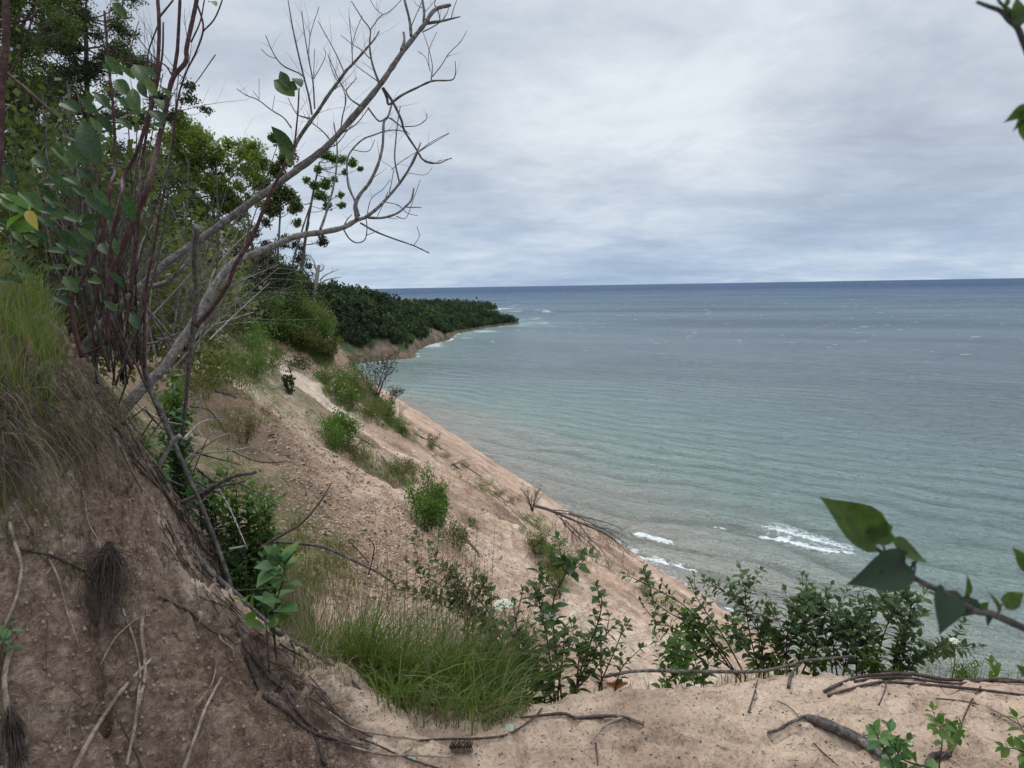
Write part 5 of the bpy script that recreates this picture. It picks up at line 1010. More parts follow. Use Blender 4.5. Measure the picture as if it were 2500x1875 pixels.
for k, (c, p1, p2, ra, rb, d) in enumerate(ST):
    q = [P(*cv('B', x, y), d) for x, y in (p1 or [])] + [P(*cv('A' if c == 'BA' else c, x, y), d + .12) for x, y in p2]
    l_ = spline(q, len(q) * 6); sb[k % 4].tube(l_, [ra * .82, rb * .8], 8, lump=.12, seed=k)
    if k in (0, 3, 4, 5, 9, 14): twigs(sb[k % 4], l_, .0028, rs, 5, .35, 2, .7, .45, .35, 4)
for s_ in sb: s_.build('stem', BARK_RED, root, loc=o0)
sx = MB()
for k in range(26):
    b_ = P(rs.uniform(140, 330), rs.uniform(770, 850), rs.uniform(2.6, 3.4)); tx = rs.uniform(40, 430); m_ = P(b_[0] * 0 + tx * .5 + 120, 560, 2.8); e_ = P(tx, rs.uniform(150, 480), rs.uniform(2.6, 3.6)); l_ = spline([b_, m_ * .6 + (b_ + e_) * .2 + rvec(rs, 1)[0] * .05, e_], 16); sx.tube(l_, [rs.uniform(.0035, .007), .0018], 5, lump=.15, seed=k); twigs(sx, l_, .0013, rs, 7, .28, 2, .6, .6, .3, 3)
sx.build('stem', BARK_DARK, root, loc=o0)
lf = MB()
def bigleaf(mb, c, b, t, d, w=.50, tilt=.5, tmpl=OV, curl=.15):
    pb = P(*cv(c, *b), d); pt = P(*cv(c, *t), d + (rs.rand() - .5) * .06); dv = pt - pb; ln = np.linalg.norm(dv)
    up = nrm(-ray(*cv(c, *b))) * (0.75 + .3 * rs.rand()) + np.array([0, 0, tilt]) + rvec(rs, 1)[0] * .35
    leaves(mb, pb - dv * .12, dv, up, ln * 1.22, w, tmpl, curl)
for b, t in [((1090, 660), (930, 480)), ((1160, 850), (1010, 680)), ((1300, 750), (1200, 530)), ((1390, 700), (1270, 560)), ((1240, 1000), (1160, 760)), ((880, 1440), (690, 1060)), ((700, 1000), (520, 870)), ((870, 1020), (720, 880)), ((970, 960), (850, 810)), ((1460, 1100), (1340, 950)), ((1450, 1150), (1330, 1090)),
             ((1530, 880), (1460, 760)), ((1250, 1020), (1080, 880)), ((1170, 1160), (1040, 1030)), ((990, 1180), (880, 1000)), ((750, 1450), (560, 1290)), ((650, 1500), (480, 1280)), ((570, 1659), (420, 1530)), ((110, 1620), (0, 1430)), ((1200, 700), (1090, 580)), ((1310, 860), (1240, 690)), ((820, 1330), (600, 1180)), ((400, 1500), (270, 1380)), ((560, 1400), (470, 1270)), ((1060, 640), (980, 500)), ((1180, 980), (1050, 850)),
             ((1400, 850), (1300, 680)), ((1450, 980), (1400, 850)), ((900, 1180), (820, 1050)), ((850, 1640), (700, 1480)), ((700, 1659), (560, 1560)), ((330, 1659), (200, 1540)), ((1000, 640), (920, 560)), ((1050, 20), (960, -60)), ((1130, 150), (1000, 0)), ((1940, 50), (1880, -20))]: bigleaf(lf, 'A', b, t, 2.0 + .5 * rs.rand())
for b, t in [((640, 100), (490, -20)), ((370, 220), (150, 30)), ((520, 210), (390, 80)), ((1220, 240), (1110, 90)), ((1210, 310), (1090, 150)), ((740, 630), (570, 370)), ((680, 560), (500, 390)), ((600, 760), (420, 720)), ((690, 960), (560, 800)), ((900, 890), (770, 830)), ((1250, 1290), (1160, 1140)), ((1050, 1130), (930, 1040)), ((960, 620), (880, 500)),
             ((830, 130), (650, 0)), ((960, 180), (840, 20)), ((1000, 320), (900, 120)), ((420, 500), (300, 380)), ((560, 620), (380, 560)), ((460, 380), (330, 250)), ((700, 330), (560, 250)), ((840, 500), (700, 380)), ((140, 120), (0, 20)), ((220, 620), (60, 540)), ((620, 1080), (470, 980)), ((240, 780), (100, 660)), ((1090, 900), (1000, 780)), ((900, 250), (780, 130)), ((480, 130), (380, 0)), ((760, 720), (640, 640)), ((1060, 620), (1020, 480)), ((300, 880), (200, 740))]: bigleaf(lf, 'B', b, t, 1.9 + .5 * rs.rand())
for b, t in [((420, 850), (240, 690)), ((385, 780), (300, 630)), ((490, 775), (430, 670)), ((460, 800), (380, 730)), ((410, 1310), (225, 1160)), ((400, 1420), (300, 1290)), ((430, 1480), (350, 1400))]: bigleaf(lf, 'D', b, t, 2.75, .62, .1)
for _ in range(46):
    x = rs.uniform(0, 900); y = rs.uniform(-100, 900); a = rs.uniform(2.4, 4.2); s_ = rs.uniform(90, 200)
    bigleaf(lf, 'B', (x + 60, y + 60), (x + 60 + math.cos(a) * s_, y + 60 - abs(math.sin(a)) * s_ * rs.choice([1, 1, -.4])), 2.2 + .7 * rs.rand())
lf.build('leaves', LEAF_DOG, root, loc=o0)
# the thin upright red stem between the two leaning trunks
l_ = spline([P(*cv('B', 1760, 1280), 3.0), P(*cv('B', 1900, 1130), 3.0), P(*cv('B', 2050, 900), 3.0), P(*cv('B', 2120, 720), 3.0), P(*cv('C', 400, 1080), 3.0), P(*cv('C', 470, 930), 3.0), P(*cv('C', 560, 700), 3.0), P(*cv('C', 680, 450), 3.0), P(*cv('C', 740, 330), 3.0), P(*cv('C', 800, 200), 3.0), P(*cv('D', 440, 1300), 3.0), P(*cv('D', 470, 1000), 3.0), P(*cv('D', 480, 790), 3.0)], 70)
mb = MB(); mb.tube(l_, [.010, .009, .009, .008, .006, .004, .003], 7, lump=.15, seed=7); twigs(mb, l_, .002, rs, 8, .25, 1, .5, .5, .5); mb.build('stem', BARK_RED, root, loc=o0)
zero(root)
root = thing('sapling', P(-20, 560, 2.2), 'dark red sapling stem rising along the left edge', 'sapling')
mb = MB(); o0 = P(-20, 560, 2.2); l_ = TR('A', [(-80, 2000), (-20, 1500), (0, 1200), (15, 800), (50, 400), (55, 0), (50, -200)], 2.2); mb.tube(l_, [.013, .010], 8); mb.tube(TR('A', [(100, 650), (200, 420), (280, 200), (340, 0)], 2.5), [.004, .003], 5); mb.tube(TR('A', [(40, 640), (250, 820), (480, 1020), (520, 1060)], 2.6), [.006, .004], 5); mb.tube(TR('A', [(0, 180), (90, 210), (280, 160), (330, 90)], 2.4), [.005, .003], 5)
mb.build('stem', BARK_RED, root, loc=o0)
mb = MB()
for c, b, t in [('B', (230, 240), (-20, 80)), ('B', (250, 260), (30, 330)), ('B', (130, 160), (10, 60)), ('B', (300, 400), (100, 350)), ('B', (260, 220), (150, 160))]: bigleaf(mb, c, b, t, 1.7, .7, .6)
mb.build('leaves', LEAF_BRIGHT, root, loc=o0)
mb = MB(); bigleaf(mb, 'B', (255, 250), (315, 370), 1.68, .55, .3)
YEL = mat_leaf('yellow_leaf', [(0.28, 0.22, 0.03), (0.33, 0.25, 0.035)], .5, .35); mb.build('leaf', YEL, root, loc=o0); zero(root)
# grey-brown brush thicket behind: curved bare sprays
GD = 'dead brush behind the leaning trunks'
rs = np.random.RandomState(55)
for k, (bx, by, d, n, lab, tg_) in enumerate([(380, 790, 5.5, 9, 'dead brush spray fanning left of the lower trunk', [(420, 330), (500, 360), (560, 400), (350, 380), (470, 420), (540, 470), (320, 420), (600, 300), (480, 340)]), (420, 720, 6.5, 8, 'pale dead brush between the two leaning trunks', [(540, 500), (600, 560), (520, 470), (470, 500), (580, 620), (560, 660), (500, 560), (590, 590)]), (330, 760, 4.2, 9, 'low pale dead brush under the upper leaning trunk', [(430, 560), (480, 620), (400, 500), (350, 520), (500, 690), (290, 500), (330, 460), (240, 520), (520, 640)]),
                                           (270, 770, 5.0, 8, 'grey dead brush behind the red dogwood stems', [(200, 420), (260, 380), (310, 350), (150, 480), (350, 420), (230, 300), (300, 260), (120, 330)]), (130, 700, 4.5, 7, 'thin dead brush at the far left', [(60, 300), (100, 220), (150, 300), (30, 420), (190, 400), (90, 400), (140, 160)])]):
    b = P(bx, by, d); root = thing('dead_brush', b, lab, 'dead shrub', GD); mb = MB()
    for q in tg_:
        e = P(q[0] + rs.uniform(-15, 15), q[1] + rs.uniform(-15, 15), d * rs.uniform(.9, 1.25)); l_ = spline([b + rvec(rs, 1)[0] * .15, b * .55 + e * .45 + rvec(rs, 1)[0] * .18, e], 12)
        mb.tube(l_, [.0017 * d, .0006 * d], 4, cap=False); twigs(mb, l_, .00045 * d, rs, 11, .14 * d, 2, .25, .8, .25, 3, wig=.25, curve=.6)
    mb.build('stem', BARK_PALE if k == 1 else (BARK_MID if k == 2 else BARK_GREY), root, loc=b); zero(root)
# filler of shaded small leaves behind the dogwood, left
for k, (x, y, d, h, w_, n, lab) in enumerate([(60, 700, 6.0, 2.2, 2.6, 4200, 'shaded leafy shrub behind the grass at the far left'), (190, 740, 6.5, 1.9, 2.2, 3600, 'shaded shrub with cream blossom behind the dogwood stems'), (280, 760, 8, 2.0, 2.4, 3000, 'olive shrub behind the trunk bases'), (360, 770, 11, 2.2, 3.0, 3200, 'olive shrub between the trunk bases and the slope'), (130, 640, 9, 2.8, 3.2, 3600, 'dim green shrub at mid left behind the dogwood leaves')]):
    g = P(x, y, d); bush('shrub', 0, 0, h, w_, n, .045 + .004 * d, [LEAF_TREE, LEAF_TREE, LEAF_OLIVE, LEAF_OLIVE, LEAF_DARK][k], lab, group='shaded shrubs behind the dogwood', seed=300 + k, g=g, upness=.2, gap=.15, nst=12, flowers=26 if k == 1 else 0, tmpl=DI)
# dead pole and sticks crossing the gully
def stick(name, c, pts, d0, d1, r, mat, lab, cat='stick', group=None, sides=7, tw=0, n=None, extra=()):
    l_ = TR(c, pts, d0, d1, n); mb = MB(); mb.tube(l_, r, sides, lump=.18, seed=int(pts[0][0]) % 97)
    for p2, r2 in extra: mb.tube(TR(c, p2, d0, d1), r2, 5)
    if tw: twigs(mb, l_, r[-1] * .5, np.random.RandomState(int(pts[0][0])), tw, .25, 2, .2, .8, .2, 4)
    return tag(mb.build(name, mat, None, loc=l_[len(l_) // 2]), lab, cat, group)
stick('dead_pole', 'B', [(1775, 385), (1760, 560), (1750, 700), (1770, 1000), (1740, 1300), (1700, 1659), (1680, 1900), (1650, 2150), (1620, 2320)], 2.7, 3.4, [.0125, .011, .011, .009, .007], BARK_MID, 'upright grey dead pole, cut flat at the top, in front of both leaning trunks', 'dead pole')
GK = 'dead stems crossing the gully behind the bank'
stick('dead_stick', 'F', [(860, 0), (860, 200), (900, 360), (960, 500), (1030, 660), (1090, 800), (1200, 1050), (1300, 1300), (1395, 1580)], 2.9, 2.9, [.012, .012, .011, .009, .009], BARK_GREY, 'longest dead stem running down from the trunk bases to the bank edge', group=GK, tw=3)
stick('dead_stick', 'F', [(1080, 650), (1040, 680), (1000, 750), (940, 860), (930, 920), (980, 1130), (1040, 1330)], 2.8, 2.9, [.009, .006], BARK_PALE, 'pale dead stem bent over in a hook at the top', group=GK)
stick('dead_stick', 'F', [(1535, 868), (1380, 900), (1200, 1000), (1020, 1080)], 2.9, 3.0, [.007, .010], BARK_GREY, 'upper of two dead stems reaching right above the leafy plants', group=GK)
stick('dead_stick', 'F', [(1470, 920), (1300, 960), (1220, 1000)], 2.9, 3.0, [.004, .006], BARK_GREY, 'lower short dead stem reaching right above the leafy plants', group=GK)
stick('dead_stick', 'F', [(1550, 1330), (1700, 1240), (1800, 1180), (1870, 1110), (1930, 1030), (1990, 930)], 2.9, 3.1, [.006, .003], BARK_RED, 'thin dark red shoot curving up against the sand', group=GK)
stick('dead_stick', 'G', [(860, 70), (1000, 150), (1100, 290), (1200, 410), (1280, 500), (1400, 600), (1550, 740), (1700, 860), (1900, 980), (2060, 1090), (2160, 1190)], 3.0, 2.55, [.014, .013, .011, .009, .006], BARK_GREY, 'long dead branch lying along the bank edge down to the sand', group=GK, tw=6)
stick('dead_stick', 'H', [(160, 300), (400, 320), (500, 345), (600, 390), (700, 440), (800, 490), (900, 560)], 3.4, 3.4, [.008, .007, .005], BARK_GREY, 'arched twig over the gully above the grass', group=GK, tw=4)
stick('dead_stick', 'H', [(610, 290), (680, 360), (740, 430)], 3.3, 3.3, [.003, .003], BARK_RED, 'short slanting twig above the grass', group=GK)
stick('dead_stick', 'H', [(735, 280), (770, 330), (755, 430), (735, 500)], 3.3, 3.3, [.003, .003], BARK_RED, 'forked red twig beside the short slanting twig', group=GK, tw=2)
stick('dead_stick', 'F', [(1110, 800), (1180, 740), (1250, 700), (1310, 660), (1380, 635)], 3.2, 3.2, [.006, .003], BARK_PALE, 'bleached white twig against the dark scarp', group=GK, extra=[([(1250, 600), (1268, 640), (1260, 700)], [.004, .003]), ([(1150, 770), (1300, 745), (1400, 738), (1510, 715)], [.004, .003]), ([(1320, 435), (1300, 520), (1240, 600)], [.003, .002]), ([(1290, 550), (1380, 500)], [.002, .002]), ([(1200, 400), (1205, 440), (1198, 490)], [.006, .004])])
rs = np.random.RandomState(66)
for k in range(54):
    x = rs.uniform(540, 1400); y = rs.uniform(450, 1400); a = rs.uniform(-1.1, 1.3) if k % 3 else rs.uniform(-.9, -.2); l = rs.uniform(200, 520)
    if x > 1150 and y < 650: continue
    if y > 500 + (x - 540) * 1.15 + 150: continue
    c0 = (x, y); c1 = (x + math.cos(a) * l * .5, y - math.sin(a) * l * .5 - rs.uniform(-40, 60)); c2 = (x + math.cos(a) * l, y - math.sin(a) * l + rs.uniform(-30, 60))
    stick('dead_stick', 'F', [c0, c1, c2], 3.0 + rs.rand() * 1.2, 3.0 + rs.rand() * 1.2, [.0045 + .003 * rs.rand(), .002], [BARK_GREY, BARK_PALE, ROOT_DARK][k % 3], 'one of the loose %s stems tangled in the gully behind the bank' % ['grey', 'pale', 'dark'][k % 3], group='loose %s stems tangled in the gully' % ['grey', 'pale', 'dark'][k % 3], tw=2 if k % 4 == 0 else 0)
# ---------------------------------------------------------------- roots on the bank and litter on the sand
def surf(name, c, pts, r, mat, lab, cat='root', group=None, lift=.6, tw=0, twl=.1, n=None, rmin=0.0, parent=None, lump=.25, wob=0.0):
    q = []; last = None; pp = spline([(x, y, 0) for x, y in pts], (len(pts) - 1) * 3 + 1) if len(pts) > 2 else np.array([(*pts[0], 0), ((pts[0][0] + pts[1][0]) / 2, (pts[0][1] + pts[1][1]) / 2, 0), (*pts[1], 0)])
    for x, y in pp[:, :2]:
        g = G(*cv(c, x, y), rmin=rmin); dr = nrm(ray(*cv(c, x, y)))
        dg = None if g is None else np.linalg.norm(g - np.array([0, 0, CZ]))
        if dg is None or (last is not None and dg > last * 1.22): dg = last * 1.01 if last else 2.6; g = dr * dg + np.array([0, 0, CZ])
        else: g[2] += max(r) * lift
        last = dg; q.append(g)
    q = np.array(q); q[:, 2] += 0
    if len(q) > 4: q[1:-1] = q[1:-1] * .5 + (q[:-2] + q[2:]) * .25; q += nrm(np.array([0, 0, CZ]) - q) * .012
    l_ = spline(q, n or len(q) * 3)
    rr_ = np.random.RandomState(int(abs(pts[0][0])) % 991)
    if wob: l_ = l_ + rr_.normal(size=l_.shape) * wob
    mb = MB(); mb.tube(l_, r, 6, lump=lump, seed=int(abs(pts[0][0])) % 97)
    if tw: twigs(mb, l_, r[-1] * .45, rr_, tw, twl, 2, -.1, .8, .1, 4, wig=.25, curve=.7)
    return tag(mb.build(name, mat, None, loc=l_[len(l_) // 2]), lab, cat, group)
GR = 'roots hanging out of the sandy bank'
for pts, r, m_, lab, tw in [([(440, 1700), (520, 1540), (600, 1400), (740, 1200), (860, 1070), (920, 1010)], [.0065, .005], ROOT_PALE, 'pale root slanting from the lower middle of the bank up to the right', 0),
        ([(855, 770), (850, 880), (872, 1050), (860, 1180), (830, 1300), (810, 1430), (760, 1659)], [.006, .0045], ROOT_PALE, 'pale root hanging straight below the small straw tuft', 0), ([(1105, 1680), (1150, 1550), (1190, 1440), (1240, 1300), (1330, 1130)], [.006, .004], ROOT_PALE, 'pale root sloping at the bottom right of the bank', 0),
        ([(70, 950), (35, 1080), (30, 1200), (60, 1480), (45, 1680)], [.007, .006], ROOT_PALE, 'thick pale root along the lower left edge', 0), ([(60, 200), (90, 320), (130, 450), (120, 560), (100, 650), (40, 800), (0, 870)], [.005, .004], ROOT_PALE, 'brown root down the left edge of the bank', 2),
        ([(100, 350), (300, 390), (450, 460), (600, 540)], [.004, .004], ROOT_DARK, 'dark root crossing the bank toward the hanging root mat', 1), ([(295, 415), (340, 500), (370, 600), (400, 720), (430, 800), (480, 950)], [.003, .002], ROOT_PALE, 'fine pale root left of the hanging root mat', 1),
        ([(500, 0), (515, 110), (535, 210), (600, 320), (590, 430)], [.003, .002], ROOT_PALE, 'fine pale root above the hanging root mat', 2), ([(720, 680), (800, 880), (840, 1060), (835, 1200), (790, 1540)], [.0035, .003], ROOT_PALE, 'fine pale root behind the straight hanging one', 0),
        ([(960, 640), (1080, 700), (1150, 740), (1270, 850), (1350, 870), (1420, 930)], [.005, .003], ROOT_DARK, 'dark root crossing the upper right of the bank', 3), ([(85, 70), (130, 150), (180, 250)], [.0025, .0015], ROOT_PALE, 'short fine pale root at the upper left of the bank', 1),
        ([(900, 750), (830, 765), (760, 820), (680, 900), (600, 1055)], [.003, .002], ROOT_PALE, 'straw coloured root looping from the small straw tuft', 1), ([(580, 1000), (640, 1150), (700, 1350), (790, 1530), (860, 1670)], [.003, .002], ROOT_DARK, 'fine dark root down the middle of the bank', 2),
        ([(1300, 1020), (1280, 1140), (1230, 1220), (1150, 1310)], [.002, .0015], ROOT_PALE, 'hair fine root at the lower right of the bank', 0), ([(1310, 850), (1330, 900), (1390, 940), (1405, 1000)], [.003, .002], ROOT_PALE, 'short bright root tip at the right of the bank', 0)]:
    surf('root', 'G', pts, r, m_, lab, group=GR, tw=tw, lift=1.2)
GE = 'dark roots spilling off the bank edge onto the sand'
for c, pts, r, m_, lab, tw in [('G', [(1480, 1000), (1540, 1150), (1600, 1250), (1720, 1330), (1850, 1450), (2000, 1500), (2212, 1560)], [.009, .007, .004], ROOT_DARK, 'thickest dark root snaking down off the bank edge', 6),
        ('G', [(1420, 800), (1480, 950), (1560, 1050), (1640, 1150), (1700, 1190)], [.008, .006], ROOT_DARK, 'dark root at the top of the spill below the leafy plant', 6), ('H', [(500, 1330), (600, 1400), (700, 1445), (860, 1470), (1050, 1500)], [.004, .003], ROOT_PALE, 'pale straight root on the sand at lower middle left', 1),
        ('H', [(440, 1450), (560, 1500), (700, 1560), (860, 1590), (1000, 1590), (1240, 1602)], [.005, .003], ROOT_PALE, 'longest pale root lying on the sand at the bottom', 1), ('H', [(1005, 1490), (1000, 1540), (930, 1585), (860, 1590)], [.003, .002], ROOT_PALE, 'pale root curling back up from the longest one', 0),
        ('H', [(220, 1150), (290, 1300), (400, 1420), (520, 1480), (700, 1530)], [.006, .003], ROOT_DARK, 'dark root along the foot of the bank', 5), ('H', [(380, 1240), (480, 1300), (560, 1350), (640, 1420), (760, 1480)], [.004, .003], ROOT_DARK, 'wiry dark root above the pale ones', 4),
        ('H', [(410, 1480), (450, 1560), (480, 1659)], [.007, .006], ROOT_DARK, 'stout dark root end at the bottom of the bank', 4), ('H', [(680, 1480), (820, 1540), (950, 1600), (1200, 1680)], [.003, .003], ROOT_DARK, 'dark root running off the bottom edge', 3),
        ('G', [(1740, 900), (1770, 960), (1765, 1040)], [.004, .004], ROOT_DARK, 'upright dark root stub at the bank edge', 3), ('G', [(1600, 780), (1660, 900), (1740, 960), (1830, 1000), (1860, 1060)], [.005, .003], ROOT_DARK, 'dark root tangle above the sand', 6)]:
    surf('root', c, pts, r, m_, lab, group=GE, tw=tw, twl=.16, lift=1.0)
rs = np.random.RandomState(14)
for k in range(70):      # fine dark rootlets matted along the bank edge
    t = rs.rand(); x = 860 + 1000 * t + rs.uniform(-70, 120); y = 60 + 1180 * t + rs.uniform(-90, 160); a = rs.uniform(.3, 1.4); l = rs.uniform(160, 420)
    surf('rootlet', 'G', [(x, y), (x + math.cos(a) * l * .5 + rs.uniform(-25, 25), y + math.sin(a) * l * .5), (x + math.cos(a) * l, y + math.sin(a) * l + rs.uniform(-20, 30))], [.0020, .0008], ROOT_DARK, 'one of the fine dark rootlets matted along the bank edge', 'rootlet', 'fine dark rootlets matted along the bank edge', tw=2, twl=.08, lift=2.5)
for k in range(60):
    x = rs.uniform(0, 1500); y = rs.uniform(100, 1600); a = rs.uniform(.5, 2.3); l = rs.uniform(140, 420)
    if y < 250 and x > 800: continue
    surf('rootlet', 'G', [(x, y), (x + math.cos(a) * l * .5 + rs.uniform(-20, 20), y + math.sin(a) * l * .5), (x + math.cos(a) * l, y + math.sin(a) * l)], [.0011, .0005], [ROOT_DARK, ROOT_PALE][k % 3 == 0], 'one of the fine %s rootlets scattered over the face of the bank' % ['dark', 'pale'][k % 3 == 0], 'rootlet', 'fine %s rootlets over the bank face' % ['dark', 'pale'][k % 3 == 0], tw=1 + k % 2, twl=.07, lift=1.5)
for k in range(80):      # dark rootlets and dead twigs lying along the gully side of the bank
    t = rs.rand(); x = 620 + 780 * t + rs.uniform(-20, 170); y = 640 + 930 * t + rs.uniform(-180, 60); a = rs.uniform(.65, 1.15); l = rs.uniform(120, 380)
    surf('rootlet', 'F', [(x, y), (x + math.cos(a) * l * .5 + rs.uniform(-25, 25), y + math.sin(a) * l * .5), (x + math.cos(a) * l, y + math.sin(a) * l + rs.uniform(-20, 30))], [.0040, .0016], [ROOT_DARK, ROOT_DARK, BARK_GREY][k % 3], 'one of the dark rootlets lying down the gully side of the bank', 'rootlet', 'dark rootlets down the gully side of the bank', tw=3, twl=.16, lift=2.5)
# hanging mat of hair roots
o0 = P(*cv('G', 655, 300), 2.0); mb = MB(); rs = np.random.RandomState(4)
for k in range(190):
    w_ = rs.normal() * .5; t_ = rs.uniform(.3, 1.0) ** .8; ex = 655 + w_ * 130 + (t_ - .6) * -60; ey = 300 + 560 * t_
    q0 = (655 + rs.uniform(-12, 12), 300 + rs.uniform(0, 80)); q1 = (655 + w_ * 170 + rs.uniform(-25, 25), 300 + 270 * t_ + rs.uniform(-30, 30)); q2 = (ex + rs.uniform(-30, 30), ey)
    g0 = [G(*cv('G', *q)) for q in (q0, q1, q2)]; cam0 = np.array([0, 0, CZ])
    pts = [g + nrm(cam0 - g) * f for g, f in zip(g0, (.03, .03 + .07 * rs.rand(), .02 + .06 * rs.rand()))]
    mb.tube(spline(pts, 12) + np.cumsum(rs.normal(size=(12, 3)) * .0032, axis=0), [.0016 if k % 5 == 0 else .0010, .0005], 3, cap=False)
tag(mb.build('root_mat', ROOT_DARK, None, loc=o0), 'dark bearded mat of hair roots hanging on the face of the bank', 'root mat')
mb = MB()
for k in range(160):
    t_ = rs.uniform(.3, 1.0); w_ = rs.normal() * .5; q = [(60 + rs.uniform(-15, 15), 1290), (80 + w_ * 50, 1290 + 200 * t_), (100 + w_ * 80, 1290 + 400 * t_)]
    g0 = [G(*cv('G', *p_)) for p_ in q]
    if any(g is None for g in g0): continue
    mb.tube(spline([g + nrm(np.array([0, 0, CZ]) - g) * (.02 + .04 * rs.rand()) for g in g0], 6), [.0014, .0008], 3, cap=False)
tag(mb.build('root_mat', ROOT_DARK, None, loc=P(*cv('G', 80, 1450), 1.7)), 'smaller dark root mat in the bottom left corner', 'root mat')
# overhanging turf: trailing dead grass and green blades along the top of the bank
gb = MB(); gd = MB(); gr = MB(); rs = np.random.RandomState(15)
for k in range(950):
    r_ = rs.uniform(2.3, 4.8); x = rs.uniform(-80, 190 if r_ > 2.6 else 150); a = az_px(x); g = np.array([r_ * math.sin(a), r_ * math.cos(a), 0]); g[2] = CZ + H(g[0], g[1])
    tuft(gb if rs.rand() < .62 else gd, g, 8, .24 if r_ > 2.6 else .12, .0030, rs, rad=.06, spread=1.2, lean=(.06, -.04, 0))
for k in range(900):     # dead thatch hanging down the face
    x = rs.uniform(-40, 270); y = rs.uniform(800, 1030 - .3 * x); g = G(x, y)
    if g is None: continue
    a = rvec(rs, 1)[0]; l_ = spline([g + [0, 0, .01], g + np.array([.08 * a[0] + .02, -.04, .01 + .03 * a[2]]), g + np.array([.16 * a[0] + .03, -.06 + .05 * a[1], -.05 - .12 * rs.rand()])], 6)
    (gd if k % 2 else gr).tube(l_ + np.array([rs.normal() * .01, 0, 0]), [.0012, .0006], 3, cap=False)
tag(gr.build('root_fibres', ROOT_DARK), kind='stuff')
tag(gb.build('grass', GRASS), kind='stuff'); tag(gd.build('dry_grass', GRASS_DRY), kind='stuff')
# long seeding grass on the shelf beyond the sand
gb = MB(); gd = MB(); sh = MB(); rs = np.random.RandomState(16)
poly = [(650, 1290), (740, 1300), (860, 1340), (1060, 1380), (1100, 1470), (1080, 1530), (980, 1545), (880, 1510), (760, 1450), (660, 1400)]
for x, y in poly_sample(poly, 520, rs):
    d = np.interp(y, [1290, 1400, 1540], [3.6, 3.0, 2.6]) + rs.uniform(-.05, .15); p = P(x, y, d); g = np.array([p[0], p[1], CZ + H(p[0], p[1]) - .04])
    k_ = np.interp(x, [650, 760, 1000, 1100], [.26, .34, .40, .32]) + np.clip(p[2] - g[2], 0, .55)
    tuft(gb if rs.rand() < .82 else gd, g, 13, k_ * rs.uniform(.75, 1.1), rs.choice([.0035, .005, .008]), rs, rad=.07, spread=1.1, lean=(rs.uniform(-.1, .35), rs.uniform(-.25, .1), 0))
    if rs.rand() < .30:
        for _ in range(1):
            a = rvec(rs, 1)[0] * .1; t_ = g + np.array([a[0] * 1.6 + .06, a[1] * 1.6, k_ * rs.uniform(.9, 1.35)]); gd.tube(spline([g, (g + t_) / 2 + a * .15, t_], 6), [.0014, .0008], 3, cap=False)
            m = 26; q = t_ + rs.normal(size=(m, 3)) * np.array([.025, .025, .05]); leaves(sh, q, rvec(rs, m), [0, 0, 1], .009, 1.0)
for x, y in poly_sample([(500, 1280), (650, 1250), (900, 1290), (900, 1330), (700, 1330), (600, 1400)], 90, rs):
    g = G(x, y, rmin=2.9)
    if g is not None and math.hypot(g[0], g[1]) < 9: tuft(gd if rs.rand() < .6 else gb, g, 9, .28, .004, rs, rad=.08, spread=1.1)
for k in range(60):      # the front of the clump arches down over the sand
    x = rs.uniform(800, 1120); y = np.interp(x, [800, 870, 980, 1120], [1470, 1525, 1560, 1545]) + rs.uniform(-25, 12); g = G(x, y)
    if g is not None and g[1] < 4: tuft(gb if rs.rand() < .8 else gd, g, 9, rs.uniform(.16, .32), rs.choice([.0035, .006]), rs, rad=.05, spread=1.4, lean=(rs.uniform(-.2, .5), rs.uniform(-.3, .1), 0))
tag(gb.build('grass', GRASS), kind='stuff'); tag(gd.build('dry_grass', GRASS_DRY), kind='stuff'); tag(sh.build('grass_seed_heads', SEED), kind='stuff')
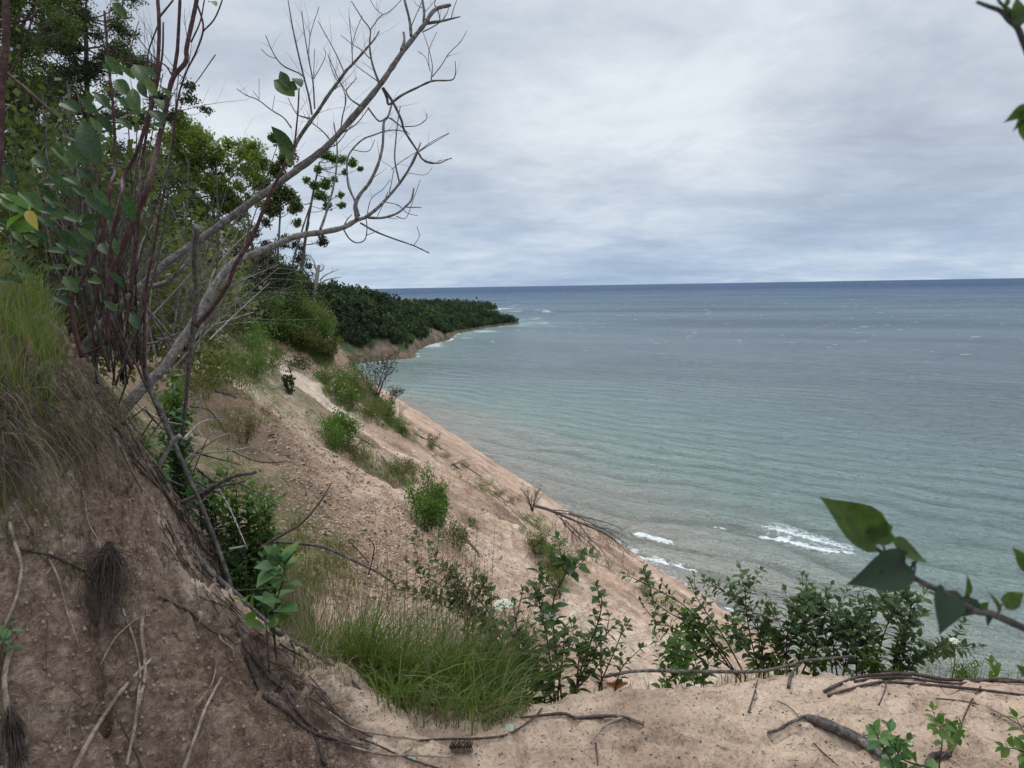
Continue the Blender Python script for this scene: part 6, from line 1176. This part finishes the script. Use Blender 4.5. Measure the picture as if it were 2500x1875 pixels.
# ---------------------------------------------------------------- dogwood plants along the lip, leaf by leaf
def plant(name, stems, d, lab, cat='plant', group=None, ls=.055, mat=LEAF_LIP, smat=BARK_RED, seed=0, c='V', r=.004, pair=.032, tmpl=OV, w=.85, top=0.25, side=2, bare=0.3, twl=.115, foot=None, droop=.15, flat=.5):
    """stems are traced foot to tip; leaves sit in opposite pairs at the nodes of each stem and side shoot"""
    rs = np.random.RandomState(seed); base = P(*cv(c, *stems[0][0]), d); root = thing(name, base, lab, cat, group); sb = MB(); lb = MB()
    for st in stems:
        l_ = TR(c, st, d, d + rs.uniform(-.08, .14), 24)
        f = l_[0].copy(); f[2] = min(f[2], CZ + H(f[0], f[1])) - .02
        l_ = np.concatenate([spline([f, l_[0]], 3)[:2], l_]); sb.tube(l_, [r, r * .35], 6, cap=False); lines = [(l_, ls)]
        for k in range(side):
            j = int(len(l_) * (bare + (.9 - bare) * rs.rand())); dv = nrm(l_[min(j + 1, len(l_) - 1)] - l_[j - 1]); s_ = rvec(rs, 1)[0]; s_ = nrm(s_ - dv * s_.dot(dv)); dd = nrm(dv * .8 + s_ * .7 + [0, 0, .25]); ln = twl * rs.uniform(.6, 1.2)
            q = spline([l_[j], l_[j] + dd * ln * .5, l_[j] + dd * ln + np.array([0, 0, .12 * ln])], 9); sb.tube(q, [r * .5, r * .25], 4, cap=False); lines.append((q, ls * .85))
        for q, s0 in lines:
            L_ = np.concatenate([[0], np.cumsum(np.linalg.norm(np.diff(q, axis=0), axis=1))]); t = (bare if q is l_ else .25) * L_[-1]; ph = rs.rand() * 6
            while t < L_[-1]:
                p = np.array([np.interp(t, L_, q[:, i]) for i in range(3)]); p2 = np.array([np.interp(min(t + .01, L_[-1]), L_, q[:, i]) for i in range(3)]) ; p1 = np.array([np.interp(max(t - .01, 0), L_, q[:, i]) for i in range(3)])
                dv = nrm(p2 - p1); ref = nrm(np.cross(dv, [math.cos(ph), math.sin(ph), .3])); sz = s0 * rs.uniform(.7, 1.15) * (1 - .35 * (t / L_[-1]) ** 3)
                for sg in (1, -1):
                    o = nrm(ref * sg + dv * .55 + np.array([0, 0, -droop + .2 * rs.rand()])); leaves(lb, p + o * .006, o + rvec(rs, 1)[0] * .18, np.array([0, 0, 1]) * flat + dv * .5 + rvec(rs, 1)[0] * .25, sz, w, tmpl, .12)
                ph += 1.4 + rs.rand() * .4; t += pair * rs.uniform(.75, 1.3)
            dv = nrm(q[-1] - q[-3]); s_ = nrm(np.cross(dv, rvec(rs, 1)[0]))
            for sg in (1, -1): leaves(lb, q[-1], dv + s_ * sg * .45, s_ * sg * -.3 + [0, 0, .5], s0 * .65, w * .8, tmpl, .05)
    sb.build('stem', smat, root, loc=base); lb.build('leaves', mat, root, loc=base); zero(root); return root
GP = 'young dogwoods along the sandy lip'
D0 = 2.85
plant('dogwood', [[(1200, 1520), (1190, 1440), (1180, 1370), (1165, 1300), (1170, 1240)], [(1215, 1520), (1200, 1400), (1195, 1300), (1225, 1230), (1215, 1215)], [(1190, 1510), (1150, 1430), (1120, 1370), (1110, 1310)], [(1200, 1520), (1150, 1450), (1105, 1440)], [(1205, 1500), (1215, 1420), (1220, 1360)]], D0, 'tall leafy dogwood with two bare topped shoots, beside the white flower head', group=GP, seed=1, r=.005, ls=.062, side=4)
plant('dogwood', [[(1240, 1510), (1260, 1430), (1290, 1350), (1300, 1300), (1290, 1270)], [(1235, 1510), (1270, 1430), (1310, 1370), (1330, 1350)], [(1245, 1500), (1250, 1430), (1260, 1380)], [(1235, 1500), (1280, 1450), (1320, 1410)]], D0 + .05, 'open branched dogwood in the middle of the lip', group=GP, seed=2, r=.005, ls=.058, side=2)
plant('dogwood', [[(1295, 1480), (1330, 1400), (1350, 1345)], [(1300, 1480), (1298, 1430), (1300, 1395)], [(1330, 1480), (1345, 1440), (1385, 1400)]], D0, 'thin sparse dogwood right of the open branched one', group=GP, seed=3, r=.004, ls=.045, side=1)
plant('dogwood', [[(1150, 1530), (1090, 1460), (1060, 1400)], [(1160, 1530), (1140, 1470), (1120, 1400)], [(1130, 1530), (1100, 1500), (1050, 1470)], [(1180, 1530), (1170, 1480), (1160, 1440)]], D0 - .02, 'low broad leaved dogwood at the right end of the tall grass', group=GP, seed=4, ls=.068, side=3, r=.004)
plant('dogwood', [[(1090, 1400), (1060, 1330), (1010, 1270), (950, 1220), (930, 1180)], [(1080, 1390), (1020, 1320), (960, 1270), (910, 1240)], [(1060, 1360), (1000, 1290), (985, 1240)], [(1070, 1360), (1060, 1300), (1050, 1260)], [(1050, 1340), (980, 1300), (930, 1280)]], 3.2, 'dogwood spray leaning left over the grass in front of the sand slope', group=GP, seed=5, ls=.055, side=4, r=.004, pair=.028)
plant('dogwood', [[(1020, 1330), (930, 1270), (895, 1180), (890, 1165)], [(1010, 1330), (940, 1300), (870, 1260), (845, 1240)]], 3.3, 'small dogwood shoot rising left of the leaning spray', group=GP, seed=6, ls=.05, side=2, r=.003)
plant('dogwood', [[(1600, 1470), (1540, 1380), (1480, 1310), (1410, 1270), (1350, 1240)], [(1590, 1460), (1520, 1370), (1440, 1320), (1400, 1290)], [(1600, 1460), (1520, 1400), (1450, 1355), (1412, 1350)], [(1610, 1460), (1560, 1370), (1510, 1300), (1490, 1255)]], 2.95, 'long arching dogwood leaning left over the sand slope', group=GP, seed=7, ls=.040, side=4, r=.004, pair=.03, bare=.35)
plant('dogwood', [[(1650, 1450), (1640, 1370), (1600, 1310), (1545, 1260)], [(1640, 1450), (1620, 1370), (1610, 1290), (1615, 1250)], [(1660, 1450), (1640, 1380), (1665, 1310)], [(1650, 1450), (1600, 1390), (1570, 1340)]], 3.0, 'upright dogwood in front of the surf with a leafy top', group=GP, seed=8, ls=.048, side=6, r=.004, pair=.025)
plant('dogwood', [[(1720, 1460), (1730, 1400), (1740, 1330), (1735, 1290)], [(1700, 1460), (1700, 1380), (1720, 1330)], [(1730, 1460), (1760, 1390), (1770, 1320)], [(1710, 1460), (1690, 1400), (1680, 1370)]], 3.0, 'middle dogwood of the dense row right of the surf', group=GP, seed=9, ls=.056, side=7, r=.004, pair=.025)
plant('dogwood', [[(1800, 1470), (1790, 1400), (1770, 1330), (1755, 1270)], [(1810, 1470), (1800, 1400), (1795, 1340), (1790, 1310)], [(1820, 1470), (1830, 1400), (1830, 1340)]], 3.0, 'bronze tipped dogwood in the dense row', group=GP, seed=10, ls=.052, side=7, r=.004, pair=.025, mat=LEAF_LIP)
plant('dogwood', [[(1860, 1470), (1870, 1400), (1880, 1340), (1885, 1300)], [(1880, 1470), (1900, 1400), (1920, 1340), (1930, 1310)], [(1850, 1470), (1850, 1400), (1850, 1350)]], 2.98, 'dense leafy dogwood near the right end of the row', group=GP, seed=11, ls=.058, side=7, r=.004, pair=.025)
plant('dogwood', [[(1920, 1470), (1945, 1400), (1965, 1330), (1970, 1290)], [(1940, 1470), (1990, 1420), (2040, 1400), (2055, 1390)], [(1930, 1470), (1970, 1430), (2000, 1400)], [(1930, 1470), (1935, 1400), (1950, 1350)]], 2.95, 'last dogwood at the right end of the dense row', group=GP, seed=12, ls=.056, side=6, r=.004, pair=.025)
plant('leafy_plant', [[(1515, 1475), (1500, 1420), (1490, 1370), (1480, 1345)], [(1520, 1475), (1530, 1430), (1510, 1390)], [(1500, 1475), (1470, 1430), (1450, 1400)]], 2.9, 'bright fresh green leafy plant on the lip left of the dogwood row', group=None, seed=13, ls=.06, side=4, mat=LEAF_BRIGHT, smat=LEAF_BRIGHT, r=.003, pair=.022)
plant('leafy_plant', [[(1430, 1478), (1440, 1450), (1450, 1440)], [(1440, 1478), (1460, 1455), (1470, 1440)]], 2.85, 'small low bright plant on the lip', group=None, seed=14, ls=.04, side=3, mat=LEAF_BRIGHT, smat=LEAF_BRIGHT, r=.002, pair=.016)
plant('leafy_plant', [[(1740, 1470), (1760, 1440), (1800, 1425)], [(1830, 1475), (1850, 1450), (1900, 1440)], [(1700, 1465), (1690, 1440), (1650, 1430)], [(1950, 1475), (1940, 1450), (1900, 1455)]], 2.9, 'low weedy undergrowth at the foot of the dogwood row', group=None, seed=15, ls=.05, side=5, mat=LEAF_SHRUB, r=.002, pair=.016)
# plants in the gully behind the bank
GG = 'green plants in the gully behind the bank'
for k, (c, x0, y0, sx, sy, d, nn2, ls, m_, lab) in enumerate([('F', 1450, 1250, 230, 330, 3.4, 26, .055, LEAF_BRIGHT, 'large bright green leafy plant hanging in the gully'), ('F', 1600, 1150, 110, 230, 3.5, 14, .05, LEAF_BRIGHT, 'bright plant at the right side of the gully'), ('F', 1250, 950, 110, 120, 3.4, 9, .05, LEAF_LUPIN, 'small green plant above the large bright one'), ('F', 1040, 450, 80, 160, 3.6, 12, .055, LEAF_BRIGHT, 'yellow green topped plant beside the dead pole'),
        ('F', 1080, 1150, 90, 110, 3.3, 9, .05, LEAF_LUPIN, 'grey green plant left of the large bright one'), ('F', 700, 940, 80, 110, 2.95, 9, .055, LEAF_BRIGHT, 'green plant at the corner of the bank'), ('F', 780, 1080, 60, 60, 2.8, 5, .06, LEAF_BRIGHT, 'two big leaved plant just behind the bank edge'), ('F', 900, 850, 110, 130, 3.3, 12, .05, LEAF_LUPIN, 'dark green plant under the crossing stems'), ('F', 1060, 650, 90, 140, 3.5, 10, .055, LEAF_LUPIN, 'blue green leaves below the yellow green topped plant'), ('F', 1500, 1380, 200, 80, 3.3, 10, .05, LEAF_LUPIN, 'pale undersided leaves at the foot of the large bright plant')]):
    rs = np.random.RandomState(500 + k); st = []
    for i in range(nn2):
        x = x0 + rs.uniform(-1, 1) * sx; y = y0 - rs.uniform(-.9, 1) * sy; st.append([(x0 + (x - x0) * .5, min(y + 130, y0 + sy + 60)), ((x0 + x) / 2 + rs.uniform(-10, 10), y + 50), (x, y)])
    plant('leafy_plant', st, d, lab, group=GG, seed=500 + k, c=c, ls=ls, mat=m_, smat=LEAF_SHRUB, r=.0025, pair=.03, side=1, twl=.08, bare=.35, w=.8)
plant('broad_leaf_plant', [[(590, 1330), (600, 1290), (612, 1250), (615, 1225)]], 2.45, 'large round leaved plant standing on the bank edge, darkest broad leaves', 'plant', seed=31, ls=.115, pair=.05, mat=LEAF_LUPIN, smat=BARK_DARK, side=2, bare=.55, twl=.08, w=1.15, r=.004, flat=.2)
plant('broad_leaf_plant', [[(575, 1345), (550, 1320), (530, 1300)]], 2.4, 'two yellow green leaves low beside the round leaved plant', 'plant', seed=32, ls=.09, pair=.09, mat=LEAF_BRIGHT, smat=BARK_DARK, side=0, bare=.5, w=1.0, r=.003)
plant('leafy_plant', [[(2010, 1659), (1950, 1640), (1930, 1600), (1920, 1570)], [(1950, 1659), (1940, 1630), (1960, 1600)], [(1930, 1650), (1900, 1600), (1890, 1580)]], 2.05, 'small green seedling at the bottom right, left of its twin', group='seedlings on the sand', seed=33, ls=.05, mat=LEAF_LUPIN, smat=BARK_DARK, r=.003, pair=.03, side=1, twl=.05)
plant('leafy_plant', [[(2030, 1640), (2035, 1600), (2030, 1560)], [(2030, 1640), (2060, 1600), (2055, 1570)]], 2.1, 'bright headed seedling at the bottom right on dark stems', group='seedlings on the sand', seed=34, ls=.045, mat=LEAF_BRIGHT, smat=BARK_DARK, r=.0025, pair=.018, side=2, twl=.05, bare=.7)
plant('leafy_plant', [[(2230, 1620), (2210, 1580), (2195, 1550)], [(2240, 1640), (2200, 1620), (2170, 1615)]], 2.05, 'seedling cut by the right edge of the sand', group='seedlings on the sand', seed=35, ls=.05, mat=LEAF_BRIGHT, smat=BARK_DARK, r=.0025, pair=.03, side=0)
plant('leafy_plant', [[(2090, 1475), (2085, 1455), (2080, 1440)], [(2100, 1475), (2110, 1455), (2100, 1440)], [(2085, 1475), (2070, 1455)]], 2.8, 'feathery yellow green tuft on the lip at the right', seed=36, ls=.022, mat=LEAF_BRIGHT, smat=LEAF_BRIGHT, r=.0015, pair=.006, side=4, twl=.04, w=.5, bare=.1)
plant('leafy_plant', [[(2160, 1480), (2150, 1455), (2145, 1430)]], 2.8, 'small lit leafy sprig beside the feathery tuft', seed=37, ls=.045, mat=LEAF_BRIGHT, smat=LEAF_BRIGHT, r=.0015, pair=.02, side=1, twl=.04)
plant('leafy_plant', [[(0, 1410), (10, 1380), (20, 1355)], [(-10, 1410), (5, 1395), (35, 1390)]], 1.72, 'small dark leaved plant on the left edge of the bank', seed=38, ls=.04, mat=LEAF_LUPIN, smat=ROOT_DARK, r=.0015, pair=.03, side=0)
# white flower heads
def umbel(x, y, fx, fy, d, r, lab, seed):
    rs = np.random.RandomState(seed); c0 = P(x, y, d); f = P(fx, fy, d); f[2] = min(f[2], CZ + H(f[0], f[1])); root = thing('white_flower', f, lab, 'flower', 'white umbel flowers')
    sb = MB(); sb.tube(spline([f, (f + c0) / 2 + [.01, 0, 0], c0 - [0, 0, r * .8]], 8), [.0025, .0018], 5); lb = MB()
    for k in range(34):
        a = rs.rand() * 6.28; q = math.sqrt(rs.rand()) * r; e = c0 + np.array([math.cos(a) * q, math.sin(a) * q * .8 - .2 * q, -.25 * q * q / r + rs.normal() * .002 + math.sin(a) * q * .35]); sb.tube([c0 - [0, 0, r * .8], e], [.0009, .0006], 3, cap=False)
        leaves(lb, e + rs.normal(size=(14, 3)) * np.array([.004, .004, .0015]), rvec(rs, 14) * [1, 1, .3], np.array([0, -.5, 1]), .0048, 1.6)
    sb.build('stem', LEAF_SHRUB, root, loc=f); lb.build('flower_head', PETAL, root, loc=f); zero(root)
gd2 = MB(); rs = np.random.RandomState(44)
for k in range(170):     # dead thatch and brown stalks at the foot of the grass
    x = rs.uniform(640, 1130); y = np.interp(x, [640, 760, 870, 980, 1130], [1430, 1465, 1522, 1552, 1535]) + rs.uniform(-30, 14); g = G(x, y)
    if g is not None and g[1] < 4.5: tuft(gd2, g, 7, rs.uniform(.06, .2), rs.choice([.0018, .003]), rs, rad=.05, spread=2.2, lean=(rs.uniform(-.5, .5), rs.uniform(-.5, .1), 0))
tag(gd2.build('dry_grass', GRASS_DRY), kind='stuff')
umbel(1088, 1302, 1120, 1470, 2.75, .034, 'large white umbel flower left of the tall dogwood', 1); umbel(1190, 1326, 1195, 1480, 2.8, .022, 'flat white umbel flower inside the tall dogwood', 2)
umbel(2060, 1384, 2055, 1470, 2.85, .012, 'small white umbel flower on a tall stalk at the right', 3)
# sparse tall grass at the right of the lip
gb = MB(); rs = np.random.RandomState(18)
for k in range(60):
    x = rs.uniform(1990, 2240); p = P(x, 1478, 2.78 + rs.rand() * .2); g = np.array([p[0], p[1], CZ + H(p[0], p[1])]); tuft(gb, g, 3, .16, .002, rs, rad=.03, spread=.8)
for k in range(90):
    x = rs.uniform(1100, 1960); p = P(x, 1478, 2.8 + rs.rand() * .2); g = np.array([p[0], p[1], CZ + H(p[0], p[1])]); tuft(gb, g, 6, .12, .003, rs, rad=.04, spread=1.2)
tag(gb.build('grass', GRASS), kind='stuff')
# sticks, vines and litter on the near sand
GV = 'woody vines along the lip'
for pts, r, lab, dd in [([(150, 1010), (280, 985), (400, 980), (560, 984), (700, 985), (860, 985), (950, 978), (1050, 955), (1150, 930), (1270, 918), (1390, 906)], [.006, .007, .006, .004], 'long straight branch lying across the lip in front of the plants', 2.72),
        ([(1230, 1090), (1300, 1055), (1400, 1012), (1500, 1000), (1650, 995), (1800, 1020), (1900, 1032), (2050, 1035), (2240, 1045)], [.006, .007, .006], 'upper woody vine along the lip at the right', 2.7),
        ([(1250, 1112), (1350, 1080), (1500, 1045), (1650, 1050), (1800, 1062), (2000, 1082), (2240, 1112)], [.005, .006, .005], 'middle woody vine along the lip at the right', 2.66), ([(1380, 1040), (1500, 1015), (1620, 1012), (1750, 1030), (1900, 1050), (2080, 1020), (2212, 1040)], [.005, .005], 'woody vine twisted between the other two', 2.68)]:
    mb = MB(); q = []
    for x, y in pts:
        g = G(*cv('I', x, y)); p = P(*cv('I', x, y), dd)
        q.append(p if (g is None or np.linalg.norm(g - [0, 0, CZ]) > np.linalg.norm(p - [0, 0, CZ])) else g + [0, 0, .006])
    l_ = spline(q, len(q) * 6); mb.tube(l_, r, 7, lump=.2, seed=3); twigs(mb, l_, .0015, rs, 5, .12, 1, .1); tag(mb.build('vine', BARK_GREY if 'straight' in lab else ROOT_DARK, None, loc=l_[0]), lab, 'vine', GV)
GQ = 'sticks lying on the near sand'
for c, pts, r, m_, lab, tw in [('H', [(1650, 1365), (1740, 1355), (1830, 1345), (1920, 1340), (1980, 1368), (2100, 1362), (2212, 1355)], [.004, .006, .004], BARK_DARK, 'dark stick with a kink in the middle of the near sand', 2), ('I', [(0, 1220), (120, 1210), (230, 1210), (300, 1235), (345, 1250)], [.006, .007], BARK_GREY, 'stick end with a blunt tip in the middle of the near sand', 0),
        ('I', [(240, 1214), (170, 1245), (120, 1290), (88, 1340)], [.005, .004], ROOT_PALE, 'pale curved stick below the blunt tipped one', 0), ('H', [(1040, 1500), (1200, 1490), (1400, 1488), (1560, 1468), (1650, 1420), (1720, 1370), (1780, 1305)], [.004, .004, .003], BARK_DARK, 'long thin stick rising to the right beside the fallen leaf', 2),
        ('I', [(955, 1290), (1010, 1275), (1050, 1248), (1100, 1225), (1150, 1208), (1240, 1225), (1320, 1265), (1400, 1300), (1470, 1345), (1530, 1400), (1560, 1480)], [.005, .006, .005], BARK_GREY, 'wavy thin root at the lower right of the sand', 2), ('I', [(1145, 1225), (1230, 1262), (1320, 1300), (1400, 1340), (1470, 1385), (1540, 1430)], [.013, .017, .012], BARK_GREY, 'thickest half buried root at the lower right', 3),
        ('I', [(858, 1188), (872, 1150), (890, 1090), (905, 1030)], [.0035, .003], ROOT_DARK, 'short upright twig on the near sand', 0), ('I', [(1056, 1068), (1066, 1010), (1090, 970), (1122, 938)], [.007, .005], BARK_GREY, 'bent root stub at the lip', 0), ('I', [(2000, 1060), (1960, 1120), (1910, 1230), (1880, 1330), (1850, 1400)], [.003, .0025], BARK_RED, 'thin red twig dangling over the sand at the right', 0),
        ('I', [(1740, 1450), (1770, 1410), (1850, 1405)], [.012, .010], ROOT_DARK, 'black root knob at the bottom right', 2), ('I', [(1500, 1150), (1530, 1080), (1535, 1040)], [.003, .002], ROOT_DARK, 'short dark rootlet under the vines', 1), ('I', [(2030, 1160), (2110, 1200), (2212, 1260)], [.003, .003], ROOT_PALE, 'pale root pair at the right edge', 1), ('I', [(1780, 1120), (1900, 1130), (1990, 1150)], [.003, .002], ROOT_DARK, 'dark flat root below the vines', 2),
        ('I', [(1000, 1130), (1060, 1160), (1110, 1210)], [.002, .0015], ROOT_DARK, 'hair thin root leading to the wavy one', 0), ('I', [(1180, 1340), (1240, 1400), (1300, 1450)], [.003, .002], ROOT_DARK, 'thin root below the thickest one', 1), ('I', [(110, 1340), (115, 1400), (120, 1450)], [.003, .002], ROOT_DARK, 'short dark twig at the bottom middle', 1)]:
    surf('stick', c, pts, r, m_, lab, 'stick', GQ, lift=.75, tw=tw, twl=.07)
def ground_leaf(name, c, b, t, mat, lab, w=.8):
    gb_, gt = G(*cv(c, *b)), G(*cv(c, *t)); mb = MB(); leaves(mb, gb_ + [0, 0, .008], gt - gb_ + [0, 0, .01], [0, -.25, 1], np.linalg.norm(gt - gb_), w, OV, .1); tag(mb.build(name, mat, None, loc=gb_), lab, 'leaf')
PALE = mat_leaf('pale_leaf', [(0.35, 0.40, 0.34), (0.4, 0.45, 0.38)], .6, .15)
ground_leaf('fallen_leaf', 'H', (1600, 1455), (1560, 1412), PALE, 'single pale fallen leaf on the sand beside the long thin stick', 1.1); ground_leaf('fallen_leaf', 'H', (975, 1605), (1025, 1640), PALE, 'narrow pale leaf lying near the bottom edge', .7)
REDL = mat_leaf('red_leaf', [(0.25, 0.035, 0.025), (0.32, 0.06, 0.035)], .6, .2)
for a, b_, lab in [((2150, 1150), (2200, 1140), 'left bright red dead leaf on the lip'), ]:
    ground_leaf('red_leaf', 'H', a, b_, REDL, lab, .9)
ground_leaf('red_leaf', 'I', (205, 1050), (232, 1038), REDL, 'right bright red dead leaf on the lip', .9)
g = G(*cv('H', 1290, 1560)); root = thing('pine_cone', g, 'dark open pine cone lying on the sand at the bottom', 'pine cone'); mb = MB(); rs = np.random.RandomState(2)
for k in range(60):
    t = k / 60; a = k * 2.4; r_ = .016 * math.sin(math.pi * min(1, .15 + .85 * t)) + .003; p = g + np.array([-.035 + .07 * t, math.sin(a) * r_ * .5, .016 + math.cos(a) * r_ * .5]); leaves(mb, p, np.array([.4, math.sin(a), math.cos(a)]), np.array([1, 0, .2]), .016, 1.5, DI)
mb.build('scales', ROOT_DARK, root, loc=g); mb = MB(); mb.tube([g + [-.036, 0, .016], g + [.036, 0, .016]], [.006, .009, .004], 6); mb.build('core', ROOT_DARK, root, loc=g); zero(root)
# ---------------------------------------------------------------- poplar twig close to the lens at the right
rs = np.random.RandomState(21); d = .68; o0 = P(*cv('I', 2300, 810), d)
root = thing('poplar_branch', o0, 'close out of focus branch with heart shaped leaves entering from the right edge', 'branch')
sb = MB(); l_ = TR('I', [(2420, 860), (2212, 770), (2050, 700), (1980, 690), (1890, 640), (1800, 590), (1720, 550), (1650, 510), (1580, 440), (1500, 390), (1440, 350)], d); sb.tube(l_, [.0036, .0034, .003, .0024, .0018], 8, lump=.1)
sb.tube(TR('I', [(1560, 430), (1530, 390), (1518, 350)], d), [.0012, .001], 6); sb.tube(TR('I', [(1650, 505), (1665, 460), (1690, 440)], d), [.0012, .001], 6); sb.tube(TR('I', [(2080, 710), (2100, 660), (2120, 640)], d), [.001, .001], 6); sb.tube(TR('I', [(1960, 680), (1935, 650), (1935, 610)], d), [.001, .001], 6); sb.build('stem', BARK_DARK, root, loc=o0)
def near_leaf(b, t, w, up, d_=d, tm=HT, c='I', dt=0.0):
    pb = P(*cv(c, *b), d_); pt = P(*cv(c, *t), d_ + dt); mb = MB(); leaves(mb, pb, pt - pb, np.array(up, float), np.linalg.norm(pt - pb), w, tm, .12); return mb
NL = mat_leaf('poplar_leaf', [(0.038, 0.064, 0.010), (0.050, 0.080, 0.014), (0.042, 0.070, 0.014)], .5, .5, .2, back=(0.035, 0.055, 0.03), vein=True)
NLD = mat_leaf('poplar_leaf_underside', [(0.020, 0.034, 0.018), (0.030, 0.048, 0.026)], .55, .15, .2)
for b, t, w_, up, dt, m_ in [((1490, 345), (1236, 116), .74, (.25, -1, .25), .01, NL), ((1560, 300), (1400, 330), .7, (0, -1, .2), 0, NL), ((1600, 400), (1755, 405), .75, (-.2, -.6, .9), .02, NL), ((1630, 450), (1372, 565), .70, (-.1, -1, .25), -.01, NLD), ((1560, 470), (1520, 585), .9, (.1, -1, .3), 0, NLD), ((1660, 450), (1690, 515), .6, (.6, -.6, .2), 0, NLD),
                        ((1830, 585), (1830, 802), .86, (.1, -1, .2), -.02, NLD), ((1950, 620), (1880, 740), 1.0, (.3, -1, .2), 0, NLD), ((1925, 605), (1950, 508), .5, (.3, -.8, .1), 0, NL), ((1980, 690), (2050, 640), .6, (0, -.8, .5), 0, NL), ((2085, 690), (2055, 590), .35, (.5, -.8, 0), 0, NL), ((2110, 650), (2230, 600), .7, (0, -1, .4), 0, NL), ((2030, 700), (2045, 770), .6, (.2, -1, .2), 0, NLD), ((2230, 480), (2170, 375), .7, (0, -1, .2), 0, NL), ((2230, 1000), (2180, 950), .7, (0, -1, .2), 0, NL)]:
    near_leaf(b, t, w_, up, c='I', dt=dt).build('leaf', m_, root, loc=o0)
zero(root)
o0 = P(*cv('Q', 2300, 400), .6); root = thing('poplar_branch', o0, 'dark out of focus branch with leaves in the top right corner', 'branch'); d = .6
sb = MB(); sb.tube(TR('Q', [(2300, 700), (2200, 440), (2140, 300), (2050, 220), (1960, 120), (1830, 70), (1700, 20)], d), [.0028, .0026, .0022, .002, .0014], 7); sb.tube(TR('Q', [(2060, 230), (2000, 80), (1900, -40)], d), [.001, .001], 5); sb.build('stem', BARK_DARK, root, loc=o0)
for b, t, w_, up in [((2080, 250), (2260, 20), .7, (-.3, -1, .2)), ((2060, 200), (1950, -20), .45, (.5, -1, 0)), ((2120, 260), (2180, -80), .6, (0, -1, 0)), ((2280, 1180), (2020, 1290), .62, (0, -1, .5)), ((2260, 1300), (2300, 1600), .8, (-.4, -1, 0)), ((2200, 1200), (2130, 1420), .5, (.4, -1, .2)), ((2000, 60), (2080, -60), .5, (.2, -1, 0))]:
    near_leaf(b, t, w_, up, d_=.6, c='Q').build('leaf', NL, root, loc=o0)
zero(root)

# ---------------------------------------------------------------- crumbs, pebbles and fallen bits on the near sand
rs = np.random.RandomState(91); bb = MB(); pb = MB(); db = MB()
IC = np.array([(1, 0, 0), (0, 1, 0), (-1, 0, 0), (0, -1, 0), (0, 0, 1), (0, 0, -1)], float); IT = np.array([(0, 1, 4), (1, 2, 4), (2, 3, 4), (3, 0, 4), (1, 0, 5), (2, 1, 5), (3, 2, 5), (0, 3, 5)])
for k in range(5200):
    x = rs.uniform(560, 2260); y = rs.uniform(1450, 1680); g = G(x, y)
    if g is None or g[1] > 3.6: continue
    s_ = .0011 + .004 * rs.rand() ** 6; v = IC * s_ * (0.6 + .7 * rs.rand(6, 3)); a = rs.rand() * 6; c_, q_ = math.cos(a), math.sin(a)
    v = np.stack([v[:, 0] * c_ - v[:, 1] * q_, v[:, 0] * q_ + v[:, 1] * c_, v[:, 2] * .7], 1); (pb if rs.rand() < .6 else db).add(g + v + [0, 0, s_ * .2], None, IT)
for k in range(2200):
    x = rs.uniform(-20, 760); y = rs.uniform(880, 1680); g = G(x, y)
    if g is None or g[1] > 3.6: continue
    s_ = .002 + .008 * rs.rand() ** 5; v = IC * s_ * (0.6 + .7 * rs.rand(6, 3)); bb.add(g + v, None, IT)
CL = mat_bark('sand_crumb', (0.16, 0.11, 0.085), (0.32, 0.235, 0.18), (0.48, 0.37, 0.29), 60, .002)
tag(pb.build('sand_crumbs', CL, smooth=False), kind='stuff'); tag(bb.build('soil_crumbs', mat_bark('soil_crumb', (0.10, 0.07, 0.052), (0.22, 0.155, 0.118), (0.34, 0.25, 0.19), 60, .002), smooth=False), kind='stuff'); tag(db.build('plant_litter', ROOT_DARK, smooth=False), kind='stuff')
lt = MB()
for k in range(420):
    x = rs.uniform(600, 2240); y = rs.uniform(1455, 1670); g = G(x, y)
    if g is None or g[1] > 3.4: continue
    a = rs.rand() * 6.28; l_ = rs.uniform(.008, .035); d_ = np.array([math.cos(a), math.sin(a), 0]); lt.tube([g + [0, 0, .001], g + d_ * l_ * .5 + [0, 0, .003], g + d_ * l_ + rvec(rs, 1)[0] * .004], [.0008, .0005], 3, cap=False)
tag(lt.build('twig_litter', ROOT_DARK), kind='stuff')
